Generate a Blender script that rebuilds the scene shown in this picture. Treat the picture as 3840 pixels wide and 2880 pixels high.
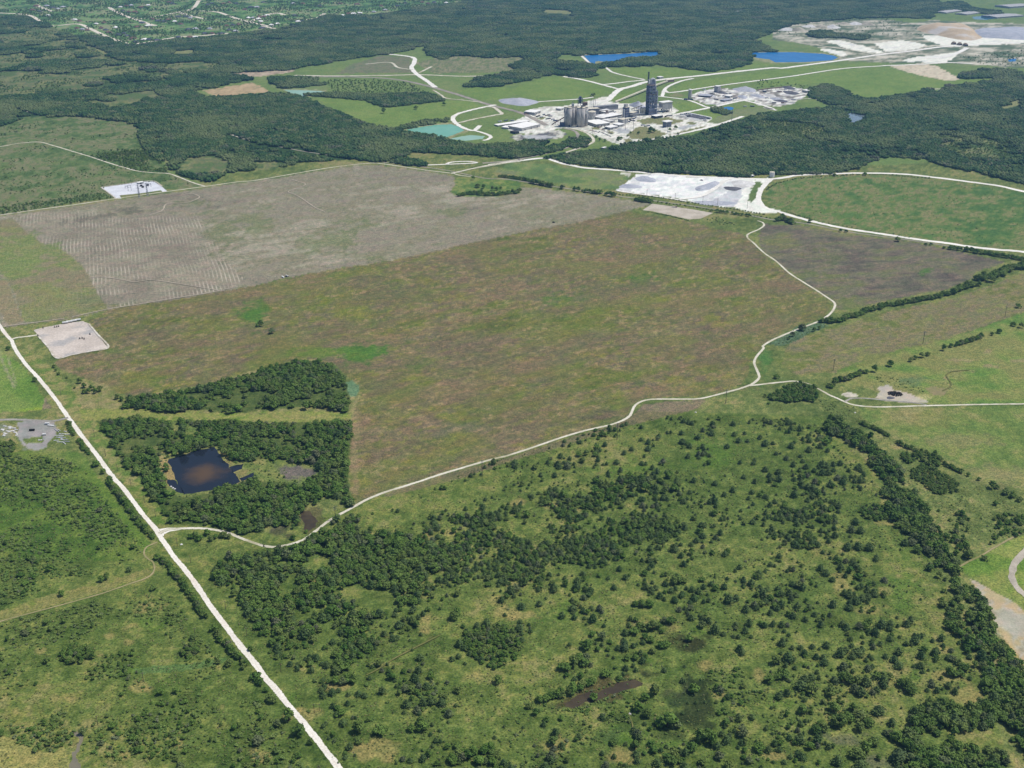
import bpy, bmesh, math, random
import numpy as np
from mathutils import Vector, Matrix
from mathutils.geometry import tessellate_polygon

# ------------------------------------------------------------------ camera, sky, sun, exposure
for o in list(bpy.data.objects):
    bpy.data.objects.remove(o)
sc = bpy.context.scene
col = sc.collection
H = 770.0                      # height of the aircraft above the plain (m)
F = 4124.0                     # focal length in photo pixels (photo 3840 wide)
TH = math.atan2(1890.0, F)     # depression of the optical axis
cam_d = bpy.data.cameras.new('camera')
cam_d.sensor_width = 36.0
cam_d.lens = 36.0 * F / 3840.0
cam_d.clip_start = 1.0
cam_d.clip_end = 90000.0
cam = bpy.data.objects.new('camera', cam_d)
col.objects.link(cam)
cam.location = (0, 0, H)
cam.rotation_euler = (math.pi / 2 - TH, 0, 0)
sc.camera = cam

SUN_EL, SUN_AZ = math.radians(62), math.radians(78)    # azimuth from +Y (away from the viewer) towards +X
world = bpy.data.worlds.new('World')
sc.world = world
world.use_nodes = True
wn = world.node_tree.nodes
sky = wn.new('ShaderNodeTexSky')
sky.sky_type = 'NISHITA'
sky.sun_disc = False
sky.sun_elevation = SUN_EL
sky.sun_rotation = SUN_AZ
world.node_tree.links.new(sky.outputs[0], wn['Background'].inputs[0])
wn['Background'].inputs[1].default_value = 0.10
sun_d = bpy.data.lights.new('sun', 'SUN')
sun_d.energy = 4.5
sun_d.angle = math.radians(0.5)
sun_d.color = (1.0, 0.955, 0.89)
sun = bpy.data.objects.new('sun', sun_d)
col.objects.link(sun)
sdir = Vector((math.sin(SUN_AZ) * math.cos(SUN_EL), math.cos(SUN_AZ) * math.cos(SUN_EL), math.sin(SUN_EL)))
sun.rotation_euler = sdir.to_track_quat('Z', 'Y').to_euler()
sun.location = (0, 3000, 2000)
sc.view_settings.view_transform = 'Standard'
sc.view_settings.look = 'None'
sc.view_settings.gamma = 1.0
sc.view_settings.exposure = 0.0
sc.view_settings.use_curve_mapping = False
sc.render.engine = 'CYCLES'
sc.cycles.use_denoising = True
sc.cycles.max_bounces = 4
sc.cycles.diffuse_bounces = 2
sc.cycles.glossy_bounces = 2
sc.cycles.transmission_bounces = 2
sc.cycles.transparent_max_bounces = 4
sc.cycles.volume_bounces = 0

rng = np.random.default_rng(7)
random.seed(7)

# ------------------------------------------------------------------ survey helpers: sightings -> places on the plain
K = {}
for i, x0 in enumerate((0, 950, 1900, 2840)):
    K['A%d' % (i + 1)] = (x0, 0, 1000 / 2212)
    K['B%d' % (i + 1)] = (x0, 600, 1000 / 2074)
    K['C%d' % (i + 1)] = (x0, 1300, 1000 / 2074)
    K['D%d' % (i + 1)] = (x0, 2080, 1000 / 2074)
K['P1'] = (1800, 250, 500 / 2212)
K['P2'] = (2200, 250, 500 / 2212)
K['P3'] = (2550, 270, 500 / 2212)
K['P4'] = (2050, 340, 250 / 2212)
K['S'] = (0, 0, 1.0)
K['V'] = (0, 0, 3840 / 2212)


def q(*a):
    """q('A1', x,y, x,y, ..., 'B2', x,y ...) -> N x 2 array of sightings on one common grid"""
    out, k, buf = [], None, []
    for v in a:
        if isinstance(v, str):
            k = K[v]
            buf = []
        else:
            buf.append(v)
            if len(buf) == 2:
                out.append((k[0] + buf[0] * k[2], k[1] + buf[1] * k[2]))
                buf = []
    return np.array(out, float)


def ground(p):
    p = np.atleast_2d(np.asarray(p, float))
    u = p[:, 0] - 1920
    v = p[:, 1] - 1440
    dy = F * math.cos(TH) - v * math.sin(TH)
    dz = -F * math.sin(TH) - v * math.cos(TH)
    t = -H / dz
    return np.stack([u * t, dy * t], 1)


def proj(x, y, z=0.0):
    zc = np.asarray(z, float) - H
    dep = y * math.cos(TH) - zc * math.sin(TH)
    up = y * math.sin(TH) + zc * math.cos(TH)
    return 1920 + F * x / dep, 1440 - F * up / dep


def mpp(y):
    """metres per sighting unit, across, at sighting row y"""
    return H / (math.cos(TH) * (y + 450.0))


def gpt(tag, x, y):
    return ground(q(tag, x, y))[0]


def inpoly(px, py, poly):
    r = np.zeros(px.shape, bool)
    x0, y0 = poly.min(0)
    x1, y1 = poly.max(0)
    idx = np.nonzero((px >= x0) & (px <= x1) & (py >= y0) & (py <= y1))[0]
    if len(idx) == 0:
        return r
    X, Y = px[idx], py[idx]
    s = np.zeros(len(idx), bool)
    n = len(poly)
    for i in range(n):
        ax, ay = poly[i]
        bx, by = poly[(i + 1) % n]
        if ay == by:
            continue
        s ^= ((ay > Y) != (by > Y)) & (X < (bx - ax) * (Y - ay) / (by - ay) + ax)
    r[idx] = s
    return r


def _hash(ix, iy, seed):
    h = (ix.astype(np.int64) * 374761393 + iy.astype(np.int64) * 668265263 + seed * 1274126177) & 0xffffffff
    h = ((h ^ (h >> 13)) * 1274126177) & 0xffffffff
    h = h ^ (h >> 16)
    return (h & 0xffff).astype(np.float64) / 65535.0


def vnoise(x, y, seed=0):
    ix, iy = np.floor(x), np.floor(y)
    fx, fy = x - ix, y - iy
    fx = fx * fx * (3 - 2 * fx)
    fy = fy * fy * (3 - 2 * fy)
    a = _hash(ix, iy, seed)
    b = _hash(ix + 1, iy, seed)
    c = _hash(ix, iy + 1, seed)
    d = _hash(ix + 1, iy + 1, seed)
    return (a + (b - a) * fx) * (1 - fy) + (c + (d - c) * fx) * fy


def fbm(x, y, scale, seed=0, octv=3, ang=0.0, stretch=1.0):
    c, s = math.cos(ang), math.sin(ang)
    X = (x * c + y * s) / (scale * stretch)
    Y = (-x * s + y * c) / scale
    t, a, n = 0.0, 1.0, 0.0
    for o in range(octv):
        t = t + a * vnoise(X + 17.3 * o, Y - 9.1 * o, seed + o * 31)
        n += a
        a *= 0.55
        X, Y = X * 2.03, Y * 2.03
    return np.clip((t / n - 0.5) * 1.5 + 0.5, 0, 1)


def sm(e0, e1, x):
    t = np.clip((x - e0) / (e1 - e0), 0, 1)
    return t * t * (3 - 2 * t)


GAIN = 0.80


def lin(r, g, b, k=GAIN):
    f = lambda c: (c / 255 / 12.92) if c / 255 <= 0.04045 else ((c / 255 + 0.055) / 1.055) ** 2.4
    return np.array([f(r) * k, f(g) * k, f(b) * k])


# ------------------------------------------------------------------ object helpers
def tag(o, label=None, cat=None, group=None, kind=None):
    if label:
        o['label'] = label
    if cat:
        o['category'] = cat
    if group:
        o['group'] = group
    if kind:
        o['kind'] = kind
    return o


def link(name, data, mat=None, parent=None, label=None, cat=None, group=None, kind=None, loc=None, rz=None, sc_=None):
    o = bpy.data.objects.new(name, data)
    col.objects.link(o)
    if mat is not None and data is not None and not data.materials:
        data.materials.append(mat)
    if parent is not None:
        o.parent = parent
    if loc is not None:
        o.location = loc
    if rz is not None:
        o.rotation_euler = (0, 0, rz)
    if sc_ is not None:
        o.scale = sc_
    return tag(o, label, cat, group, kind)


def empty(name, loc=(0, 0, 0), rz=0.0, label=None, cat=None, group=None):
    return link(name, None, loc=loc, rz=rz, label=label, cat=cat, group=group)


def mesh_np(name, verts, faces, attrs=None, smooth=False):
    """faces: M x 3 or M x 4 int array"""
    verts = np.asarray(verts, np.float32)
    faces = np.asarray(faces, np.int32)
    me = bpy.data.meshes.new(name)
    me.vertices.add(len(verts))
    me.vertices.foreach_set('co', verts.ravel())
    k = faces.shape[1]
    me.loops.add(faces.size)
    me.loops.foreach_set('vertex_index', faces.ravel())
    me.polygons.add(len(faces))
    me.polygons.foreach_set('loop_start', np.arange(0, faces.size, k, dtype=np.int32))
    if smooth:
        me.polygons.foreach_set('use_smooth', np.ones(len(faces), bool))
    me.update(calc_edges=True)
    for an, (ty, arr) in (attrs or {}).items():
        at = me.attributes.new(an, ty, 'POINT')
        at.data.foreach_set({'FLOAT_COLOR': 'color', 'FLOAT': 'value', 'FLOAT_VECTOR': 'vector', 'INT': 'value'}[ty],
                            np.ascontiguousarray(arr, np.int32 if ty == 'INT' else np.float32).ravel())
    return me


class MB:
    """collects boxes, cylinders, prisms ... into one mesh"""

    def __init__(self):
        self.v, self.f = [], []

    def add(self, vs, fs, M=None):
        n = len(self.v)
        for p in vs:
            p = Vector(p)
            self.v.append(tuple(M @ p) if M is not None else tuple(p))
        for f in fs:
            self.f.append([i + n for i in f])
        return self

    def box(self, x0, x1, y0, y1, z0, z1, M=None):
        vs = [(x0, y0, z0), (x1, y0, z0), (x1, y1, z0), (x0, y1, z0), (x0, y0, z1), (x1, y0, z1), (x1, y1, z1), (x0, y1, z1)]
        return self.add(vs, [(0, 3, 2, 1), (4, 5, 6, 7), (0, 1, 5, 4), (1, 2, 6, 5), (2, 3, 7, 6), (3, 0, 4, 7)], M)

    def frus(self, cx, cy, z0, z1, r0, r1, n=16, M=None, cap=True):
        vs, fs = [], []
        for z, r in ((z0, r0), (z1, r1)):
            for i in range(n):
                a = 2 * math.pi * i / n
                vs.append((cx + r * math.cos(a), cy + r * math.sin(a), z))
        for i in range(n):
            j = (i + 1) % n
            fs.append((i, j, n + j, n + i))
        if cap:
            fs.append(tuple(range(n - 1, -1, -1)))
            fs.append(tuple(range(n, 2 * n)))
        return self.add(vs, fs, M)

    def beam(self, a, b, w, h=None):
        a, b = Vector(a), Vector(b)
        d = b - a
        L = d.length
        h = h or w
        qt = d.to_track_quat('Y', 'Z')
        M = Matrix.Translation(a) @ qt.to_matrix().to_4x4()
        return self.box(-w / 2, w / 2, 0, L, -h / 2, h / 2, M)

    def tube(self, pts, r, n=8):
        pts = [Vector(p) for p in pts]
        rings = []
        for i, p in enumerate(pts):
            d = (pts[min(i + 1, len(pts) - 1)] - pts[max(i - 1, 0)]).normalized()
            qt = d.to_track_quat('Z', 'Y').to_matrix()
            rings.append([p + qt @ Vector((r * math.cos(2 * math.pi * k / n), r * math.sin(2 * math.pi * k / n), 0)) for k in range(n)])
        vs = [v for g in rings for v in g]
        fs = []
        for i in range(len(pts) - 1):
            for k in range(n):
                j = (k + 1) % n
                fs.append((i * n + k, i * n + j, i * n + n + j, i * n + n + k))
        fs.append(tuple(range(n - 1, -1, -1)))
        fs.append(tuple(range(len(vs) - n, len(vs))))
        return self.add(vs, fs)

    def gable(self, x0, x1, y0, y1, z0, z1, over=0.0):
        x0, x1, y0, y1 = x0 - over, x1 + over, y0 - over, y1 + over
        ym = (y0 + y1) / 2
        vs = [(x0, y0, z0), (x1, y0, z0), (x1, y1, z0), (x0, y1, z0), (x0, ym, z1), (x1, ym, z1)]
        return self.add(vs, [(0, 3, 2, 1), (0, 1, 5, 4), (2, 3, 4, 5), (1, 2, 5), (3, 0, 4)])

    def hip(self, x0, x1, y0, y1, z0, z1, over=0.0):
        x0, x1, y0, y1 = x0 - over, x1 + over, y0 - over, y1 + over
        ym = (y0 + y1) / 2
        r = (y1 - y0) * 0.42
        vs = [(x0, y0, z0), (x1, y0, z0), (x1, y1, z0), (x0, y1, z0), (x0 + r, ym, z1), (x1 - r, ym, z1)]
        return self.add(vs, [(0, 3, 2, 1), (0, 1, 5, 4), (2, 3, 4, 5), (1, 2, 5), (3, 0, 4)])

    def mesh(self, name, smooth=False):
        me = bpy.data.meshes.new(name)
        me.from_pydata(self.v, [], self.f)
        if smooth:
            for p in me.polygons:
                p.use_smooth = True
        me.update()
        return me

    def obj(self, name, mat, parent=None, smooth=False, **kw):
        return link(name, self.mesh(name, smooth), mat, parent, **kw)


# ------------------------------------------------------------------ materials
def newmat(name):
    m = bpy.data.materials.new(name)
    m.use_nodes = True
    nt = m.node_tree
    return m, nt, nt.nodes, nt.links, nt.nodes['Principled BSDF']


def mixc(nt, fac, a, b, mode='MIX'):
    n = nt.nodes.new('ShaderNodeMix')
    n.data_type = 'RGBA'
    n.blend_type = mode
    for sock, v in ((n.inputs[0], fac), (n.inputs[6], a), (n.inputs[7], b)):
        if hasattr(v, 'is_output'):
            nt.links.new(v, sock)
        elif isinstance(v, (int, float)):
            sock.default_value = v
        else:
            sock.default_value = (*[float(c) for c in v], 1.0)
    return n.outputs[2]


def noise(nt, scale, detail=3.0, vec=None, rough=0.55):
    n = nt.nodes.new('ShaderNodeTexNoise')
    n.inputs['Scale'].default_value = scale
    n.inputs['Detail'].default_value = detail
    n.inputs['Roughness'].default_value = rough
    if vec is None:
        g = nt.nodes.new('ShaderNodeNewGeometry')
        vec = g.outputs['Position']
    nt.links.new(vec, n.inputs['Vector'])
    return n.outputs['Fac']


def ramp(nt, v, a, b):
    n = nt.nodes.new('ShaderNodeMapRange')
    n.interpolation_type = 'SMOOTHSTEP'
    n.inputs[1].default_value = a
    n.inputs[2].default_value = b
    nt.links.new(v, n.inputs[0])
    return n.outputs[0]


def math_(nt, op, a, b=None):
    n = nt.nodes.new('ShaderNodeMath')
    n.operation = op
    for s, v in zip(n.inputs, (a, b)):
        if v is None:
            continue
        if hasattr(v, 'is_output'):
            nt.links.new(v, s)
        else:
            s.default_value = v
    return n.outputs[0]


_mats = {}


def mottled(name, c0, c1, s1=0.05, s2=0.6, rough=0.9, c2=None, t2=(0.55, 0.7), s3=0.02, spec=0.2):
    """two-tone weathered surface with an optional third patchy tone; world-space noise"""
    if name in _mats:
        return _mats[name]
    m, nt, N, L, b = newmat(name)
    f = ramp(nt, noise(nt, s1, 4), 0.35, 0.65)
    c = mixc(nt, f, c0, c1)
    if c2 is not None:
        c = mixc(nt, ramp(nt, noise(nt, s3, 5), *t2), c, c2)
    g = ramp(nt, noise(nt, s2, 3), 0.2, 0.8)
    d = mixc(nt, g, (0.80, 0.80, 0.80), (1.18, 1.18, 1.18))
    c = mixc(nt, 1.0, c, d, 'MULTIPLY')
    L.new(c, b.inputs['Base Color'])
    b.inputs['Roughness'].default_value = rough
    b.inputs['Specular IOR Level'].default_value = spec
    _mats[name] = m
    return m


def leafmat(name, ca, cb, cc, yel=(0.135, 0.17, 0.05), dull=(0.13, 0.125, 0.095), broad=0.25):
    m, nt, N, L, b = newmat(name)
    oi = N.new('ShaderNodeObjectInfo')
    c = mixc(nt, ramp(nt, oi.outputs['Random'], 0.0, 0.8), ca, cb)
    r2 = math_(nt, 'FRACT', math_(nt, 'MULTIPLY', oi.outputs['Random'], 37.7))
    c = mixc(nt, math_(nt, 'MULTIPLY', ramp(nt, r2, 0.58, 0.90), 0.8), c, yel)
    r3 = math_(nt, 'FRACT', math_(nt, 'MULTIPLY', oi.outputs['Random'], 91.3))
    c = mixc(nt, math_(nt, 'MULTIPLY', ramp(nt, r3, 0.86, 0.98), 0.7), c, dull)
    c = mixc(nt, math_(nt, 'MULTIPLY', ramp(nt, noise(nt, 0.0035, 3), 0.48, 0.66), broad), c, yel)
    tc = N.new('ShaderNodeNewGeometry')
    big = ramp(nt, noise(nt, 0.012, 3), 0.35, 0.7)
    c = mixc(nt, math_(nt, 'MULTIPLY', big, 0.55), c, cc)
    g = ramp(nt, noise(nt, 0.9, 2), 0.25, 0.75)
    c = mixc(nt, 1.0, c, mixc(nt, g, (0.62, 0.66, 0.62), (1.35, 1.32, 1.25)), 'MULTIPLY')
    L.new(c, b.inputs['Base Color'])
    b.inputs['Roughness'].default_value = 0.75
    b.inputs['Specular IOR Level'].default_value = 0.12
    return m

# ------------------------------------------------------------------ the plain: land cover
STEP = 5.6
gx = np.arange(-420, 4260 + 1, STEP)
gy = np.concatenate([np.array([-360., -330., -300., -275., -250., -225., -200., -180., -160., -140., -120., -105., -90., -75., -60., -50., -40., -30., -20., -12.]),
                     np.arange(-6, 600, 3.6), np.arange(600, 3200, STEP)])
SX, SY = np.meshgrid(gx, gy)
nr, nc = SX.shape
SX, SY = SX.ravel(), SY.ravel()
W = ground(np.stack([SX, SY], 1))
WX, WY = W[:, 0].copy(), W[:, 1].copy()
nv = len(WX)
mpx = H / (math.cos(TH) * (SY + 450.0))
warp = 5.0
QX = SX + (fbm(WX, WY, 22, 3, 2) - 0.5) * 2 * warp
QY = SY + (fbm(WX, WY, 22, 4, 2) - 0.5) * warp * np.clip((SY + 450) / 1500, 0.12, 1)
n400 = fbm(WX, WY, 420, 11, 3)
n120 = fbm(WX, WY, 130, 12, 3)
n40 = fbm(WX, WY, 38, 13, 3)
n12 = fbm(WX, WY, 11, 14, 2)

LAND = np.zeros((nv, 3))
STR = np.zeros(nv)            # weight of drilled crop rows
STN = np.zeros(nv)            # 1 on bare stone and gravel (no tufts there)
CLS = np.zeros(nv, np.int32)  # which sheet a piece of land belongs to
CN = ['ground']


def mix3(t, *cs):
    """piecewise blend of colours along t in 0..1"""
    cs = [np.asarray(c) for c in cs]
    t = np.clip(t, 0, 1) * (len(cs) - 1)
    out = np.zeros((len(t), 3))
    for i, c in enumerate(cs):
        w = np.clip(1 - np.abs(t - i), 0, 1)
        out += w[:, None] * c
    return out


def cls(name):
    if name not in CN:
        CN.append(name)
    return CN.index(name)


G_DEEP, G_MID, G_LITE = lin(82, 98, 52), lin(104, 116, 66), lin(120, 128, 78)
G_YEL, DRY, TAN = lin(130, 132, 78), lin(140, 134, 92), lin(150, 138, 100)
BRN, BRNP, BRND = lin(132, 122, 98), lin(122, 112, 102), lin(106, 98, 86)
GRY, GRYL, GRYD = lin(151, 145, 135), lin(172, 166, 156), lin(132, 126, 117)
WHT, WHTG = lin(226, 222, 212), lin(196, 196, 194)
FLOOR, FLOOR2 = lin(58, 78, 46), lin(84, 100, 58)

# rough pasture everywhere to begin with
n5 = fbm(WX, WY, 5, 15, 2)
t0 = 0.15 * n400 + 0.25 * n120 + 0.2 * n40 + 0.2 * n12 + 0.2 * n5
LAND[:] = mix3(sm(0.22, 0.78, t0), G_DEEP, G_MID, G_MID, G_LITE, G_YEL, DRY, TAN)


def paint(poly, t, *cs, c=None, soft=None, amt=1.0, stripe=None):
    m = inpoly(QX, QY, poly)
    i = np.nonzero(m)[0]
    if len(i) == 0:
        return i
    tt = t[i] if isinstance(t, np.ndarray) else np.full(len(i), t)
    colr = mix3(tt, *cs) if len(cs) > 1 else np.tile(cs[0], (len(i), 1))
    a = amt[i][:, None] if isinstance(amt, np.ndarray) else amt
    LAND[i] = LAND[i] * (1 - a) + colr * a
    if c is not None:
        CLS[i] = cls(c)
        STN[i] = 1.0 if c in ('works_yard', 'gravel_yard', 'quarry_floor', 'bare_clearing', 'scrap_yard') else 0.0
    if stripe is not None:
        STR[i] = stripe
    return i


def splat(tag_, x, y, rx, ry, colr, amt, rot=0.0, seed=5, hard=0.35):
    k = K[tag_]
    cx, cy = k[0] + x * k[2], k[1] + y * k[2]
    rx, ry = rx * k[2], ry * k[2]
    m = (np.abs(SX - cx) < (rx + ry) * 1.5) & (np.abs(SY - cy) < (rx + ry) * 1.5)
    i = np.nonzero(m)[0]
    if len(i) == 0:
        return
    dx, dy = SX[i] - cx, SY[i] - cy
    c, s = math.cos(rot), math.sin(rot)
    d = np.hypot((dx * c + dy * s) / rx, (-dx * s + dy * c) / ry)
    d = d + (n40[i] - 0.5) * 1.3 + (n12[i] - 0.5) * 1.1
    w = (1 - sm(hard, 1.15, d)) * amt
    LAND[i] = LAND[i] * (1 - w[:, None]) + np.asarray(colr) * w[:, None]


# direction of the drill rows and of the mowing streaks (both measured on the plain)
ra, rb = gpt('B1', 905, 830), gpt('B1', 872, 470)
ROW_ANG = math.atan2(rb[1] - ra[1], rb[0] - ra[0])
ea, eb = gpt('B2', 200, 925), gpt('B2', 2000, 580)
EDGE_ANG = math.atan2(eb[1] - ea[1], eb[0] - ea[0])
st60 = fbm(WX, WY, 34, 21, 4, EDGE_ANG, 2.6)
st20 = fbm(WX, WY, 9, 22, 3, EDGE_ANG, 3.0)
rowst = fbm(WX, WY, 16, 23, 3, ROW_ANG, 6.0)

# --- meadows between the woods far out
FARM = q('S', -420, -360, 4260, -360, 4260, 560, 3300, 620, 2600, 640, 2000, 600, 1600, 560, 1200, 560, 700, 700, 400, 700, -420, 900)
paint(FARM, 0.5 * n120 + 0.5 * n40, lin(98, 120, 68), lin(116, 134, 78), lin(130, 138, 88), c='meadow')
# open rough land upper left, beside the farm track
paint(q('A1', -600, 1010, 0, 1050, 200, 965, 700, 960, 1060, 1008, 1140, 1050, 1180, 1200, 1330, 1340, 1420, 1440, 1700, 1548, 'B1', 1180, 245, 0, 425, -600, 520),
      sm(0.25, 0.8, 0.4 * n120 + 0.35 * n40 + 0.25 * n12), lin(88, 108, 66), lin(106, 124, 78), lin(124, 130, 92), lin(142, 134, 108), lin(110, 126, 78), c='rough_meadow')
# wide woodland floor (trees are planted on it further down)
FOR_TOP = q('A1', -700, 560, -700, 120, 0, 128, 200, 130, 420, 222, 560, 290, 800, 300, 1070, 378, 1200, 368, 1450, 330, 1900, 296, 2212, 245,
            'A2', 300, 210, 620, 130, 1000, 130, 1400, 60, 1750, 20, 1800, -150, 'A4', 1500, -150, 1500, 60, 1430, 150, 1040, 140, 620, 160, 300, 195,
            130, 255, -60, 330, 'A3', 2212, 420, 2030, 425, 1990, 520, 1900, 565, 1700, 585, 1500, 560, 1280, 540, 1000, 545, 760, 555, 735, 545,
            890, 520, 1000, 482, 1275, 475, 1285, 415, 1100, 425, 830, 440, 640, 450, 600, 452, 400, 440, 385, 500, 640, 520, 725, 545, 700, 640, 500, 622, 430, 602,
            200, 640, 0, 705, 'A2', 1740, 712, 1900, 645, 2212, 585, 'A3', 60, 540, 205, 480, 150, 462, 'A2', 1960, 470, 1700, 455, 1540, 490,
            1440, 420, 1480, 350, 1150, 440, 1050, 450, 700, 498, 360, 560, 300, 575, 0, 585, 'A1', 1900, 600, 2060, 660, 1590, 752, 1700, 800, 1900, 800,
            'A2', 140, 768, 380, 792, 560, 872, 760, 950, 900, 1012, 1200, 1080, 1400, 1112, 1590, 1145, 1700, 1180, 1950, 1205, 'A3', 0, 1190, 300, 1215, 490, 1195,
            430, 1240, 330, 1262, 0, 1310, 'A2', 2000, 1290, 1500, 1260, 1290, 1250, 1250, 1300, 1020, 1335, 900, 1322, 400, 1330, 200, 1390, 0, 1400,
            'A1', 1900, 1420, 1720, 1500, 1440, 1420, 1330, 1330, 1220, 1230, 1150, 1100, 1200, 1060, 1140, 1048, 1050, 1008, 700, 958, 200, 965, 0, 1045, -700, 1000)
FOR_RIGHT = q('A3', 330, 1298, 700, 1240, 1000, 1195, 1200, 1145, 1500, 1135, 1750, 1045, 2212, 925, 'A4', 0, 952, 450, 905, 650, 885, 905, 880, 1150, 825, 1450, 765, 1700, 715,
              1965, 665, 1950, 560, 2212, 620, 2900, 700, 2900, 1660, 2212, 1515, 1900, 1432, 1600, 1380, 1350, 1312, 1120, 1290, 1000, 1312, 800, 1390, 600, 1430, 0, 1442,
              'A3', 2000, 1462, 1500, 1432, 1000, 1402, 500, 1342)
for PP in (FOR_TOP, FOR_RIGHT):
    paint(PP, 0.5 * n120 + 0.5 * n40, FLOOR, FLOOR, FLOOR2, c='forest_floor')
# glades: dry, light openings in the far wood
GLADES = []
for a in (('A1', 20, 640, 460, 600, 900, 570, 930, 600, 620, 690, 300, 730, 60, 700), ('A1', 1000, 505, 1250, 595, 1420, 660, 1300, 665, 1180, 590, 990, 520),
          ('A1', 320, 440, 640, 405, 660, 450, 420, 475), ('A1', 30, 520, 230, 500, 220, 530, 60, 545), ('A1', 850, 868, 1180, 792, 1200, 812, 880, 885),
          ('A1', 1340, 545, 1800, 500, 1830, 545, 1500, 590), ('A1', 1420, 420, 1640, 400, 1620, 440, 1450, 450), ('A1', 0, 290, 400, 230, 520, 300, 260, 330, 0, 350),
          ('A3', 245, 70, 540, 85, 590, 125, 330, 105), ('A3', 20, 148, 105, 125, 100, 140, 30, 155),
          ('A4', 2000, 880, 2150, 820, 2212, 830, 2212, 870, 2050, 900), ('A1', 1275, 1150, 1370, 1090, 1340, 1150, 1290, 1180, 1370, 1290, 1450, 1420, 1400, 1410, 1330, 1290),
          ('A1', 1440, 1390, 1600, 1290, 1760, 1270, 1910, 1350, 1860, 1400, 1600, 1420), ('A1', 640, 300, 980, 480, 930, 485, 600, 320)):
    GLADES.append(q(*a))
    paint(q(*a), 0.5 * n40 + 0.5 * n12, lin(108, 124, 78), lin(142, 140, 98), lin(126, 134, 88), c='glade')
# savannah: thin, patchy tree cover over dry grass
MIXH = [q('A1', -400, 180, 420, 222, 660, 320, 900, 480, 1300, 520, 1850, 490, 1850, 600, 1400, 680, 900, 720, 300, 780, -400, 820), q('A4', 1450, 1060, 2400, 1100, 2400, 1420, 1750, 1330, 1500, 1200), q('A4', 0, 980, 500, 1020, 720, 1200, 400, 1210, 0, 1110),
        q('A1', 1430, 1380, 1600, 1270, 1780, 1250, 1930, 1340, 1890, 1430, 1600, 1450), q('A2', 0, 1330, 300, 1330, 200, 1400, 0, 1410), q('A1', 640, 800, 1300, 740, 1350, 800, 900, 900, 700, 880)]
for p_ in MIXH:
    paint(p_, sm(.3, .7, .5 * n120 + .3 * n40 + .2 * n12), lin(76, 96, 58), lin(104, 116, 74), lin(134, 134, 92), lin(118, 118, 88), lin(92, 110, 68), c='glade')
# suburb lawns
SUB = q('A1', -600, -200, -600, 60, 0, 125, 230, 130, 420, 218, 640, 290, 1070, 372, 1450, 322, 2212, 240, 'A2', 300, 200, 620, 125, 1100, 120, 1400, 60, 1720, 20, 1750, -200)
paint(SUB, sm(0.3, 0.7, 0.5 * n120 + 0.5 * n40), lin(76, 102, 62), lin(96, 130, 74), lin(118, 150, 88), lin(144, 148, 112), c='suburb_lawn')
# clean meadows around the works
for a in (('A2', 510, 815, 850, 815, 1040, 880, 1300, 860, 1590, 835, 1800, 835, 1900, 880, 1700, 930, 1640, 990, 1400, 1010, 1160, 1060, 980, 1045, 760, 945),
          ('A3', 0, 770, 110, 710, 330, 640, 470, 640, 700, 690, 910, 740, 870, 775, 720, 800, 400, 828, 270, 832, 60, 780),
          ('A2', 1680, 760, 1800, 728, 2100, 720, 2212, 760, 2130, 790, 2050, 825, 1900, 830, 1780, 790),
          ('A3', 860, 565, 1200, 560, 1700, 585, 1980, 530, 2212, 520, 2212, 545, 1900, 580, 1500, 630, 1160, 650, 900, 600),
          ('A3', 1340, 755, 1460, 680, 2212, 590, 2212, 640, 1760, 700, 1500, 745), ('A4', 0, 600, 400, 548, 1000, 520, 1060, 540, 700, 565, 0, 660),
          ('A4', 0, 680, 700, 580, 1080, 555, 1250, 605, 1430, 648, 1620, 680, 1950, 600, 1960, 655, 1700, 705, 1400, 745, 1150, 800, 940, 822, 830, 800, 680, 720, 560, 690, 300, 700, 0, 720),
          ('A3', 1360, 860, 1560, 850, 1640, 885, 1450, 930, 1400, 910), ('A3', 1600, 930, 1800, 900, 1830, 950, 1760, 985, 1680, 980, 1560, 950),
          ('A3', 850, 835, 900, 790, 960, 752, 1080, 750, 1030, 800, 920, 840)):
    paint(q(*a), 0.5 * n120 + 0.5 * n40, lin(104, 128, 66), lin(120, 140, 74), lin(132, 144, 84), c='meadow')
paint(q('A3', 1650, 1015, 1900, 910, 2212, 880, 2212, 925, 1900, 985, 1760, 1030), n40, lin(132, 136, 100), lin(120, 132, 90), c='meadow')
paint(q('A3', 1000, 1040, 1200, 1010, 1330, 1060, 1280, 1110, 1230, 1145, 1100, 1150, 990, 1110), n12, lin(120, 128, 84), lin(134, 132, 96), c='meadow')
# sparse brown ground above the rail line
paint(q('A2', 800, 540, 1050, 460, 1300, 470, 1300, 560, 1340, 600, 1000, 605, 700, 610), n40, lin(118, 128, 92), lin(140, 132, 112), lin(104, 124, 84), c='rough_meadow')
paint(q('A2', 1330, 520, 1500, 490, 1720, 460, 1960, 472, 2212, 470, 'A3', 160, 465, 205, 480, 60, 545, 'A2', 2180, 580, 1980, 600, 1500, 610), sm(.3, .7, .5 * n40 + .5 * n12), lin(116, 126, 88), lin(146, 138, 116), lin(166, 152, 128), lin(124, 130, 92), c='rough_meadow')
paint(q('A1', 1680, 752, 2095, 684, 2230, 752, 2212, 768, 1900, 798, 1780, 790), 0.5 * n40 + .5 * n12, lin(150, 142, 108), lin(182, 158, 124), lin(198, 174, 142), c='bare_clearing')
paint(q('A1', 1900, 602, 2212, 590, 'A2', 340, 575, 330, 598, 60, 632, -20, 640), n12, lin(150, 132, 116), lin(190, 172, 150), c='bare_clearing')
paint(q('A2', 130, 700, 250, 720, 600, 705, 620, 755, 300, 745, 220, 760), n12, lin(132, 140, 92), lin(112, 132, 82), c='meadow')

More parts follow.
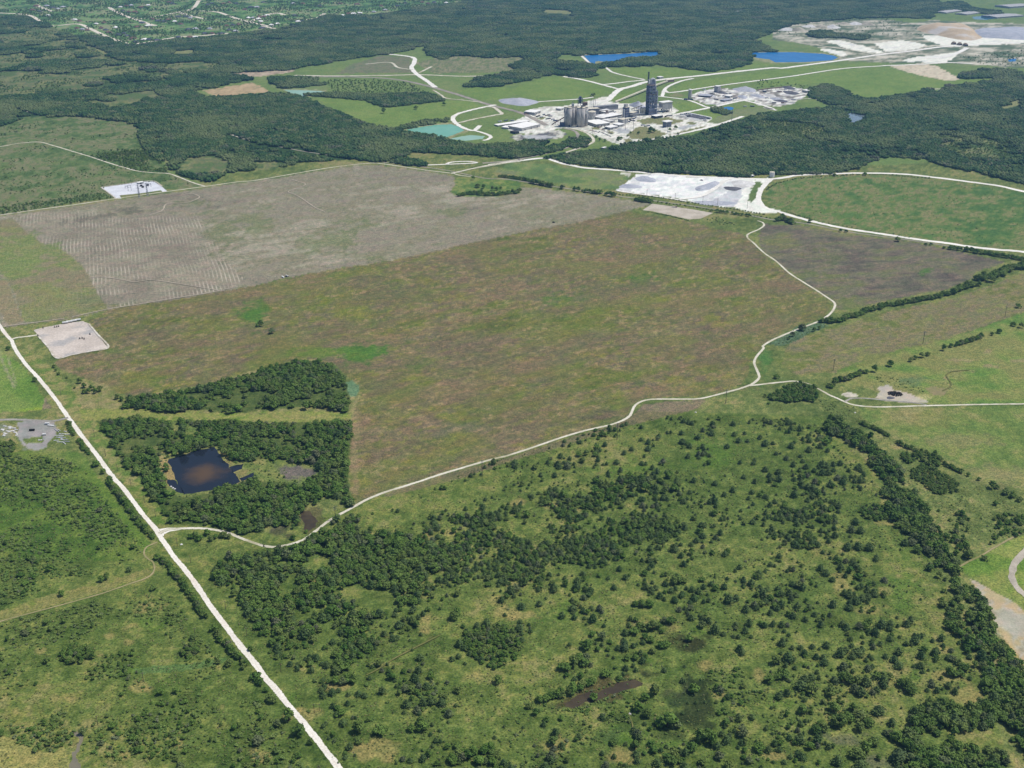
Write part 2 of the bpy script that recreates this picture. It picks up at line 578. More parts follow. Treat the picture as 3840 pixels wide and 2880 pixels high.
# --- quarry
QUARRY = q('A4', 130, 262, 300, 205, 620, 165, 1040, 152, 1300, 192, 1450, 165, 1850, 190, 2212, 195, 3000, 230, 3000, 620, 2212, 565, 2050, 560, 1900, 540, 1500, 520,
           1370, 528, 1000, 520, 800, 505, 670, 500, 680, 452, 540, 400, 320, 352, 120, 335)
qs = fbm(WX, WY, 60, 31, 4, 0.2, 2.5)
paint(QUARRY, sm(0.25, 0.75, qs), lin(92, 108, 78), lin(128, 132, 108), lin(180, 174, 156), lin(118, 122, 98), lin(206, 198, 182), c='quarry_floor')
for a in (('A4', 570, 345, 680, 330, 900, 385, 1060, 430, 1000, 445, 800, 420), ('A4', 960, 360, 1200, 335, 1420, 370, 1300, 410, 1080, 432),
          ('A4', 1370, 290, 1650, 300, 2212, 300, 2600, 300, 2600, 345, 1880, 375, 1550, 390, 1400, 330), ('A4', 520, 400, 700, 420, 760, 460, 700, 470, 540, 420),
          ('A4', 1330, 470, 1640, 435, 1700, 420, 1640, 470, 1560, 520, 1380, 525), ('A4', 1190, 500, 1340, 470, 1380, 510, 1250, 515)):
    paint(q(*a), n40, lin(230, 226, 216), lin(246, 242, 230), lin(216, 214, 212), c='quarry_floor')
paint(q('A4', 440, 275, 560, 255, 680, 280, 900, 300, 880, 330, 700, 310, 500, 305), n12, FLOOR, FLOOR2, c='forest_floor')
paint(q('A4', 1090, 545, 1370, 528, 1480, 545, 1580, 600, 1690, 655, 1600, 672, 1430, 642, 1250, 600), .5 * n40 + .5 * n12, lin(170, 158, 134), lin(214, 200, 178), lin(196, 180, 154), c='bare_clearing')
paint(q('A3', 1490, 92, 1700, 85, 1760, 100, 1900, 82, 2000, 105, 2212, 120, 2212, 165, 1960, 165, 1760, 130, 1700, 110), n12, lin(150, 150, 124), lin(206, 198, 180), c='bare_clearing')
paint(q('A3', 500, 405, 690, 410, 640, 445, 540, 440), n12, lin(122, 128, 98), lin(182, 168, 138), c='bare_clearing')

# --- the works' gravel
WORKS = q('A3', -20, 1062, 60, 1005, 150, 965, 200, 905, 330, 885, 480, 878, 650, 845, 830, 838, 960, 862, 1160, 846, 1380, 880, 1425, 922, 1350, 962, 1450, 942, 1700, 978, 1660, 1012,
          1760, 1030, 1650, 1062, 1480, 1102, 1250, 1152, 1090, 1172, 950, 1205, 830, 1165, 700, 1112, 560, 1062, 430, 1062, 380, 1085, 250, 1112, 80, 1105)
paint(WORKS, sm(0.3, 0.72, 0.55 * fbm(WX, WY, 30, 41, 4) + .45 * n12), lin(196, 192, 182), lin(228, 224, 214), lin(244, 240, 232), lin(226, 222, 214), lin(206, 204, 198), c='works_yard')
WORKS2 = q('A3', 1510, 800, 1560, 775, 1700, 735, 1760, 725, 1900, 742, 2212, 745, 'A4', 0, 752, 200, 722, 330, 728, 450, 742, 400, 800, 300, 862, 200, 882, 0, 872,
           'A3', 2050, 835, 1900, 838, 1800, 872, 1640, 862, 1560, 832)
q2s = fbm(WX, WY, 16, 42, 4, 0.1, 2.2)
paint(WORKS2, sm(0.28, 0.72, q2s), lin(130, 124, 118), lin(196, 190, 184), lin(240, 236, 228), lin(244, 240, 234), lin(190, 188, 190), c='works_yard')
paint(q('A3', 1380, 960, 1500, 940, 1690, 975, 1650, 1010, 1560, 1000), n12, lin(120, 118, 116), lin(214, 212, 208), c='works_yard')
paint(q('A3', 60, 1120, 250, 1112, 430, 1075, 500, 1110, 470, 1140, 250, 1165, 100, 1180, 20, 1140), sm(.3, .7, .5 * n12 + .5 * n40), lin(104, 104, 108), lin(150, 146, 138), lin(206, 202, 192), c='works_yard')
paint(q('A3', 640, 850, 760, 815, 850, 795, 880, 800, 830, 845), n12, lin(214, 208, 196), lin(234, 230, 220), c='works_yard')

for a in (('P2', 830, 900, 1000, 850, 1370, 845, 1480, 872, 1640, 900, 1440, 950, 1300, 985, 1100, 930, 930, 962), ('P2', 640, 1130, 760, 1060, 860, 1000, 1010, 1000, 1200, 1060, 1330, 1120, 1170, 1182, 900, 1212, 760, 1200),
          ('P2', 1430, 1112, 1700, 1040, 1980, 985, 1960, 1012, 1560, 1115, 1350, 1142), ('P2', 600, 1200, 720, 1190, 760, 1240, 640, 1262), ('P2', 1640, 930, 1780, 920, 1850, 945, 1700, 965), ('P2', 1350, 480, 1500, 440, 1660, 470, 1600, 500, 1430, 500),
          ('P1', 920, 860, 1010, 835, 1090, 850, 1010, 880), ('P1', 1840, 1010, 1980, 1005, 2010, 1030, 1860, 1040), ('P1', 2160, 1060, 2260, 1100, 2180, 1110, 2080, 1070)):
    paint(q(*a), .5 * n12 + .5 * n40, lin(122, 128, 84), lin(138, 134, 98), lin(112, 126, 76), c='meadow')
for a in (('P2', 420, 1045, 560, 1010, 740, 1050, 690, 1110, 560, 1112), ('P2', 1500, 1010, 1680, 965, 1830, 960, 1820, 985, 1560, 1050), ('P1', 660, 1130, 900, 1130, 1150, 1140, 1300, 1150, 1150, 1190, 800, 1200), ('P2', 1540, 800, 1700, 780, 1950, 880, 1800, 880)):
    paint(q(*a), n12, lin(168, 168, 172), lin(196, 196, 198), c='works_yard')

# --- white aggregate yard by the haul road
YARD = q('B3', 845, 240, 960, 155, 1010, 112, 1200, 100, 1450, 130, 1750, 140, 1930, 165, 1912, 230, 1875, 300, 1885, 345, 1770, 372, 1600, 352, 1450, 318, 1200, 282, 1000, 258)
paint(YARD, sm(.25, .75, .6 * n40 + .4 * n12), lin(222, 222, 226), lin(236, 234, 232), lin(248, 246, 242), lin(234, 232, 232), c='gravel_yard')
paint(q('B3', 1420, 322, 1540, 270, 1640, 205, 1740, 160, 1790, 165, 1700, 240, 1600, 300, 1500, 330), n12, lin(206, 206, 208), lin(222, 222, 222), c='gravel_yard')
paint(q('B3', 1560, 345, 1640, 290, 1760, 230, 1860, 190, 1910, 215, 1880, 300, 1880, 345, 1770, 368, 1640, 352), sm(.3, .7, .5 * n12 + .5 * n40), lin(190, 190, 196), lin(212, 212, 214), lin(198, 198, 204), c='gravel_yard')
paint(q('B3', 860, 242, 940, 190, 1010, 130, 1060, 150, 1000, 220, 960, 250), n12, lin(206, 206, 210), lin(222, 220, 218), c='gravel_yard')
JCT = q('B4', -200, 138, -20, 150, 100, 135, 62, 190, 12, 250, 8, 310, 60, 368, 200, 400, 150, 416, 0, 410, -60, 400, -190, 366, -130, 300, -122, 230, -62, 190)
paint(JCT, .5 * n40 + .5 * n12, lin(228, 226, 218), lin(244, 242, 234), c='gravel_yard')
paint(q('B3', 800, 105, 900, 95, 1000, 110, 940, 132, 870, 128), n12, lin(190, 186, 172), lin(226, 222, 212), c='gravel_yard')
paint(q('B4', 170, 300, 290, 310, 285, 352, 240, 356, 180, 325), n12, lin(150, 150, 120), lin(228, 226, 220), c='gravel_yard')

paint(q('B3', 1928, 168, 1995, 178, 1955, 230, 1945, 290, 1905, 330, 1878, 322, 1900, 230), n12, lin(92, 116, 66), lin(112, 126, 74), c='meadow')
paint(q('B2', 1572, 138, 1640, 128, 1800, 148, 2074, 150, 2074, 262, 1900, 280, 1700, 284, 1566, 276, 1535, 250, 1570, 192), sm(.3, .7, .5 * n12 + .5 * n40), lin(92, 118, 62), lin(114, 132, 70), lin(134, 138, 82), c='meadow')
# --- grass round the yard and inside the haul-road loop
paint(q('B3', 0, 25, 200, 22, 420, 45, 800, 82, 960, 130, 850, 235, 600, 220, 300, 165, 0, 110, -100, 100), sm(.3, .7, .5 * n40 + .5 * n120), lin(98, 120, 74), lin(112, 132, 78), lin(132, 140, 88), lin(124, 130, 94), c='meadow')
LOOP = q('B4', 130, 180, 300, 140, 600, 125, 900, 118, 1200, 130, 1500, 165, 1900, 225, 2300, 270, 2300, 690, 2074, 700, 1800, 685, 1500, 640, 1100, 585, 700, 525, 400, 462, 240, 410, 90, 350, 60, 290, 80, 220)
paint(LOOP, sm(.22, .78, .35 * n120 + .4 * n40 + .25 * n12), lin(86, 116, 66), lin(104, 126, 72), lin(126, 132, 84), lin(146, 136, 102), lin(112, 130, 74), lin(96, 122, 70), c='meadow')

# --- ploughed grey field, with its green strip and drilled plot
GREY = q('B1', -600, 520, 0, 440, 900, 312, 1600, 217, 2000, 160, 'B2', 250, 130, 700, 55, 900, 38, 960, 38, 1300, 86, 1510, 110, 1570, 140, 1568, 190, 1530, 250, 1565, 278, 1700, 286, 2074, 276,
         'B3', 0, 268, 108, 216, 190, 214, 500, 250, 800, 292, 1128, 338, 1050, 366, 900, 402, 600, 472, 300, 528, 0, 588, 'B2', 1700, 642, 1400, 712, 1100, 777, 800, 822, 500, 872, 200, 927,
         'B1', 1970, 978, 1850, 1002, 1700, 1032, 1400, 1077, 1100, 1127, 850, 1167, 600, 1227, 300, 1270, 60, 1300, 0, 1290, -600, 1500)
gs = fbm(WX, WY, 20, 51, 4, EDGE_ANG, 4.0)
paint(GREY, sm(0.22, 0.78, 0.4 * gs + 0.35 * n120 + .25 * n400), GRYD, GRY, GRY, lin(158, 152, 140), lin(140, 138, 118), GRYL, c='ploughed_field')
paint(q('B1', 95, 455, 300, 400, 700, 398, 1000, 455, 1400, 428, 1530, 430, 1650, 600, 1750, 780, 1880, 920, 1850, 992, 1100, 1122, 850, 1162, 770, 1060, 700, 920, 640, 820, 480, 690, 330, 650, 180, 540),
      sm(.3, .7, .5 * n120 + .5 * n40), lin(146, 139, 130), lin(152, 146, 137), lin(160, 153, 142), c='drilled_plot', stripe=1.0)
paint(q('B1', -600, 520, 0, 470, 100, 462, 180, 540, 330, 650, 480, 690, 640, 820, 700, 920, 770, 1060, 850, 1162, 600, 1222, 300, 1262, 180, 1262, 120, 1050, 60, 920, 0, 870, -600, 900),
      sm(.3, .7, .5 * n40 + .5 * n120), lin(128, 134, 98), lin(134, 144, 92), lin(140, 136, 108), c='young_crop_strip', stripe=0.12)
splat('B1', 120, 800, 330, 200, lin(124, 146, 84), 0.7)
splat('B1', 300, 1050, 250, 120, lin(140, 142, 96), 0.5)
paint(q('B1', -300, 950, 0, 940, 60, 928, 100, 1050, 175, 1255, 60, 1290, 0, 1180, -300, 1100), n12, lin(160, 148, 124), lin(140, 136, 108), c='ploughed_field', stripe=0.2)
paint(q('B2', 1590, 150, 1640, 130, 1800, 150, 2074, 150, 2074, 258, 1900, 276, 1700, 281, 1580, 272, 1548, 248, 1582, 195), sm(.3, .7, .5 * n12 + .5 * n40), lin(92, 118, 62), lin(114, 132, 70), lin(134, 138, 82), c='meadow', stripe=0.0)
for a in ((800, 500, 170, 60), (30, 480, 160, 110), (560, 640, 220, 80), (1530, 400, 140, 35), (900, 760, 200, 25)):
    splat('B2', *a, lin(122, 136, 92), 0.6)
for a in ((1720, 560, 140, 170), (1640, 350, 60, 30), (1500, 330, 200, 25)):
    splat('B1', *a, lin(122, 132, 96), 0.7)
splat('B3', 700, 395, 200, 40, lin(128, 138, 100), 0.35)
splat('B3', 250, 430, 260, 60, lin(132, 140, 104), 0.3)
splat('B1', 700, 450, 420, 22, lin(118, 116, 106), 0.7, rot=-0.12)
splat('B1', 950, 395, 260, 16, lin(112, 112, 102), 0.6, rot=-0.12)

# --- big fallow field
FALLOW = q('B1', 680, 1242, 850, 1168, 1100, 1128, 1400, 1078, 1700, 1033, 'B2', 0, 978, 500, 873, 1100, 778, 1700, 643, 'B3', 0, 588, 300, 528, 600, 472, 900, 402, 960, 405, 1100, 430, 1420, 478, 1520, 500, 1600, 530, 1800, 562,
           1855, 590, 1920, 652, 2060, 800, 'B4', 150, 812, 440, 1012, 555, 1092, 585, 1130, 520, 1222, 300, 1300, 90, 1402, 0, 1490, 'C3', 1955, 50, 1890, 130, 1880, 200, 1850, 280, 1700, 345, 1500, 385, 1250, 395,
           1050, 410, 970, 450, 940, 530, 880, 572, 0, 838, 'C2', 1600, 940, 1000, 1128, 800, 1218, 755, 1160, 740, 900, 762, 560, 790, 480, 835, 380, 820, 300, 720, 225, 620, 130, 400, 90, 0, 190, 'C1', 1900, 200, 1600, 300,
           1250, 345, 1130, 400, 1000, 400, 820, 300, 640, 240, 480, 180, 430, 130, 470, 90, 600, 50, 850, 10, 'B1', 840, 1462)
ft = 0.32 * st60 + 0.16 * st20 + 0.30 * n120 + 0.22 * n40
paint(FALLOW, sm(0.2, 0.8, ft), lin(88, 102, 56), lin(110, 116, 66), lin(124, 118, 88), lin(134, 122, 94), lin(118, 110, 96), lin(112, 106, 86), lin(130, 128, 74), lin(108, 118, 62), c='fallow_field')
LO = n400
i = inpoly(QX, QY, FALLOW)
w = (sm(0.45, 0.75, fbm(WX, WY, 170, 61, 3, EDGE_ANG, 2.0)) * 0.55 * i)[:, None]
LAND[:] = LAND * (1 - w) + lin(126, 114, 94) * w
w = (sm(0.5, 0.8, fbm(WX, WY, 150, 64, 3, EDGE_ANG, 2.0)) * 0.55 * i)[:, None]
LAND[:] = LAND * (1 - w) + lin(112, 122, 64) * w
GRN, YGR, DBR, TNB = lin(86, 122, 58), lin(128, 134, 62), lin(104, 97, 88), lin(152, 132, 104)
for a in (('B2', 800, 1480, 190, 65, GRN, .95), ('C2', 830, 60, 190, 75, GRN, .95), ('C2', 480, 50, 280, 45, lin(106, 128, 62), .8), ('B2', 10, 1210, 70, 110, GRN, .8), ('B2', 650, 1170, 340, 90, YGR, .5),
          ('B2', 380, 1025, 70, 25, YGR, .7), ('B2', 330, 1230, 120, 60, YGR, .5), ('B2', 1040, 1180, 130, 160, DBR, .6), ('B2', 850, 950, 110, 60, DBR, .5), ('B2', 520, 1380, 240, 40, DBR, .4),
          ('B2', 1000, 1370, 250, 30, TNB, .5), ('B1', 1950, 1210, 130, 60, GRN, .7), ('B1', 1300, 1400, 270, 80, DBR, .55), ('B1', 1750, 1370, 130, 50, TNB, .5), ('B1', 1050, 1180, 260, 55, YGR, .45),
          ('B1', 900, 1470, 160, 60, GRN, .5), ('B3', 1060, 920, 140, 45, GRN, .5), ('B3', 450, 1080, 130, 55, GRN, .45), ('B3', 1270, 850, 140, 40, GRN, .4), ('B3', 400, 1230, 220, 80, lin(106, 124, 62), .5),
          ('B3', 1150, 1080, 220, 50, YGR, .4), ('B3', 1300, 1180, 220, 50, DBR, .55), ('B3', 1880, 800, 160, 90, DBR, .45), ('B3', 1230, 750, 140, 30, TNB, .4), ('B3', 700, 560, 160, 40, lin(110, 122, 66), .4),
          ('B3', 1250, 520, 350, 50, lin(122, 128, 72), .5), ('B3', 200, 700, 250, 60, lin(116, 112, 84), .4), ('C3', 870, 450, 60, 55, GRN, .7), ('C3', 790, 505, 120, 14, DBR, .6), ('C3', 640, 545, 160, 14, DBR, .6),
          ('C2', 1300, 160, 130, 50, GRN, .6), ('C2', 1180, 280, 140, 60, YGR, .5), ('C2', 1550, 640, 260, 60, lin(116, 112, 104), .5), ('C2', 1250, 780, 160, 60, DBR, .4), ('C2', 1150, 900, 260, 50, YGR, .4),
          ('C2', 1000, 700, 140, 80, lin(146, 130, 108), .5), ('C2', 790, 800, 35, 380, lin(158, 138, 112), .6), ('C2', 900, 640, 40, 160, lin(140, 124, 98), .4), ('C1', 1180, 290, 110, 40, GRN, .6), ('C1', 880, 210, 90, 40, GRN, .5),
          ('C1', 1350, 200, 200, 40, DBR, .4), ('C3', 300, 80, 200, 60, DBR, .3), ('C3', 1500, 330, 420, 20, lin(150, 128, 98), .5), ('C2', 1450, 945, 480, 16, lin(132, 116, 98), .6), ('C3', 200, 740, 420, 16, lin(132, 116, 100), .6)):
    splat(a[0], *a[1:5], a[5], a[6])
# brown verge below the gravel track
paint(q('C2', 1000, 1150, 1400, 1022, 2074, 832, 'C3', 600, 672, 880, 590, 985, 530, 1060, 450, 1300, 420, 1560, 415, 1500, 470, 1250, 545, 900, 620, 500, 750, 0, 905, 'C2', 1700, 1000, 1300, 1110, 1050, 1165),
      .5 * st20 + .5 * n12, lin(116, 106, 92), lin(134, 120, 100), lin(122, 120, 84), c='fallow_field')
# --- fields right of the track
FLD2 = q('B4', 60, 502, 300, 502, 700, 578, 1100, 624, 1500, 695, 1850, 772, 1940, 792, 1700, 872, 1655, 930, 1450, 1012, 1000, 1092, 800, 1142, 630, 1172, 605, 1108, 440, 1000, 200, 826, 20, 690, 18, 560)
ft2 = fbm(WX, WY, 12, 71, 3, 0.15, 5.0)
paint(FLD2, sm(.22, .78, .45 * ft2 + .3 * n120 + .25 * n40), lin(104, 97, 90), lin(118, 109, 99), lin(132, 121, 106), lin(122, 118, 94), lin(128, 126, 88), c='stubble_field')
for a in (('B4', 1300, 870, 60, 25, GRN, .8), ('B4', 600, 770, 60, 60, lin(100, 112, 76), .6), ('B4', 560, 680, 200, 60, DBR, .4), ('B4', 380, 900, 250, 40, lin(120, 128, 76), .6), ('B4', 700, 1120, 140, 60, lin(118, 128, 74), .7), ('B4', 520, 690, 60, 25, YGR, .5)):
    splat(a[0], *a[1:5], a[5], a[6])
FLD3 = q('B4', 250, 1400, 500, 1332, 1000, 1182, 1500, 1082, 1800, 985, 2074, 880, 2400, 800, 2400, 1060, 2074, 1180, 1900, 1242, 1500, 1382, 1100, 1502, 700, 1642, 'C4', 560, 200, 300, 215, 200, 150, 200, 80)
paint(FLD3, sm(.22, .78, .4 * fbm(WX, WY, 14, 72, 3, EDGE_ANG, 4) + .35 * n120 + .25 * n12), lin(112, 120, 68), lin(132, 130, 84), lin(142, 132, 98), lin(130, 120, 98), lin(136, 136, 86), c='stubble_field')
splat('B4', 280, 1480, 70, 30, lin(126, 116, 104), .7)
splat('B4', 300, 1590, 200, 60, lin(122, 132, 66), .6)
# green verge strips
splat('B4', 60, 1560, 60, 160, lin(84, 122, 64), .8)
paint(q('B4', 620, 1659, 1100, 1512, 1500, 1392, 1900, 1250, 2074, 1190, 2400, 1090, 2400, 1130, 2074, 1225, 1500, 1420, 1100, 1540, 800, 1659), n12, lin(92, 128, 62), lin(118, 134, 70), c='meadow')
paint(q('C4', 620, 180, 1100, 20, 1500, -60, 2074, -240, 2400, -300, 2400, 440, 1400, 450, 1200, 400, 900, 300, 600, 300), sm(.25, .75, .5 * n120 + .5 * n40), lin(96, 126, 62), lin(110, 132, 68), lin(128, 138, 78), lin(132, 132, 82), c='meadow')
paint(q('C4', 780, 480, 1400, 470, 2074, 456, 2400, 450, 2400, 1080, 2074, 1060, 1760, 1020, 1480, 860, 1040, 690, 860, 580), sm(.25, .75, .45 * n120 + .35 * n40 + .2 * n12), lin(104, 124, 66), lin(118, 132, 72), lin(134, 134, 84), lin(142, 136, 92), c='meadow')
splat('C4', 1600, 740, 300, 60, lin(146, 134, 98), .5)
splat('C4', 1900, 1000, 250, 60, lin(150, 136, 104), .5)
splat('C4', 1300, 560, 300, 50, lin(138, 132, 84), .4)
paint(q('C4', 910, 402, 960, 350, 930, 310, 1025, 298, 1065, 340, 1180, 360, 1255, 388, 1335, 430, 1250, 442, 1000, 422), .5 * n40 + .5 * n12, lin(176, 156, 136), lin(196, 184, 168), lin(160, 152, 148), c='bare_clearing')
paint(q('C4', 650, 372, 710, 352, 780, 380, 720, 396), n12, lin(198, 188, 168), lin(214, 206, 190), c='bare_clearing')
paint(q('C4', 1290, 320, 1380, 310, 1500, 335, 1440, 380, 1360, 372), n12, lin(152, 134, 106), lin(132, 128, 86), c='bare_clearing')
for a in (('C4', 1470, 240, 20, 70), ('C4', 1500, 300, 16, 40), ('C4', 1570, 190, 90, 8), ('C4', 1800, 155, 70, 12), ('C4', 2030, 110, 60, 20), ('C4', 1790, 40, 40, 25), ('C4', 1580, 105, 150, 14)):
    splat(*a, lin(158, 142, 108), .8)
splat('C4', 1160, 260, 200, 40, lin(96, 118, 84), .7)
splat('C4', 1300, 390, 90, 22, lin(190, 180, 130), .6)
# bottom right: track, pale lot, bright grass
paint(q('D4', 1545, 110, 1740, 0, 2074, -160, 2500, -300, 2500, 900, 2074, 430, 1850, 285, 1700, 205), sm(.3, .7, n40), lin(106, 132, 60), lin(120, 140, 66), lin(134, 142, 78), c='meadow')
paint(q('D4', 1640, 188, 1705, 212, 1850, 292, 2000, 372, 2074, 430, 2300, 700, 2300, 1050, 2074, 850, 1960, 700, 1850, 520, 1750, 350, 1680, 242), sm(.3, .7, .5 * n40 + .5 * n12), lin(168, 156, 134), lin(184, 176, 160), lin(180, 162, 128), c='bare_clearing')
splat('D4', 1960, 560, 110, 170, lin(182, 176, 164), .7, rot=0.5)
splat('D4', 1960, 690, 40, 160, lin(198, 172, 122), .7, rot=-0.5)

# --- left of the white road
CROP = q('B1', -500, 1450, -20, 1478, 'C1', 40, 62, 120, 112, 200, 182, 282, 292, 345, 430, 328, 472, 200, 500, 0, 513, -500, 530)
paint(CROP, sm(.2, .8, .6 * n120 + .4 * n40), lin(98, 128, 58), lin(108, 136, 64), lin(124, 142, 76), c='crop_field')
for a in ((30, 140, 14, 90), (60, 200, 12, 80), (95, 270, 12, 60), (10, 100, 10, 60), (110, 230, 10, 60), (70, 120, 10, 50)):
    splat('C1', *a, lin(150, 148, 118), .8, rot=-0.3)
splat('C1', 100, 60, 160, 30, lin(150, 154, 98), .6)
splat('C1', 200, 490, 140, 10, lin(150, 170, 66), .7, rot=-0.1)
paint(q('C1', 345, 395, 380, 440, 420, 480, 340, 490, 335, 470), n12, lin(112, 104, 86), lin(140, 128, 104), c='ground')
paint(q('C1', 135, 580, 300, 575, 430, 590, 445, 640, 420, 700, 345, 780, 300, 800, 205, 800, 150, 730, 135, 650), .5 * n40 + .5 * n12, lin(146, 142, 140), lin(162, 158, 156), lin(132, 128, 126), c='scrap_yard')
paint(q('C1', 175, 715, 340, 698, 342, 738, 200, 758), n12, lin(96, 116, 58), lin(122, 128, 76), c='ground')
splat('C1', 60, 650, 60, 45, lin(160, 156, 146), .5)
splat('C1', 250, 795, 70, 14, lin(164, 160, 158), .9)
paint(q('C1', -300, 840, 0, 820, 450, 805, 650, 850, 830, 1110, 1000, 1350, 1190, 1540, 1100, 1659, -300, 1659), sm(.25, .75, .4 * n120 + .35 * n40 + .25 * n12), lin(80, 104, 52), lin(98, 118, 60), lin(112, 128, 66), lin(120, 128, 74), c='ground')
paint(q('C1', 520, 800, 640, 830, 820, 1090, 1100, 1450, 1190, 1545, 1120, 1600, 960, 1400, 700, 1000, 500, 880), n12, lin(100, 126, 60), lin(118, 132, 70), c='ground', amt=.8)
paint(q('D1', -300, 510, 0, 440, 250, 350, 520, 280, 900, 190, 1150, 110, 1190, 150, 1100, 210, 800, 290, 400, 400, 0, 520, -300, 600), n12, lin(140, 134, 84), lin(150, 138, 98), lin(124, 130, 72), c='ground')
paint(q('D1', -300, 1440, 0, 1400, 100, 1420, 260, 1520, 430, 1540, 500, 1480, 520, 1540, 560, 1640, 540, 1700, -300, 1700), .5 * n12 + .5 * n40, lin(150, 144, 92), lin(166, 152, 106), lin(138, 138, 78), c='ground')
for a in (('D1', 1010, 560, 100, 40), ('D1', 860, 640, 60, 40), ('D1', 1000, 680, 60, 30), ('D1', 780, 780, 40, 25), ('D1', 1090, 1020, 60, 50), ('D1', 420, 1110, 70, 50), ('D1', 560, 1130, 60, 40), ('D1', 200, 1340, 90, 40),
          ('D1', 1400, 1480, 40, 60), ('D1', 970, 1550, 60, 60), ('D1', 620, 1340, 80, 30), ('D1', 120, 1220, 60, 40), ('D1', 1150, 400, 120, 60), ('D1', 300, 740, 70, 30), ('D1', 1730, 1190, 40, 50), ('D1', 2040, 1560, 70, 60),
          ('D2', 430, 1250, 140, 60), ('D2', 700, 1030, 120, 30), ('D2', 1050, 850, 120, 16), ('D2', 480, 180, 40, 100), ('D2', 310, 380, 22, 40), ('D2', 1350, 520, 50, 80), ('D2', 1880, 350, 90, 60), ('D2', 950, 1540, 160, 70),
          ('D2', 900, 40, 40, 30), ('D2', 1750, 950, 140, 60), ('D2', 1950, 450, 120, 50), ('C2', 450, 1060, 80, 30), ('C2', 1170, 1560, 90, 30), ('C2', 1360, 1480, 60, 40), ('C2', 1540, 1450, 70, 40),
          ('D3', 120, 470, 120, 30), ('D3', 1300, 570, 90, 30), ('D3', 1580, 860, 90, 40), ('D3', 1960, 960, 50, 70), ('D3', 600, 1430, 90, 40), ('D3', 420, 1480, 140, 60), ('D3', 900, 1570, 140, 60), ('D3', 1640, 1090, 60, 60),
          ('D4', 680, 230, 90, 70), ('D4', 860, 430, 120, 40), ('D4', 1480, 960, 110, 50), ('D4', 1650, 1110, 110, 60), ('D4', 1650, 680, 40, 30), ('D4', 1450, 740, 60, 30), ('D4', 100, 1560, 120, 40), ('D4', 900, 1040, 80, 30),
          ('D4', 1000, 280, 60, 30), ('C4', 900, 880, 90, 40), ('C4', 640, 690, 90, 30), ('C4', 1020, 1380, 110, 30), ('C4', 1100, 780, 60, 20), ('C4', 990, 1200, 40, 40), ('C3', 340, 1240, 60, 40), ('C3', 500, 1290, 60, 30), ('C3', 90, 1210, 60, 25), ('C3', 950, 1240, 60, 30)):
    splat(*a, lin(170, 150, 108), .75)
# darker and fresher pasture patches
for a in (('D1', 1160, 540, 110, 60), ('D1', 1080, 900, 160, 24), ('D3', 1500, 600, 70, 40), ('D3', 1100, 820, 140, 24), ('D3', 900, 1400, 260, 70), ('D3', 1250, 1480, 160, 60), ('D4', 150, 1150, 180, 100), ('D4', 1180, 960, 120, 60),
          ('C3', 1600, 820, 160, 140), ('C3', 900, 900, 250, 100), ('D3', 500, 400, 160, 160), ('D4', 1150, 150, 130, 200), ('C4', 550, 720, 120, 80), ('D2', 300, 1100, 60, 60)):
    splat(*a, lin(104, 128, 62), .6)
# road verge (mown strip right of the white road) and clearing between the two woods
paint(q('C1', 150, 60, 300, 210, 560, 540, 800, 860, 1100, 1260, 1220, 1390, 1330, 1390, 1200, 1190, 1080, 1010, 950, 900, 850, 700, 750, 590, 640, 480, 560, 320, 420, 190, 300, 60), sm(.3, .7, n12), lin(108, 128, 66), lin(126, 132, 76), lin(142, 136, 90), c='ground')
paint(q('C1', 620, 490, 1000, 480, 1400, 505, 2074, 528, 'C2', 0, 510, 600, 505, 760, 510, 765, 560, 400, 590, 0, 580, 'C1', 1700, 580, 1300, 590, 1050, 545, 750, 575, 640, 560), sm(.25, .75, .5 * n12 + .5 * n40), lin(112, 134, 62), lin(134, 142, 74), lin(148, 142, 90), lin(130, 136, 74), c='ground')
splat('C2', 330, 545, 300, 25, lin(156, 140, 98), .5)
# wood floors
WOODS = [q('C1', 960, 470, 1000, 400, 1150, 400, 1250, 360, 1500, 330, 1800, 250, 2000, 200, 'C2', 0, 215, 100, 150, 300, 128, 500, 108, 620, 150, 720, 260, 762, 380, 745, 500, 600, 470, 300, 470, 0, 505, 'C1', 1900, 515, 1600, 490, 1300, 500, 1150, 480),
         q('C1', 750, 580, 860, 562, 1100, 545, 1300, 600, 1420, 560, 1600, 590, 1800, 570, 2074, 600, 'C2', 0, 590, 400, 590, 700, 575, 765, 590, 768, 700, 738, 860, 742, 1000, 735, 1130, 800, 1190, 740, 1230, 690, 1170, 540, 1160, 520, 1210,
           400, 1230, 350, 1300, 370, 1380, 330, 1420, 250, 1370, 0, 1420, 'C1', 2000, 1440, 1870, 1455, 1720, 1400, 1600, 1390, 1330, 1385, 1270, 1290, 1200, 1190, 1080, 1010, 950, 900, 850, 710)]
WOOD_HOLES = [q('C1', 1230, 850, 1400, 800, 1690, 745, 1790, 880, 1960, 880, 2000, 960, 1990, 1050, 1850, 1090, 1430, 1170, 1300, 1150, 1270, 1000), q('C2', -20, 880, 230, 870, 480, 920, 510, 1000, 430, 1030, 380, 1090, 260, 1060, 100, 1050, -40, 1010),
              q('C1', 1340, 590, 1420, 600, 1400, 660, 1330, 650), q('C1', 1440, 610, 1580, 600, 1520, 680, 1440, 690)]
for p_ in WOODS:
    paint(p_, .5 * n40 + .5 * n12, lin(70, 88, 48), lin(88, 102, 56), lin(110, 112, 68), c='ground')
for p_ in WOOD_HOLES:
    paint(p_, .5 * n40 + .5 * n12, lin(90, 114, 60), lin(118, 128, 72), lin(142, 134, 88), c='ground')
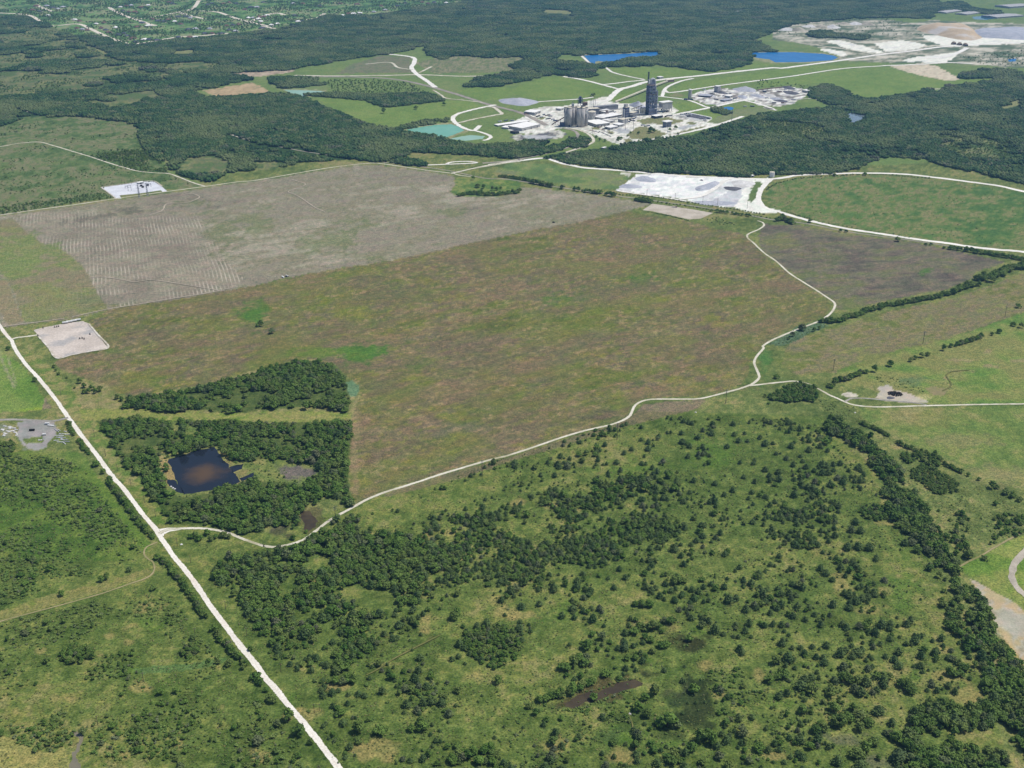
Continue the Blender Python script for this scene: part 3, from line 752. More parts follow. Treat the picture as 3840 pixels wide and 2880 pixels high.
# marshy, dark ground
MUD, MARSH = lin(78, 70, 66), lin(74, 80, 56)
for a in (('D3', 1080, 920, 125, 90, lin(62, 66, 46), .95), ('D3', 1450, 1180, 210, 200, lin(60, 68, 46), .95), ('D3', 1300, 1110, 160, 90, lin(70, 82, 56), .8), ('D3', 1450, 690, 140, 75, lin(64, 66, 46), .95), ('D3', 1250, 600, 120, 60, lin(90, 88, 60), .5), ('D3', 1280, 1060, 120, 60, lin(84, 86, 64), .7),
          ('D3', 1250, 1420, 150, 40, MARSH, .6), ('D3', 1000, 1280, 120, 90, lin(82, 96, 56), .7), ('D3', 780, 1400, 100, 45, lin(84, 98, 66), .7), ('D3', 420, 1180, 100, 40, lin(84, 86, 62), .7), ('C2', 200, 1440, 130, 50, lin(92, 86, 74), .8),
          ('C2', 330, 970, 140, 55, lin(116, 106, 104), .95), ('D4', 700, 1420, 130, 50, lin(122, 112, 104), .6), ('D4', 950, 1620, 140, 60, lin(124, 114, 106), .6), ('D2', 1180, 770, 170, 9, lin(92, 88, 62), .7), ('D2', 1380, 660, 130, 9, lin(92, 96, 62), .7)):
    splat(a[0], *a[1:5], a[5], a[6], rot=(-0.5 if a[2] in (770, 660) else 0))
for a in (('D3', 520, 1150, 150, 60, lin(92, 82, 60), .9), ('D3', 680, 1090, 170, 60, lin(96, 84, 62), .9), ('D3', 860, 1020, 170, 55, lin(98, 88, 64), .9), ('D3', 1000, 985, 110, 40, lin(104, 96, 66), .8), ('C2', 430, 1360, 110, 110, lin(104, 98, 68), .8),
          ('C1', 1290, 900, 60, 70, lin(176, 152, 108), .8), ('C1', 1330, 1010, 40, 70, lin(166, 142, 100), .8), ('C1', 1480, 810, 180, 40, lin(140, 138, 88), .7), ('C1', 1770, 880, 60, 90, lin(150, 134, 92), .7), ('C1', 1860, 1000, 70, 60, lin(150, 134, 92), .7), ('C1', 1640, 1120, 240, 30, lin(120, 122, 74), .6)):
    splat(a[0], *a[1:5], a[5], a[6], hard=.7)
for a in (('A2', 1230, 1080, 1500, 1025, 1650, 1018, 1790, 1082, 1600, 1165, 1380, 1125), ('A2', 230, 738, 560, 746, 670, 770, 510, 800, 360, 808), ('A3', 600, 456, 830, 444, 1290, 410, 1290, 480, 980, 492, 740, 560, 680, 525), ('A3', 2010, 475, 2060, 425, 'A4', 0, 425, 560, 436, 700, 478, 620, 512, 400, 524, 100, 524, 0, 500)):
    paint(q(*a), n12, lin(150, 142, 108), lin(176, 168, 140), amt=.7)
# reeds by the track and by the wood
REED = q('B4', 92, 1430, 180, 1380, 330, 1290, 500, 1258, 560, 1290, 400, 1352, 300, 1410, 180, 1447)
paint(REED, n12, lin(84, 106, 78), lin(98, 118, 90), c='reed_bed')
paint(q('C2', 715, 275, 770, 262, 822, 300, 832, 345, 800, 385, 760, 390, 745, 350), n12, lin(98, 126, 96), lin(110, 136, 104), c='reed_bed')
paint(q('D1', 1030, 890, 1200, 860, 1500, 850, 1740, 805, 1790, 820, 1660, 870, 1400, 910, 1100, 925), n12, lin(96, 120, 74), lin(106, 126, 82), c='reed_bed')

near = inpoly(SX, SY, q('S', -420, 1500, 1000, 2000, 1800, 1740, 2400, 1540, 3100, 1560, 3400, 1900, 3600, 2300, 3900, 3200, -420, 3200))
LAND[near] *= np.array([0.82, 0.90, 0.72])
fi = inpoly(QX, QY, FALLOW)
for sc_f, sd, lo, hi, cc, am in ((9, 201, .62, .84, lin(134, 136, 70), .6), (9, 202, .62, .84, lin(104, 98, 84), .5), (7, 203, .66, .86, lin(166, 148, 118), .6), (13, 204, .66, .84, lin(92, 110, 58), .5), (60, 205, .55, .8, lin(114, 106, 90), .5), (90, 207, .5, .8, lin(134, 118, 96), .45), (70, 206, .66, .86, lin(114, 122, 64), .4)):
    w = (sm(lo, hi, fbm(WX, WY, sc_f, sd, 3, EDGE_ANG, 1.8)) * am * fi)[:, None]
    LAND[:] = LAND * (1 - w) + cc * w
for a in (('B2', 800, 1480, 200, 70, GRN, .85), ('C2', 830, 60, 200, 80, GRN, .85), ('C2', 480, 50, 290, 45, lin(106, 128, 62), .7), ('B2', 10, 1210, 80, 110, GRN, .7), ('B2', 650, 1170, 340, 90, YGR, .35), ('B3', 1060, 920, 160, 50, GRN, .4), ('B3', 450, 1080, 140, 60, GRN, .35),
          ('B1', 1950, 1210, 130, 60, GRN, .5), ('B3', 1250, 520, 380, 50, lin(118, 126, 70), .5), ('C2', 790, 800, 40, 380, lin(150, 134, 110), .5)):
    splat(a[0], *a[1:5], a[5], a[6])
LAND[fi] *= np.array([0.97, 0.915, 0.88])
LAND[(CLS == cls('ploughed_field')) | (CLS == cls('drilled_plot'))] *= np.array([0.89, 0.83, 0.785])
LAND[CLS == cls('young_crop_strip')] *= np.array([.96, .86, .90])
LAND[inpoly(QX, QY, FLD2) | inpoly(QX, QY, FLD3)] *= 0.88
LAND[inpoly(QX, QY, LOOP)] *= np.array([0.84, 0.88, 0.82])
LAND[CLS == cls('rough_meadow')] *= np.array([0.84, 0.88, 0.82])
STK = np.zeros(nv)
STK[inpoly(QX, QY, FALLOW)] = 1.0
STK[inpoly(QX, QY, FLD2)] = .9
STK[inpoly(QX, QY, FLD3)] = .7
STK[inpoly(QX, QY, GREY)] = .45
# lighten everything a little where grass is thin: fine patchiness kept in the vertex layer
LAND *= (0.90 + 0.2 * n12)[:, None]

mland, nt, N, L, bs = newmat('land')
at = N.new('ShaderNodeAttribute')
at.attribute_name = 'land'
sa = N.new('ShaderNodeAttribute')
sa.attribute_name = 'rows'
geo = N.new('ShaderNodeNewGeometry')
f1 = ramp(nt, noise(nt, 0.42, 4, rough=0.7), 0.32, 0.68)
f2 = ramp(nt, noise(nt, 0.14, 5, rough=0.7), 0.34, 0.68)
f3 = ramp(nt, noise(nt, 0.045, 4), 0.35, 0.7)
sn_ = N.new('ShaderNodeAttribute')
sn_.attribute_name = 'stone'
grain = math_(nt, 'SUBTRACT', 1.0, math_(nt, 'MULTIPLY', sn_.outputs['Fac'], 0.7))
c = at.outputs['Color']
c = mixc(nt, grain, c, mixc(nt, f1, (0.52, 0.58, 0.56), (1.42, 1.38, 1.32)), 'MULTIPLY')
c = mixc(nt, grain, c, mixc(nt, f2, (0.72, 0.80, 0.76), (1.26, 1.20, 1.16)), 'MULTIPLY')
c = mixc(nt, 1.0, c, mixc(nt, f3, (0.93, 0.99, 0.95), (1.07, 1.01, 1.02)), 'MULTIPLY')
# mowing and drilling streaks across the fields
ma = N.new('ShaderNodeMapping')
ma.inputs['Rotation'].default_value = (0, 0, -EDGE_ANG)
L.new(geo.outputs['Position'], ma.inputs['Vector'])
mb_ = N.new('ShaderNodeMapping')
mb_.inputs['Scale'].default_value = (0.42, 1.0, 1.0)
L.new(ma.outputs[0], mb_.inputs['Vector'])
sk = N.new('ShaderNodeAttribute')
sk.attribute_name = 'streak'
k1 = ramp(nt, noise(nt, 0.10, 5, mb_.outputs[0], .65), .30, .70)
k2 = ramp(nt, noise(nt, 0.035, 4, mb_.outputs[0], .6), .32, .68)
c = mixc(nt, sk.outputs['Fac'], c, mixc(nt, 1.0, c, mixc(nt, k1, (0.86, 0.88, 0.90), (1.13, 1.11, 1.07)), 'MULTIPLY'))
c = mixc(nt, sk.outputs['Fac'], c, mixc(nt, 1.0, c, mixc(nt, k2, (1.06, 0.98, 1.01), (0.92, 1.04, 0.90)), 'MULTIPLY'))
# drill rows: bright stubble lines a few metres apart, broken up
mp = N.new('ShaderNodeMapping')
mp.inputs['Rotation'].default_value = (0, 0, -ROW_ANG)
L.new(geo.outputs['Position'], mp.inputs['Vector'])
sp = N.new('ShaderNodeSeparateXYZ')
L.new(mp.outputs[0], sp.inputs[0])
wob = math_(nt, 'MULTIPLY', noise(nt, 0.005, 2), 9.0)
ph = math_(nt, 'ADD', math_(nt, 'MULTIPLY', sp.outputs[1], 2 * math.pi / 8.0), wob)
sn = ramp(nt, math_(nt, 'SINE', ph), 0.1, 0.95)
brk = math_(nt, 'MULTIPLY', ramp(nt, noise(nt, 0.02, 4, rough=.6), 0.34, 0.66), ramp(nt, noise(nt, 0.006, 3), 0.34, 0.60))
sn = math_(nt, 'MULTIPLY', math_(nt, 'MULTIPLY', sn, brk), sa.outputs['Fac'])
c = mixc(nt, math_(nt, 'MULTIPLY', sn, 0.6), c, lin(206, 196, 178))
L.new(c, bs.inputs['Base Color'])
bs.inputs['Roughness'].default_value = 1.0
bs.inputs['Specular IOR Level'].default_value = 0.05

quad = np.arange(nr * nc).reshape(nr, nc)
fq = np.stack([quad[1:, :-1], quad[1:, 1:], quad[:-1, 1:], quad[:-1, :-1]], -1).reshape(-1, 4)
fc = CLS[fq[:, 0]]
for k in range(1, 4):
    fc = np.maximum(fc, CLS[fq[:, k]])
V3 = np.stack([WX, WY, np.zeros(nv)], 1)
LBL = {'ground': ('rough green pasture with dry tan patches over the foreground', 'ground'), 'meadow': ('smooth green meadows around the works and haul road', 'meadow'),
       'rough_meadow': ('rough olive grassland at the edge of the far forest', 'grassland'), 'forest_floor': ('dark ground under the far forest', 'forest floor'),
       'glade': ('dry yellowish glades opening in the far forest', 'glade'), 'suburb_lawn': ('green lawns between the houses of the far suburb', 'lawn'),
       'bare_clearing': ('bare tan and pale stony clearings', 'clearing'), 'quarry_floor': ('white and tan quarry ground behind the blue lake', 'quarry'),
       'works_yard': ('dusty white yard under the cement works', 'yard'), 'gravel_yard': ('bright white gravel yard beside the haul road', 'yard'),
       'ploughed_field': ('grey brown ploughed field above the fallow field', 'field'), 'drilled_plot': ('grey plot with pale drilled rows inside ploughed field', 'field'),
       'young_crop_strip': ('green strip of young crop at ploughed field end', 'field'), 'fallow_field': ('large brown and green fallow field in the middle', 'field'),
       'stubble_field': ('brown stubble fields right of the narrow gravel track', 'field'), 'crop_field': ('bright green crop field left of the white road', 'field'),
       'scrap_yard': ('grey dirt scrap yard left of the white road', 'yard'), 'reed_bed': ('blue green reed beds in wet hollows', 'reeds')}
for k, nm in enumerate(CN):
    ff = fq[fc == k]
    if len(ff) == 0:
        continue
    us, inv = np.unique(ff, return_inverse=True)
    me = mesh_np(nm, V3[us], inv.reshape(-1, 4), {'land': ('FLOAT_COLOR', np.c_[LAND[us], np.ones(len(us))]), 'rows': ('FLOAT', STR[us]), 'stone': ('FLOAT', STN[us]), 'streak': ('FLOAT', STK[us])}, smooth=True)
    link(nm, me, mland, label=LBL[nm][0], cat=LBL[nm][1], kind='structure')
# the plain beyond, out to the horizon
mfar = mottled('far_plain', lin(62, 84, 52), lin(96, 112, 66), 0.004, 0.05, c2=lin(120, 124, 84), s3=0.0015)
b_ = MB()
b_.add([(-60000, -20000, -1.2), (60000, -20000, -1.2), (60000, 80000, -1.2), (-60000, 80000, -1.2)], [(0, 1, 2, 3)])
b_.obj('plain', mfar, label='wooded plain stretching away to the horizon', cat='plain', kind='structure')

# ------------------------------------------------------------------ roads, tracks, rail, pads


M_PALE = mottled('pale_dust', lin(246, 242, 232), lin(230, 226, 216), 0.02, 0.3)

M_GREYRD = mottled('grey_road', lin(168, 164, 156), lin(148, 144, 136), 0.03, 0.3)
M_BALLAST = mottled('rail_ballast', lin(168, 158, 146), lin(142, 136, 126), 0.03, 0.4)
M_TAN = mottled('tan_street', lin(236, 226, 204), lin(218, 208, 188), 0.02, 0.3)
_zr = [0.10]


def roadmat(name, c0, c1, c2, verge=None, rut=0.8, soft=0.62):
    """gravel with two paler wheel lines, a dusty crown and a ragged grassy edge"""
    m, nt, N, L, b = newmat(name)
    a_ = N.new('ShaderNodeAttribute')
    a_.attribute_name = 'across'
    ab = math_(nt, 'ABSOLUTE', a_.outputs['Fac'])
    c = mixc(nt, ramp(nt, noise(nt, 0.03, 4), .35, .65), c0, c1)
    c = mixc(nt, ramp(nt, noise(nt, 0.011, 4), .56, .7), c, c2)
    crown = math_(nt, 'MULTIPLY', math_(nt, 'SUBTRACT', 1.0, ramp(nt, ab, 0.0, 0.34)), ramp(nt, noise(nt, 0.06, 3), .35, .7))
    c = mixc(nt, math_(nt, 'MULTIPLY', crown, .55), c, c2)
    c = mixc(nt, 1.0, c, mixc(nt, ramp(nt, noise(nt, .5, 3), .3, .7), (.86, .86, .85), (1.1, 1.1, 1.1)), 'MULTIPLY')
    e = math_(nt, 'ADD', ab, math_(nt, 'MULTIPLY', math_(nt, 'SUBTRACT', noise(nt, .22, 4), .5), .9))
    c = mixc(nt, ramp(nt, e, soft, 1.0), c, verge if verge is not None else lin(118, 126, 76))
    L.new(c, b.inputs['Base Color'])
    b.inputs['Roughness'].default_value = 1.0
    b.inputs['Specular IOR Level'].default_value = .05
    return m



M_GRAVEL = roadmat('white_gravel', lin(242, 237, 226), lin(230, 224, 212), lin(224, 210, 194), soft=.84)
M_TRACK = roadmat('track_gravel', lin(228, 222, 206), lin(204, 198, 178), lin(172, 166, 134))
M_DIRT = roadmat('dirt_track', lin(176, 160, 126), lin(150, 142, 100), lin(122, 126, 74), soft=.4)


def catmull(P, step):
    P = np.vstack([2 * P[0] - P[1], P, 2 * P[-1] - P[-2]])
    out = []
    for i in range(1, len(P) - 2):
        n = max(2, int(np.linalg.norm(P[i + 1] - P[i]) / step))
        t = np.linspace(0, 1, n, endpoint=False)[:, None]
        p0, p1, p2, p3 = P[i - 1], P[i], P[i + 1], P[i + 2]
        out.append(0.5 * (2 * p1 + (p2 - p0) * t + (2 * p0 - 5 * p1 + 4 * p2 - p3) * t ** 2 + (3 * p1 - p0 - 3 * p2 + p3) * t ** 3))
    out.append(P[-2][None])
    return np.vstack(out)


def road(name, label, pts, width, mat, cat='road', jit=0.22, step=None, group=None, z=None):
    g = ground(pts)
    L_ = np.linalg.norm(np.diff(g, axis=0), axis=1).sum()
    step = step or max(3.0, min(14.0, L_ / 120))
    C = catmull(g, step)
    d = np.gradient(C, axis=0)
    d /= np.maximum(np.linalg.norm(d, axis=1), 1e-6)[:, None]
    nrm = np.stack([-d[:, 1], d[:, 0]], 1)
    wl = width / 2 * (1 + jit * (fbm(C[:, 0], C[:, 1], 9, 5, 2) - .5) * 2)
    wr = width / 2 * (1 + jit * (fbm(C[:, 0], C[:, 1], 9, 6, 2) - .5) * 2)
    _zr[0] += 0.012
    zz = _zr[0] if z is None else z
    n = len(C)
    ts = (-1.0, -.8, -.42, 0.0, .42, .8, 1.0)
    m = len(ts)
    V = np.zeros((m * n, 3))
    ac = np.zeros(m * n)
    for k, t_ in enumerate(ts):
        V[k * n:(k + 1) * n, :2] = C + nrm * (np.where(t_ > 0, wl, wr) * t_)[:, None]
        ac[k * n:(k + 1) * n] = t_
    V[:, 2] = zz
    i = np.arange(n - 1)
    fs = np.vstack([np.stack([i + k * n, i + k * n + 1, i + (k + 1) * n + 1, i + (k + 1) * n], 1) for k in range(m - 1)])
    me = mesh_np(name, V, fs, {'across': ('FLOAT', ac)})
    return link(name, me, mat, label=label, cat=cat, kind='structure', group=group)


road('gravel_road', 'wide white gravel road running diagonally down from left edge', q('B1', -260, 930, -60, 1205, 0, 1290, 50, 1362, 95, 1405, 'C1', 110, 5, 200, 135, 300, 245, 400, 368, 490, 488, 530, 550, 600, 645, 700, 775, 790, 895, 870, 1005, 960, 1100,
     1050, 1222, 1120, 1315, 1200, 1405, 1245, 1475, 1300, 1555, 1370, 1655, 'D1', 1450, 130, 1530, 240, 1620, 375, 1720, 508, 1820, 645, 1900, 745, 1990, 855, 'D2', 100, 965, 200, 1080, 320, 1225, 420, 1345, 520, 1475, 620, 1600, 700, 1705, 800, 1840), 7.0, M_GRAVEL)
road('gravel_track', 'narrow pale gravel track winding below the fallow field', q('C1', 1238, 1455, 1300, 1424, 1400, 1415, 1550, 1412, 1660, 1422, 1750, 1440, 1830, 1470, 1900, 1500, 2050, 1550, 'C2', 80, 1548, 140, 1558, 215, 1553, 300, 1535, 380, 1505, 440, 1470,
     520, 1405, 600, 1345, 700, 1290, 800, 1235, 870, 1195, 1000, 1140, 1150, 1092, 1300, 1045, 1450, 995, 1600, 950, 1770, 900, 1900, 865, 'C3', 0, 850, 200, 785, 400, 715, 600, 655, 800, 610, 900, 575, 960, 535, 980, 490, 1000, 455, 1050, 425, 1120, 410,
     1250, 407, 1400, 408, 1520, 402, 1650, 370, 1800, 330, 1900, 295, 1940, 268, 1966, 235, 1945, 180, 1925, 130, 1940, 80, 2000, 10, 'B4', 40, 1450, 95, 1412, 180, 1372, 330, 1310, 460, 1262, 530, 1225, 580, 1180, 605, 1130, 590, 1100, 530, 1060, 440, 1000, 350, 945,
     250, 880, 150, 790, 'B3', 2000, 720, 1920, 645, 1870, 600, 1885, 572, 1960, 540, 2002, 508, 1990, 485, 1950, 472), 5.2, M_TRACK)
road('gravel_track', 'pale gravel track leaving the junction towards the right edge', q('C3', 1890, 303, 'C4', 0, 297, 100, 285, 200, 275, 280, 268, 350, 278, 410, 295, 470, 325, 560, 375, 640, 410, 720, 445, 800, 460, 900, 468, 1000, 468, 1200, 462, 1400, 457, 1700, 450, 2074, 445, 2500, 440), 5.0, M_TRACK)
road('gravel_track', 'short looping track in front of the black tyre heap', q('C4', 680, 428, 740, 402, 850, 402, 950, 412, 1100, 425, 1250, 440, 1320, 454), 4.0, M_GREYRD)
road('haul_road', 'white haul road along the front of the right forest', q('A3', -150, 1368, 0, 1348, 150, 1328, 320, 1312, 440, 1350, 560, 1375, 'B3', 600, 60, 800, 75, 1000, 92, 1200, 110, 1400, 124, 1600, 134, 1800, 142, 1950, 148, 'B4', 100, 148, 200, 138, 300, 120, 400, 114, 600, 107, 800, 102,
     1000, 104, 1200, 115, 1400, 138, 1600, 163, 1750, 183, 1900, 205, 2074, 245, 2500, 330), 15, M_PALE)
road('haul_road', 'white haul road curving round the green field lower side', q('B4', 110, 150, 60, 190, 20, 250, 12, 310, 60, 370, 170, 402, 260, 432, 400, 470, 550, 505, 700, 535, 900, 565, 1100, 595, 1300, 625, 1500, 650, 1700, 680, 1900, 700, 2074, 715, 2500, 780), 14, M_PALE)
road('farm_track', 'straight pale track along the upper edge of ploughed field', q('B1', -500, 498, 0, 428, 300, 385, 600, 345, 900, 300, 1300, 245, 1600, 205, 1850, 170, 'B2', 0, 160, 250, 118, 500, 75, 700, 45, 880, 27, 960, 25, 1100, 43, 1300, 73, 1500, 98, 1545, 101, 1640, 82, 1800, 52, 2000, 18, 2100, 0), 6.0, M_TRACK)
road('farm_track', 'short gravel spur by the corner of ploughed field', q('B2', 1545, 100, 1600, 118, 1690, 130), 6.0, M_TRACK)
road('farm_track', 'pale track crossing the rough meadow above the substation', q('A1', -300, 1240, 0, 1215, 150, 1190, 320, 1178, 450, 1210, 600, 1255, 750, 1300, 900, 1350, 1050, 1395, 1150, 1420, 1300, 1435, 1400, 1440, 1500, 1475, 1600, 1515, 1700, 1545), 6.5, M_TRACK)
road('driveway', 'gravel driveway from white road to the square pad', q('B1', 92, 1392, 140, 1380, 200, 1374, 300, 1360), 6.0, M_TRACK)
road('driveway', 'grey driveway from white road past the scrap yard', q('C1', -200, 566, 0, 568, 150, 568, 300, 576, 420, 578, 530, 552), 6.5, M_GREYRD)
road('dirt_track', 'faint two-rut dirt track across the lower left scrub', q('C1', 1225, 1520, 1140, 1560, 1120, 1610, 1150, 1650, 'D1', 1190, 60, 1200, 120, 1150, 175, 1000, 230, 800, 300, 500, 385, 200, 465, 0, 520, -300, 600), 2.6, M_DIRT)
road('dirt_track', 'pale dirt path at the lower right edge', q('D4', 2160, -120, 2060, 0, 2000, 80, 1980, 170, 2010, 240, 2074, 310, 2200, 400), 8.0, mottled('pale_path', lin(190, 180, 164), lin(166, 158, 142), 0.05))
road('dirt_track', 'narrow grey track beside the bright grass lower right', q('D4', 1540, 112, 1640, 55, 1740, 8, 'C4', 1900, 1530, 2074, 1440, 2400, 1280), 3.2, M_DIRT)
road('railway', 'single railway line on grey ballast behind the fields', q('A2', -100, 1150, 0, 1172, 400, 1252, 700, 1297, 900, 1325, 1020, 1340, 1300, 1372, 1600, 1412, 'B2', 1800, 142, 'B3', 0, 150, 300, 196, 850, 278, 1200, 324, 1600, 380, 1950, 442, 'B4', 100, 462, 400, 498, 700, 558, 1100, 612, 1500, 672, 1900, 742, 2400, 830), 6.0, M_BALLAST, cat='railway')
# works roads
for lab, pts, w, m in (
        ('white works road climbing from silos to the upper conveyor', ('A3', 700, 850, 830, 832, 880, 790, 940, 742, 1040, 716, 1150, 682, 1330, 655, 1600, 628, 1900, 594, 2212, 562, 'A4', 200, 566, 400, 540, 700, 500, 1000, 455, 1300, 420, 1500, 392, 1800, 370, 2212, 350, 2700, 330), 26, M_PALE),
        ('pale road curving over the green hump behind the silos', ('A3', 120, 640, 210, 645), 14, M_PALE),
        ('pale road sweeping right of the green hump', ('A3', 470, 635, 560, 648, 700, 678, 850, 718, 940, 742), 16, M_PALE),
        ('pale link road behind the preheater tower', ('A3', 790, 702, 900, 692, 1000, 678, 1150, 664), 14, M_PALE),
        ('curved pale link road right of the tower', ('A3', 1290, 800, 1310, 745, 1350, 712, 1450, 672, 1550, 650), 14, M_PALE),
        ('long straight pale road above the second yard', ('A3', 1310, 745, 1350, 768, 1500, 750, 1750, 712, 2212, 652, 'A4', 300, 630, 700, 570, 1060, 545), 14, M_PALE),
        ('pale road round the green lawn by the small silo', ('A3', 1260, 798, 1500, 830, 1640, 882, 1690, 892), 12, M_PALE),
        ('pale road right of the baghouse to second yard', ('A3', 1340, 962, 1500, 930, 1690, 892, 1900, 845, 2000, 828), 16, M_PALE),
        ('pale road running out beside the blue settling pond', ('A3', 1980, 835, 2100, 865, 2212, 905, 'A4', 60, 892, 160, 915), 14, M_PALE),
        ('pale road along the grey stockpile', ('A3', 0, 852, 150, 856, 300, 842, 600, 822, 720, 806), 12, M_PALE),
        ('white road along the forest edge below the works', ('A3', 1070, 1172, 1250, 1150, 1480, 1102, 1660, 1060, 1850, 1003, 1960, 965), 14, M_PALE),
        ('white access road in front of the silos', ('A3', 330, 1308, 430, 1285, 560, 1242, 680, 1200, 722, 1165, 690, 1120, 620, 1085, 520, 1062), 12, M_TRACK),
        ('tan rail loop curving in front of the silos', ('A3', -200, 1355, 0, 1337, 150, 1312, 330, 1272, 480, 1230, 570, 1172, 592, 1125, 560, 1085, 470, 1066), 12, M_BALLAST),
        ('long horizontal road behind the pond', ('A2', 340, 626, 700, 630, 1100, 626, 1370, 620, 1700, 632, 1950, 631), 22, M_TRACK),
        ('wide tan rail spur slanting down to the works', ('A2', 480, 637, 950, 642, 1200, 662, 1400, 702, 1550, 742, 1750, 802, 1900, 852, 2050, 892, 'A3', 100, 930, 200, 972, 330, 1040), 20, M_BALLAST),
        ('white cul-de-sac above the rail spur', ('A2', 1050, 445, 1150, 452, 1320, 476, 1335, 520, 1312, 560, 1352, 612, 1440, 672, 1510, 725), 20, M_PALE),
        ('pale side track by the cul-de-sac', ('A2', 930, 532, 1130, 518, 1200, 560, 1320, 578), 14, M_TRACK),
        ('short pale spur by the cul-de-sac', ('A2', 1375, 605, 1480, 552), 14, M_TRACK),
        ('pale curved road round the turquoise pond', ('A2', 2010, 870, 1930, 886, 1800, 915, 1690, 948, 1655, 985, 1690, 1030, 1760, 1068, 1830, 1082, 1880, 1042), 16, M_PALE),
        ('pale road ending below the small pond', ('A2', 1830, 1082, 1920, 1108, 1968, 1132, 1950, 1155, 1905, 1166), 12, M_PALE),
        ('pale straight road from the pond to the white sheds', ('A2', 1700, 1020, 1850, 985, 2010, 955, 2060, 945, 2030, 915, 1990, 890, 1930, 886), 16, M_TRACK),
        ('pale hooked track left of the rail spur', ('A2', 1490, 745, 1560, 790, 1600, 815, 1750, 832, 1900, 850), 10, M_TRACK),
        ('pale service loop by the railway', ('A2', 1430, 1370, 1650, 1362, 1850, 1352, 1780, 1340, 1650, 1345, 1600, 1362), 9, M_PALE),
        ('pale service track joining the rail loop', ('A2', 1640, 1440, 1850, 1392, 2000, 1362, 2212, 1322, 'A3', 60, 1340), 10, M_TRACK),
        ('white causeway along the blue lake dam', ('A3', 615, 458, 650, 490, 690, 525, 740, 550, 820, 562, 880, 600, 1000, 632, 1140, 660), 12, M_PALE),
        ('pale shore road along the far side of lake', ('A3', 620, 457, 700, 452, 830, 445, 830, 410), 12, M_TRACK),
        ('pale forest track behind the ploughed field', ('A1', 130, 878, 180, 900, 240, 930, 300, 946, 400, 960), 8, M_TRACK),
        ('broken pale track through the left forest', ('A1', 1900, 1110, 2000, 1145, 2150, 1190, 'A2', 0, 1172), 8, M_TRACK),
        ('pale road along the right forest to the quarry', ('A4', 940, 825, 1150, 800, 1430, 745, 1550, 735, 1720, 705, 1960, 672), 14, M_TRACK),
        ('pale drive under the dark trees right of second yard', ('A4', 330, 825, 460, 820, 600, 858), 8, M_TRACK),
        ('pale quarry road in the far right', ('A4', 1040, 545, 1200, 540, 1420, 530, 1600, 520, 1790, 530), 18, M_PALE),
        ('pale curved quarry ramp', ('A4', 1330, 470, 1400, 480, 1560, 470, 1680, 430, 1740, 395), 26, M_PALE),
        ('pale quarry track by the lake', ('A4', 320, 352, 540, 382, 800, 420, 980, 452), 16, M_TRACK)):
    road('works_road', lab, q(*pts), w, m)
# suburb streets
for lab, pts in (('tan street curving along the left suburb edge', ('A1', -200, 95, 0, 108, 230, 125, 340, 180, 435, 218)),
                 ('tan street slanting to the forest corner', ('A1', 480, 212, 650, 200, 750, 240, 900, 310, 1070, 370, 1160, 425)),
                 ('tan street slanting past the middle houses', ('A1', 900, 60, 960, 95, 1060, 140, 1150, 170, 1290, 215)),
                 ('street lined by a row of young trees', ('A1', 1150, 160, 1350, 128, 1500, 98, 1600, 70, 1650, 5)),
                 ('tan street curving across the right suburb', ('A1', 1640, 90, 1800, 100, 1950, 150, 2080, 185, 2212, 215, 'A2', 80, 215, 180, 240)),
                 ('tan street along the forest edge', ('A1', 1080, 368, 1200, 355, 1450, 312, 1700, 295, 1900, 275)),
                 ('short tan street among upper left houses', ('A1', 300, 40, 360, 70, 430, 95)),
                 ('tan street behind the middle houses', ('A1', 1480, 100, 1560, 125, 1700, 160)),
                 ('tan street in the centre suburb', ('A2', -60, 200, 90, 130, 200, 110, 260, 125)),
                 ('tan lane ending at the forest', ('A2', 430, 165, 540, 145, 590, 112))):
    road('suburb_street', lab, q(*pts), 26, M_TAN, cat='street')


def sheet(name, label, poly, mat, z, cat, kind='structure', rag=0.8, step=6.0, group=None):
    g = ground(poly)
    out = []
    n = len(g)
    for i in range(n):
        a, b = g[i], g[(i + 1) % n]
        m = max(1, int(np.linalg.norm(b - a) / step))
        for t in np.arange(m) / m:
            out.append(a + (b - a) * t)
    out = np.array(out)
    if rag:
        out += np.stack([fbm(out[:, 0], out[:, 1], 7, 8, 2) - .5, fbm(out[:, 0], out[:, 1], 7, 9, 2) - .5], 1) * 2 * rag
    tr = tessellate_polygon([[Vector((p[0], p[1], 0)) for p in out]])
    V = np.c_[out, np.full(len(out), z)]
    me = bpy.data.meshes.new(name)
    fs = []
    for t in tr:
        a, b, c_ = (out[i] for i in t)
        if (b[0] - a[0]) * (c_[1] - a[1]) - (b[1] - a[1]) * (c_[0] - a[0]) < 0:
            t = (t[0], t[2], t[1])
        fs.append(tuple(t))
    me.from_pydata([tuple(v) for v in V], [], fs)
    me.update()
    return link(name, me, mat, label=label, cat=cat, kind=kind, group=group)


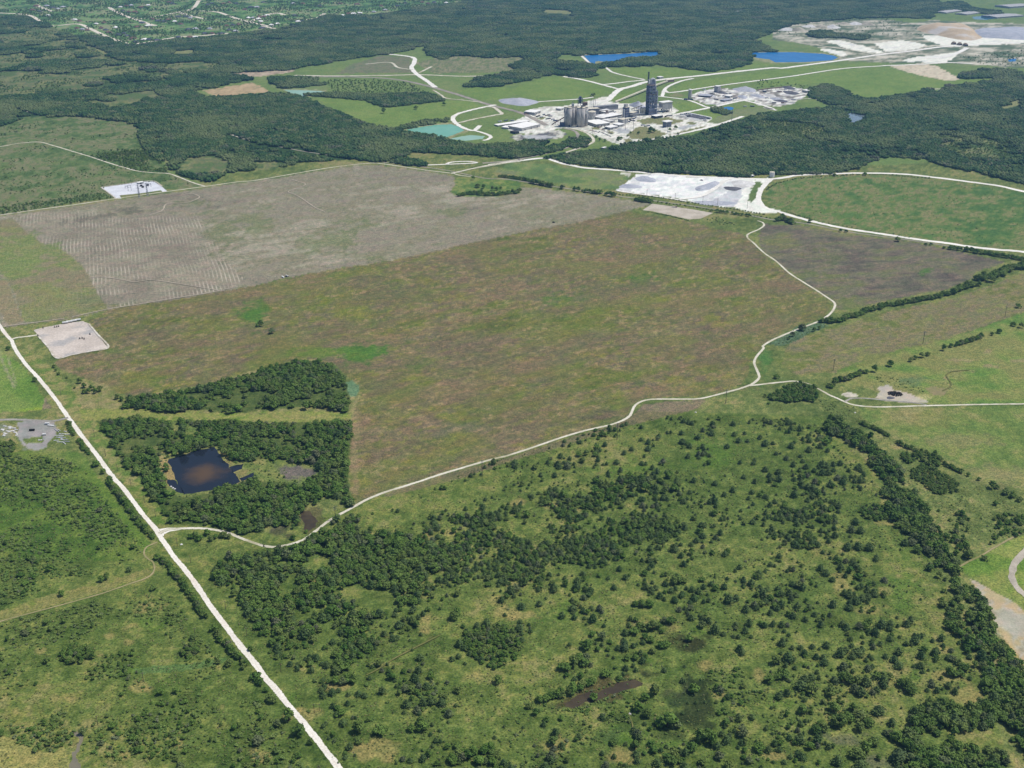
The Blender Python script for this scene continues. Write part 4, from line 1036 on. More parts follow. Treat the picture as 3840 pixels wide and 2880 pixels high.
M_PADW = mottled('pad_white', lin(224, 226, 230), lin(206, 208, 214), 0.03, 0.3)
M_PADP = mottled('pad_pink', lin(214, 202, 190), lin(196, 184, 172), 0.02, 0.25, c2=lin(176, 172, 168), t2=(0.5, 0.66), s3=0.018)
M_PADT = mottled('pad_tan', lin(198, 188, 172), lin(178, 168, 150), 0.03, 0.3)
sheet('substation_pad', 'white gravel pad of the substation', q('B1', 785, 215, 960, 190, 1110, 168, 1200, 168, 1260, 208, 1300, 242, 1262, 250, 1252, 235, 1100, 258, 930, 275, 945, 300, 900, 300, 870, 275), M_PADW, 0.09, 'pad')
sheet('gravel_pad', 'square pinkish gravel pad beside the white road', q('B1', 262, 1322, 340, 1302, 500, 1272, 600, 1258, 650, 1252, 690, 1275, 760, 1360, 842, 1460, 700, 1490, 560, 1518, 440, 1542, 380, 1462, 300, 1370), M_PADP, 0.09, 'pad')
sheet('gravel_pad', 'long pale gravel pad below the railway', q('B3', 1058, 390, 1132, 340, 1300, 362, 1450, 385, 1605, 412, 1510, 455, 1420, 462, 1250, 425, 1130, 398), M_PADT, 0.09, 'pad')


sheet('road_junction', 'flared white gravel corner where track meets white road', q('C1', 1200, 1398, 1242, 1418, 1300, 1409, 1420, 1407, 1420, 1422, 1320, 1438, 1278, 1458, 1268, 1492, 1285, 1530, 1240, 1490), mottled('junction_gravel', lin(242, 237, 226), lin(228, 222, 208), .05), 0.105, 'road', rag=.4)

M_RUT = roadmat('pale_rut', lin(206, 194, 172), lin(186, 174, 156), lin(170, 160, 140), verge=lin(140, 131, 116), soft=.3)
M_RUTG = roadmat('pasture_rut', lin(134, 126, 84), lin(114, 116, 68), lin(98, 108, 58), verge=lin(88, 102, 50), soft=.15)
for lab, pts, w_, m in (('faint pale rut across the drilled plot', ('B1', 690, 915, 820, 915, 950, 932, 1050, 950, 1180, 935, 1400, 965, 1600, 998, 1750, 1022), 3.0, M_RUT),
                        ('zigzag pale rut in the upper ploughed field', ('B2', 290, 150, 340, 165, 405, 190, 330, 225, 272, 247, 330, 272, 385, 305, 420, 330, 490, 375, 560, 405), 3.2, M_RUT),
                        ('pale turning loop below the substation', ('B1', 1160, 430, 1260, 395, 1300, 342, 1440, 335, 1530, 305, 1550, 285, 1500, 265, 1430, 270), 4.0, M_RUT),
                        ('pale headland line along the ploughed field edge', ('B1', 560, 1222, 850, 1160, 1100, 1120, 1400, 1070, 1640, 1032, 1850, 985), 3.0, M_RUT),
                        ('pale headland line beside the young crop', ('B1', 30, 1300, 100, 1288, 300, 1262, 500, 1235), 3.0, M_RUT),
                        ('faint cattle path below the muddy pool', ('D3', 945, 1235, 975, 1310, 985, 1370, 1015, 1450, 1000, 1530, 960, 1600, 900, 1650), 1.8, M_RUTG),
                        ('straight ditch line through the pasture thicket', ('D2', 880, 940, 960, 900, 1100, 810, 1250, 730, 1450, 630), 2.4, M_RUTG),
                        ('faint path under the right meadow bank', ('C4', 1650, 185, 1520, 195, 1470, 225, 1500, 275, 1500, 310, 1440, 345), 2.5, M_RUTG)):
    road('rut', lab, q(*pts), w_, m, cat='path')
M_BERM = mottled('pad_berm', lin(222, 216, 204), lin(186, 178, 156), .08, .5)
for lab, pts in (('pale berm round the square gravel pad', ('B1', 300, 1372, 380, 1464, 442, 1543, 560, 1519, 700, 1491, 843, 1460, 762, 1360, 690, 1275)), ('pale kerb round the substation pad', ('B1', 785, 214, 870, 275, 900, 299)),
                 ('pale kerb behind the substation pad', ('B1', 786, 214, 960, 189, 1110, 167, 1202, 167, 1262, 207))):
    road('berm', lab, q(*pts), 3.4, M_BERM, cat='berm')
for lab, pts, w_ in (('white lane between the gravel yard heaps', ('B3', 1340, 305, 1500, 285, 1600, 235, 1690, 165, 1740, 148), 13), ('white lane along the front of gravel yard', ('B3', 860, 240, 1000, 262, 1200, 290, 1400, 322), 9)):
    road('yard_lane', lab, q(*pts), w_, M_PALE)


def watermat(name, c0, c1, rough=0.06, s=0.02, spec=0.5, shoal=None):
    m, nt, N, L, b = newmat(name)
    f_ = ramp(nt, noise(nt, s, 4), 0.42, 0.75)
    if shoal is not None:               # a muddy shoal in the middle of the pond
        vd = N.new('ShaderNodeVectorMath')
        vd.operation = 'DISTANCE'
        g_ = N.new('ShaderNodeNewGeometry')
        L.new(g_.outputs['Position'], vd.inputs[0])
        vd.inputs[1].default_value = (shoal[0], shoal[1], 0)
        dd = math_(nt, 'ADD', vd.outputs['Value'], math_(nt, 'MULTIPLY', noise(nt, .03, 4), 46.0))
        f_ = math_(nt, 'SUBTRACT', 1.0, ramp(nt, dd, 26.0, 62.0))
    c = mixc(nt, f_, c0, c1)
    L.new(c, b.inputs['Base Color'])
    b.inputs['Roughness'].default_value = rough
    b.inputs['IOR'].default_value = 1.33
    b.inputs['Specular IOR Level'].default_value = spec
    bp = N.new('ShaderNodeBump')
    bp.inputs['Strength'].default_value = 0.12
    bp.inputs['Distance'].default_value = 0.3
    L.new(noise(nt, 0.8, 3), bp.inputs['Height'])
    L.new(bp.outputs[0], b.inputs['Normal'])
    return m


M_TURQ = watermat('turquoise_water', lin(116, 176, 150), lin(132, 184, 160), 0.25, spec=.2)
M_TURQ2 = watermat('pale_water', lin(150, 186, 164), lin(160, 192, 172), 0.3, spec=.2)
M_BLUE = watermat('blue_water', lin(16, 108, 172), lin(28, 122, 186), 0.25, spec=.12)
M_DARKW = watermat('dark_water', lin(34, 40, 50), lin(92, 72, 48), 0.07, 0.014, shoal=gpt('C1', 1590, 985))
M_MUDW = watermat('mud_water', lin(64, 56, 44), lin(84, 74, 54), 0.6, 0.05, spec=.25)
M_CREEK = watermat('creek_water', lin(128, 122, 102), lin(116, 112, 96), 0.2, 0.05)
WATER = []
for lab, pts, m in (('large turquoise pond left of the silos', ('A2', 1270, 1076, 1380, 1055, 1500, 1037, 1640, 1030, 1700, 1050, 1752, 1082, 1670, 1115, 1590, 1142, 1500, 1130, 1400, 1110), M_TURQ),
                    ('small pale pond below the turquoise pond', ('A2', 1630, 1152, 1720, 1132, 1800, 1120, 1922, 1130, 1900, 1152, 1760, 1168), M_TURQ2),
                    ('pale pond behind the left forest', ('A2', 255, 745, 400, 748, 560, 755, 640, 768, 500, 790, 380, 798, 310, 772), M_TURQ2),
                    ('blue lake in the forest behind the works', ('A3', 640, 460, 830, 452, 1000, 446, 1100, 440, 1200, 430, 1284, 420, 1276, 472, 1100, 478, 990, 482, 920, 505, 880, 522, 760, 505, 735, 512, 730, 545, 690, 515), M_BLUE),
                    ('blue lake at the edge of the quarry', ('A3', 2030, 470, 2040, 440, 2090, 430, 'A4', 0, 436, 300, 432, 540, 446, 640, 462, 670, 478, 620, 500, 400, 515, 150, 517, 100, 492, 40, 486), M_BLUE),
                    ('small blue settling pond right of the works', ('P3', 690, 590, 790, 575, 860, 580, 900, 600, 860, 632, 760, 630), M_BLUE),
                    ('small pond inside the right forest', ('A4', 735, 945, 800, 935, 905, 955, 890, 995, 780, 1018, 755, 985), watermat('forest_pond', lin(112, 128, 140), lin(104, 112, 100))),
                    ('little blue pond at far right of the quarry', ('A4', 2080, 490, 2150, 486, 2140, 510, 2085, 512), M_BLUE),
                    ('far green pond below the long white warehouse', ('A4', 1780, 140, 1900, 130, 1990, 150, 1900, 165, 1800, 160), watermat('far_pond', lin(52, 104, 124), lin(60, 112, 124))),
                    ('dark square pond in the wood beside white road', ('C1', 1300, 882, 1440, 838, 1540, 802, 1670, 780, 1722, 862, 1800, 952, 1868, 1042, 1820, 1082, 1700, 1102, 1560, 1128, 1432, 1150, 1392, 1080, 1348, 980), M_DARKW),
                    ('dark inlet right of the square pond, upper', ('C1', 1790, 936, 1840, 922, 1892, 910, 1884, 950, 1815, 978), M_DARKW),
                    ('dark inlet right of the square pond, lower', ('C1', 1862, 1022, 1972, 980, 1975, 1010, 1885, 1048), M_DARKW),
                    ('dark pool left of the square pond', ('C1', 1300, 1032, 1362, 1036, 1400, 1090, 1432, 1140, 1370, 1125, 1312, 1082), M_DARKW),
                    ('dark muddy pool beside the gravel track', ('C2', 360, 1268, 420, 1282, 500, 1352, 482, 1392, 412, 1442, 390, 1382), M_MUDW),
                    ('dark muddy pool in the open pasture', ('D3', 440, 1160, 560, 1085, 640, 1068, 720, 1062, 900, 985, 1000, 975, 1050, 1000, 980, 1042, 750, 1112, 640, 1150, 560, 1178, 470, 1192), M_MUDW),
                    ('muddy creek at the lower left corner', ('D1', 600, 1720, 545, 1640, 548, 1580, 590, 1505, 630, 1450, 615, 1420, 560, 1385, 600, 1368, 662, 1412, 660, 1450, 628, 1510, 598, 1580, 618, 1650, 650, 1720), M_CREEK)):
    WATER.append(q(*pts))
    sheet('pond', lab, q(*pts), m, 0.07, 'pond', rag=2.6 if 'mud' in lab else 1.5, step=3.0)

# ------------------------------------------------------------------ cement works and other buildings
M_ROOFW = mottled('white_roof', lin(252, 250, 246), lin(240, 238, 232), 0.08, 0.6)
M_ROOFC = mottled('cream_roof', lin(232, 224, 202), lin(214, 206, 186), 0.08, 0.6)
M_ROOFD = mottled('dark_roof', lin(60, 60, 64), lin(84, 82, 84), 0.1, 0.6)
M_WALL = mottled('pale_wall', lin(190, 188, 186), lin(168, 168, 168), 0.1, 0.7)
M_WALLG = mottled('grey_wall', lin(142, 144, 150), lin(122, 124, 132), 0.1, 0.7)
M_CONC = mottled('silo_concrete', lin(206, 200, 194), lin(186, 182, 180), 0.06, 0.4, c2=lin(176, 174, 176), t2=(.55, .7), s3=.05)
M_STEEL = mottled('dark_steel', lin(96, 104, 126), lin(78, 86, 110), 0.2, 0.9, rough=.6)
M_STEELL = mottled('light_steel', lin(196, 198, 204), lin(172, 174, 182), 0.2, 0.9, rough=.5)
M_RUST = mottled('rusty_steel', lin(150, 128, 118), lin(126, 106, 98), 0.2, 0.9)
M_DOOR = mottled('dark_door', lin(56, 58, 64), lin(70, 72, 78), 0.3, 1.0)
M_GLASS = mottled('blue_glazing', lin(74, 88, 112), lin(94, 106, 128), 0.3, 1.0, rough=.2, spec=.6)
M_PILEG = mottled('grey_aggregate', lin(184, 186, 194), lin(166, 170, 180), 0.03, 0.25)
M_PILED = mottled('dark_aggregate', lin(106, 106, 112), lin(86, 86, 92), 0.05, 0.3)
M_PILEW = mottled('white_aggregate', lin(222, 220, 216), lin(196, 194, 190), 0.03, 0.25)
M_PILET = mottled('tan_spoil', lin(206, 184, 152), lin(186, 166, 136), 0.02, 0.2, c2=lin(206, 198, 188), t2=(.5, .65), s3=.008)
M_WOOD = mottled('pole_wood', lin(122, 108, 92), lin(98, 86, 74), 0.5, 3)
M_WHITE = mottled('white_paint', lin(240, 240, 238), lin(226, 226, 224), 0.3, 1.2, rough=.5)
M_BLACK = mottled('black_rubber', lin(40, 38, 38), lin(56, 52, 50), 0.4, 1.5)
M_RED = mottled('red_paint', lin(150, 52, 42), lin(132, 46, 38), 0.4, 1.5)
M_TERRA = mottled('brown_roof', lin(128, 96, 84), lin(110, 84, 76), 0.1, .7)
M_SLATE = mottled('slate_roof', lin(92, 96, 108), lin(78, 82, 94), 0.1, .7)
M_TANW = mottled('tan_wall', lin(206, 192, 168), lin(186, 170, 150), 0.1, .7)


def ground_at(p, z):
    p = np.atleast_2d(np.asarray(p, float))
    return ground(p) * (1 - z / H)


def frame3(tag_, Lp, Np, Rp, h):
    """rectangle from three roof corners sighted at height h: near corner, axis to the right corner, depth to the left corner"""
    P = ground_at(q(tag_, *Lp, *Np, *Rp), h)
    l, n, r = P
    ex_ = r - n
    w = np.linalg.norm(ex_)
    ex_ = ex_ / w
    ey = np.array([-ex_[1], ex_[0]])
    d = abs((l - n) @ ey)
    return n, math.atan2(ex_[1], ex_[0]), w, max(d, 4.0)


def shed(label, tag_, Lp, Np, Rp, h, roof=None, wall=None, name='warehouse', cat='building', doors=2, gable=False, group=None, dmax=120):
    n, a, w, d = frame3(tag_, Lp, Np, Rp, h)
    d = min(d, dmax)
    t = empty(name, (n[0], n[1], 0), a, label, cat, group)
    eave = h - (0.6 if not gable else min(3.5, d * .1))
    MB().box(0, w, 0, d, 0, eave).obj('wall', wall or M_WALL, t)
    if gable:
        MB().gable(0, w, 0, d, eave + .02, h, .8).obj('roof', roof or M_ROOFW, t)
    else:
        MB().box(-.7, w + .7, -.7, d + .7, eave + .02, h).obj('roof', roof or M_ROOFW, t)
    for k in range(doors):
        x0 = w * (k + .5) / doors - 2.2
        MB().box(x0, x0 + 4.4, -.15, .1, 0, min(eave - .5, 4.6)).obj('door', M_DOOR, t)
    return t


for a in (('large low warehouse with a white roof right of silos', 'P4', (1480, 975), (1650, 1115), (2100, 1060), 10, None, None, 4),
          ('long flat white-roofed office block left of silos', 'P1', (525, 965), (695, 1020), (1000, 950), 10, None, None, 3),
          ('small white-roofed shed beside the long office block', 'P1', (395, 985), (470, 1010), (530, 985), 6, None, None, 1),
          ('small black shed at the left corner of works', 'P1', (560, 1055), (580, 1085), (652, 1072), 7, M_ROOFD, M_DOOR, 1),
          ('white-roofed shed beyond the car park left of silos', 'P1', (840, 705), (905, 760), (1010, 725), 9, None, None, 2),
          ('little white shed just behind the left silos', 'P1', (1300, 670), (1340, 695), (1390, 675), 8, None, None, 1),
          ('long thin canopy behind the flat office block', 'P1', (260, 950), (300, 972), (820, 897), 5, None, None, 0),
          ('white-roofed hall behind the round tank', 'P2', (240, 715), (300, 750), (450, 720), 12, None, None, 2),
          ('long grey clinker store behind the halls', 'P2', (125, 652), (150, 668), (525, 632), 16, M_WALLG, M_WALLG, 0),
          ('small white-roofed store in front of mill building', 'P2', (480, 935), (540, 965), (632, 945), 8, None, None, 1),
          ('white-roofed garage above the car park', 'P2', (320, 985), (390, 1010), (520, 985), 8, None, None, 2),
          ('tall cream block in front of the mill building', 'P2', (570, 852), (600, 878), (692, 858), 16, M_ROOFC, M_WALL, 0),
          ('cream-roofed hall between mill and preheater tower', 'P2', (740, 742), (768, 768), (870, 732), 16, M_ROOFC, M_WALLG, 0),
          ('low white-roofed control building at the tower foot', 'P2', (1110, 798), (1150, 822), (1265, 802), 9, None, M_DOOR, 0),
          ('narrow white shed right of the round tank', 'P2', (150, 800), (270, 850), (312, 838), 8, None, None, 0),
          ('narrow white shed behind the large warehouse', 'P2', (310, 870), (370, 905), (470, 885), 8, None, None, 1),
          ('wide low white roof left of the mill building', 'P2', (230, 790), (310, 838), (590, 790), 7, None, M_WALLG, 2),
          ('grey block behind the round tank', 'P2', (-10, 685), (30, 702), (212, 690), 24, M_ROOFC, M_WALLG, 0),
          ('white crusher house on the upper conveyor', 'P2', (1335, 208), (1350, 222), (1455, 208), 10, M_ROOFC, M_RUST, 0),
          ('white processing house above second yard', 'P3', (605, 222), (630, 238), (680, 228), 24, None, M_WALL, 0),
          ('dark long shed in the second yard', 'P3', (230, 352), (300, 385), (500, 400), 6, M_PILEG, M_DOOR, 0),
          ('small white shed at the right end of second yard', 'P3', (2075, 288), (2110, 310), (2192, 298), 9, None, None, 1),
          ('pale flat shed in the middle of second yard', 'P3', (775, 378), (830, 400), (880, 384), 7, None, None, 1),
          ('grey flat shed at the front of second yard', 'P3', (690, 452), (740, 470), (870, 448), 6, M_PILEG, M_WALLG, 0),
          ('small pale building beside the upper conveyor', 'P2', (1185, 160), (1210, 172), (1275, 164), 8, None, None, 0),
          ('small white cabin at the start of haul road', 'B3', (1890, 112), (1900, 122), (1926, 118), 5, None, None, 1),
          ('small white pump house inside the left lawn', 'P1', (2030, 1335), (2050, 1345), (2100, 1332), 4, None, None, 0)):
    shed(a[0], *a[1:6], roof=a[6], wall=a[7], doors=a[8])
for a in (('long white warehouse at the upper right corner', 'A4', (1760, -12), (2095, 52), (2300, 38), 14), ('white factory beyond the quarry mound, left one', 'A4', (1520, 86), (1570, 100), (1700, 82), 10),
          ('white factory beyond the quarry mound, middle one', 'A4', (1690, 98), (1740, 114), (1850, 98), 10), ('white factory beyond the quarry mound, right one', 'A4', (1910, 118), (1990, 138), (2212, 122), 12),
          ('small white house alone in the far right forest', 'A4', (300, 138), (312, 144), (332, 138), 8), ('white shed on the far forest clearing', 'A3', (1860, 88), (1890, 102), (1985, 92), 9), ('grey shed on the far forest clearing', 'A3', (1790, 98), (1810, 108), (1870, 100), 8),
          ('tiny white house in the forest above the lake', 'A3', (1770, 214), (1778, 219), (1792, 214), 6), ('tiny white house in the forest left of the lake', 'A3', (395, 266), (401, 271), (414, 266), 6)):
    shed(a[0], *a[1:6], doors=0, gable=True, roof=M_WALL, name='warehouse' if 'house alone' not in a[0] and 'tiny' not in a[0] else 'house')

ORD0 = ('first', 'second', 'third', 'fourth', 'fifth', 'sixth')
# --- silo banks
SILO_H = 64.0


def silo(parent, wx_, wy_, r, h, mat=M_CONC):
    o = MB().frus(wx_, wy_, 0, h, r, r, 28).obj('silo', mat, parent)
    for p in o.data.polygons:
        p.use_smooth = len(p.vertices) == 4
    MB().frus(wx_, wy_, h + .02, h + 1.6, r + .5, r + .5, 28).obj('roof_slab', M_ROOFC, parent)


def bank(label, spots, tag_='P4'):
    g0 = ground(q(tag_, spots[0][0], spots[0][1]))[0]
    t = empty('silo_bank', (g0[0], g0[1], 0), 0, label, 'silos')
    loc = []
    for (x, y, r) in spots:
        g = ground(q(tag_, x, y))[0] - g0
        silo(t, g[0], g[1], r, SILO_H)
        loc.append((g[0], g[1], r))
    return t, loc


tb, lb = bank('left bank of tall grey concrete silos', ((645, 1172, 7.6), (752, 1190, 8.0), (872, 1160, 7.2), (770, 1140, 7.6)))
x_, y_, _ = lb[2]
MB().box(x_ - 6, x_ + 2, y_ - 5, y_ + 5, SILO_H + 1.7, SILO_H + 11).obj('headhouse', M_STEELL, tb)
for k in range(3):
    MB().beam((x_ - 5 + 3 * k, y_ - 2, SILO_H + 11), (x_ - 4 + 3 * k, y_ - 2, SILO_H + 19), .8).obj('vent_pipe', M_STEEL, tb)
MB().box(lb[0][0] - 9, lb[0][0] - 7.2, -3, 3, SILO_H - 18, SILO_H - 6).obj('platform', M_STEEL, tb)
MB().box(lb[0][0] - 22, lb[0][0] - 6, -10, 2, 0, 13).obj('loading_frame', M_STEEL, tb)
MB().box(lb[1][0] - 3, lb[1][0] + 1, lb[1][1] - 9.2, lb[1][1] - 7, 0, 7).obj('door', M_DOOR, tb)
tb, lb = bank('right bank of tall grey concrete silos with dark headhouse', ((1000, 1150, 7.0), (1085, 1192, 10.0), (1178, 1196, 9.0), (1305, 1172, 6.4), (1200, 1130, 8)))
x_, y_, _ = lb[4]
hh = MB()
for dx in (-8, 0, 8):
    for dy in (-6, 6):
        hh.box(x_ + dx - 11, x_ + dx - 10, y_ + dy - .5, y_ + dy + .5, SILO_H + 1.7, SILO_H + 26)
for z in (9, 17, 25):
    hh.box(x_ - 20, x_ - 2, y_ - 7, y_ + 7, SILO_H + z, SILO_H + z + .6)
hh.obj('elevator_frame', M_STEEL, tb)
MB().box(x_ - 15, x_ - 7, y_ - 5, y_ + 5, SILO_H + 9.8, SILO_H + 32).obj('headhouse', M_STEEL, tb)
MB().box(x_ - 2, x_ + 14, y_ - 6, y_ + 6, SILO_H + 3, SILO_H + 13).obj('dust_filter', M_RUST, tb)
MB().box(lb[3][0] - 3.4, lb[3][0] + 6.0, lb[3][1] - 6.9, lb[3][1] - 5.4, SILO_H - 22, SILO_H - 10).obj('sign_panel', M_ROOFW, tb)

# --- round tank, small silo, cream tanks
g = gpt('P2', 85, 862)
t = empty('storage_tank', (g[0], g[1], 0), 0, 'squat round grey tank right of the silos', 'tank')
MB().frus(0, 0, 0, 25, 14, 14, 28).obj('shell', M_CONC, t, smooth=False)
MB().frus(0, 0, 25.02, 28, 14.4, 3, 28).obj('roof', M_ROOFC, t)
for k in range(4):
    MB().frus(-9 + 5 * k, -14.6, 0, 12, .8, .8, 8).obj('pipe', M_ROOFW, t)
for k in range(4):
    g = gpt('P2', 55 + 28 * k, 700)
    MB().frus(0, 0, 0, 37, .9, .8, 8).obj('vent_stack', M_STEELL, loc=(g[0], g[1], 0), label='thin vent stack behind round tank, number %s from left' % ('one', 'two', 'three', 'four')[k], cat='chimney', group='vent stacks behind the round tank')
g = gpt('P2', 1708, 548)
t = empty('cement_silo', (g[0], g[1], 0), 0, 'single grey silo on legs beside the green lawn', 'silo')
MB().frus(0, 0, 8, 38, 7, 7, 24).obj('shell', M_CONC, t)
MB().frus(0, 0, 38.02, 40, 7.4, 6.4, 24).obj('roof', M_ROOFW, t)
for dx, dy in ((-5, -5), (5, -5), (5, 5), (-5, 5)):
    MB().box(dx - .6, dx + .6, dy - .6, dy + .6, 0, 8.4).obj('leg', M_STEEL, t)
MB().box(-13, 12, -9, -7, 0, 5).obj('loading_deck', M_STEEL, t)
for k, (x, r) in enumerate(((905, 6), (948, 6.5))):
    g = gpt('P2', x, 792)
    t = empty('feed_tank', (g[0], g[1], 0), 0, '%s cream feed tank left of the preheater tower' % ('first' if k == 0 else 'second'), 'tank')
    MB().frus(0, 0, 0, 23, r, r, 20).obj('shell', M_ROOFC, t)
    MB().frus(0, 0, 23.02, 26, r + .3, 2, 20).obj('roof', M_WALL, t)

# --- preheater tower
g = gpt('P2', 1062, 792)
TW = empty('preheater_tower', (g[0], g[1], 0), math.radians(24), 'tall dark steel preheater tower with rounded gooseneck top', 'tower')
TWW, TWD, TH_ = 30.0, 24.0, 106.0
M_TWR = mottled('tower_steel', lin(158, 164, 182), lin(128, 136, 160), 0.2, 0.9, rough=.6)
for ix in range(4):
    for iy in range(3):
        x, y = -TWW / 2 + ix * TWW / 3, -TWD / 2 + iy * TWD / 2
        MB().box(x - .8, x + .8, y - .8, y + .8, 0, TH_ - (18 if ix == 3 else 0)).obj('column', M_TWR, TW)
for k in range(10):
    z = 10 + k * 10.5
    x1 = TWW / 2 + 1.4 if z < TH_ - 20 else TWW / 6 + 1
    MB().box(-TWW / 2 - 1.4, x1, -TWD / 2 - 1.4, TWD / 2 + 1.4, z, z + .7).obj('floor', M_TWR if k % 3 else M_RUST, TW)
    rl = MB()
    for zz in (z + 1.5, z + 2.2):
        rl.box(-TWW / 2 - 1.4, x1, -TWD / 2 - 1.5, -TWD / 2 - 1.38, zz, zz + .18)
        rl.box(x1 - .02, x1 + .1, -TWD / 2 - 1.4, TWD / 2 + 1.4, zz, zz + .18)
    rl.obj('railing', M_STEELL, TW)
for k in range(6):
    z = 20.5 + k * 12.5
    x = -7 if k % 2 else 5.5
    cy = MB().frus(x, -1, z + 3, z + 9.5, 5.2, 5.2, 16).obj('cyclone', M_TWR, TW)
    MB().frus(x, -1, z - 5, z + 2.98, 1.3, 5.2, 16).obj('cone', M_TWR, cy)
for x, y in ((11, -8), (-1, 7)):
    MB().frus(x, y, 0, TH_ - 6, 2.1, 2.1, 12).obj('riser_duct', M_STEELL if x > 0 else M_TWR, TW)
MB().box(-14.6, 5, 10.2, 11.6, 0, TH_ - 6).obj('cladding', M_TWR, TW)
MB().box(-14.5, 14.5, -11.4, -10.4, 0, 26).obj('cladding', M_TWR, TW)
for k in range(7):
    MB().box(-14.4 + (k % 2) * 9, -6 + (k % 2) * 9, -11.2, -10.7, 30 + k * 9, 36.5 + k * 9).obj('wall_panel', M_TWR, TW)
st = MB()
st.box(15.4, 21, -9, -3, 0, TH_ - 24)
st.obj('stair_shaft', M_STEELL, TW)
for k in range(6):
    MB().box(14.8, 22, -9.6, -2.4, 11 + k * 11, 11.6 + k * 11).obj('stair_landing', M_STEELL, TW)
pts = []
for k in range(13):
    a = math.radians(180 - k * 15 * 1.02)
    pts.append((1 + 9.2 * math.cos(a), 0, TH_ + 8 + 11 * math.sin(a)))
pts = [(-8.2, 0, TH_ - 8)] + pts + [(10.6, 0, TH_ - 10), (11, 0, TH_ - 20)]
MB().tube(pts, 4.4, 14).obj('gooseneck_duct', M_STEELL, TW, smooth=True)
MB().box(-6, 9, -3.4, 3.4, TH_ - 12, TH_ + 14).obj('top_cabin', M_TWR, TW)
MB().box(-14, -11.2, -3, 3, TH_ + 2, TH_ + 16).obj('top_hood', M_ROOFW, TW)
g = gpt('P2', 998, 776)
t = empty('stack', (g[0], g[1], 0), 0, 'slim dark chimney stack left of preheater tower', 'chimney')
MB().frus(0, 0, 0, 147, 3.2, 2.6, 16).obj('shaft', mottled('stack_metal', lin(96, 104, 106), lin(78, 86, 90), .1), t)
for z in (60, 92, 120):
    MB().frus(0, 0, z, z + 1, 4.2, 4.2, 16).obj('platform_ring', M_STEELL, t)
# baghouse
n, a, w, d = frame3('P2', (1222, 572), (1262, 592), (1425, 572), 36)
d = min(d, 26)
t = empty('baghouse', (n[0], n[1], 0), a, 'boxy pale baghouse on legs right of preheater tower', 'building')
MB().box(0, w, 0, d, 10, 31).obj('casing', M_WALL, t)
MB().box(0, w, 0, d, 31.02, 34).obj('plenum', M_ROOFC, t)
MB().box(-1.2, w + 1.2, -1.2, d + 1.2, 34.02, 35.6).obj('roof', M_ROOFW, t)
for ix in range(5):
    for y in (1, d - 1):
        x = 1 + (w - 2) * ix / 4
        MB().box(x - .6, x + .6, y - .6, y + .6, 0, 9.98).obj('leg', M_STEEL, t)
for k in range(4):
    MB().frus(w * (k + .5) / 4, d / 2, 4.5, 9.96, 1, 3.4, 4).obj('hopper', M_STEEL, t)
MB().beam((-26, d / 2, 21), (-.05, d / 2, 21), 4).obj('inlet_duct', M_STEELL, t)
MB().beam((-26, 3, 13), (-.05, 3, 13), 2.4).obj('outlet_duct', M_ROOFC, t)
# mill building
n, a, w, d = frame3('P2', (622, 666), (650, 680), (712, 668), 36)
d = min(d, 22)
t = empty('mill_building', (n[0], n[1], 0), a, 'tall dark blue mill building in the works middle', 'building')
MB().box(0, w, 0, d, 0, 35.4).obj('wall', M_STEEL, t)
MB().box(-.6, w + .6, -.6, d + .6, 35.42, 36.2).obj('roof', M_ROOFC, t)
MB().box(w * .1, w * .7, d * .2, d * .8, 36.22, 47).obj('penthouse', M_WALL, t)
for k in range(3):
    MB().box(-.3, w + .3, -.4, -.05, 8 + 9 * k, 9 + 9 * k).obj('band', M_STEELL, t)
MB().frus(-5, 3, 0, 30, 3.2, 3.2, 14).obj('side_tank', M_STEELL, t)
# kiosk-like laboratory with wide roof
n, a, w, d = frame3('P2', (1245, 890), (1322, 918), (1435, 900), 20)
d = min(d, 24)
t = empty('laboratory', (n[0], n[1], 0), a, 'blue glazed block under a wide overhanging white roof', 'building')
MB().box(4, w - 4, 4, d - 3, 0, 17.6).obj('core', M_GLASS, t)
MB().box(0, w, 0, d, 18.4, 20).obj('roof', M_ROOFW, t)
for k in range(5):
    x = 4 + (w - 8) * k / 4
    MB().box(x - .5, x + .5, 3.2, 3.95, 0, 18.38).obj('pier', M_WALL, t)
for k in range(4):
    MB().box(4.6 + (w - 8) * k / 4, 3.4 + (w - 8) * (k + 1) / 4, 3.7, 3.96, 9, 10).obj('floor_band', M_WALL, t)


# --- conveyors
def conveyor(label, P, w=3.4, hgt=3.0, n=8, mat=None, trestle=True):
    """P: world points (x,y,z)"""
    t = empty('conveyor', (P[0][0], P[0][1], 0), 0, label, 'conveyor')
    o = Vector((P[0][0], P[0][1], 0))
    for i in range(len(P) - 1):
        MB().beam(Vector(P[i]) - o, Vector(P[i + 1]) - o, w, hgt).obj('gallery', mat or M_ROOFC, t)
        for k in range(n):
            s = Vector(P[i]).lerp(Vector(P[i + 1]), (k + .5) / n) - o
            if trestle and s.z > hgt:
                tr = MB()
                tr.beam((s.x - 1.6, s.y, 0), (s.x - .8, s.y, s.z - hgt / 2), .7)
                tr.beam((s.x + 1.6, s.y, 0), (s.x + .8, s.y, s.z - hgt / 2), .7)
                tr.obj('trestle', M_RUST, t)


def w3(tag_, x, y, z):
    g_ = ground_at(q(tag_, x, y), z)[0]
    return (g_[0], g_[1], z)


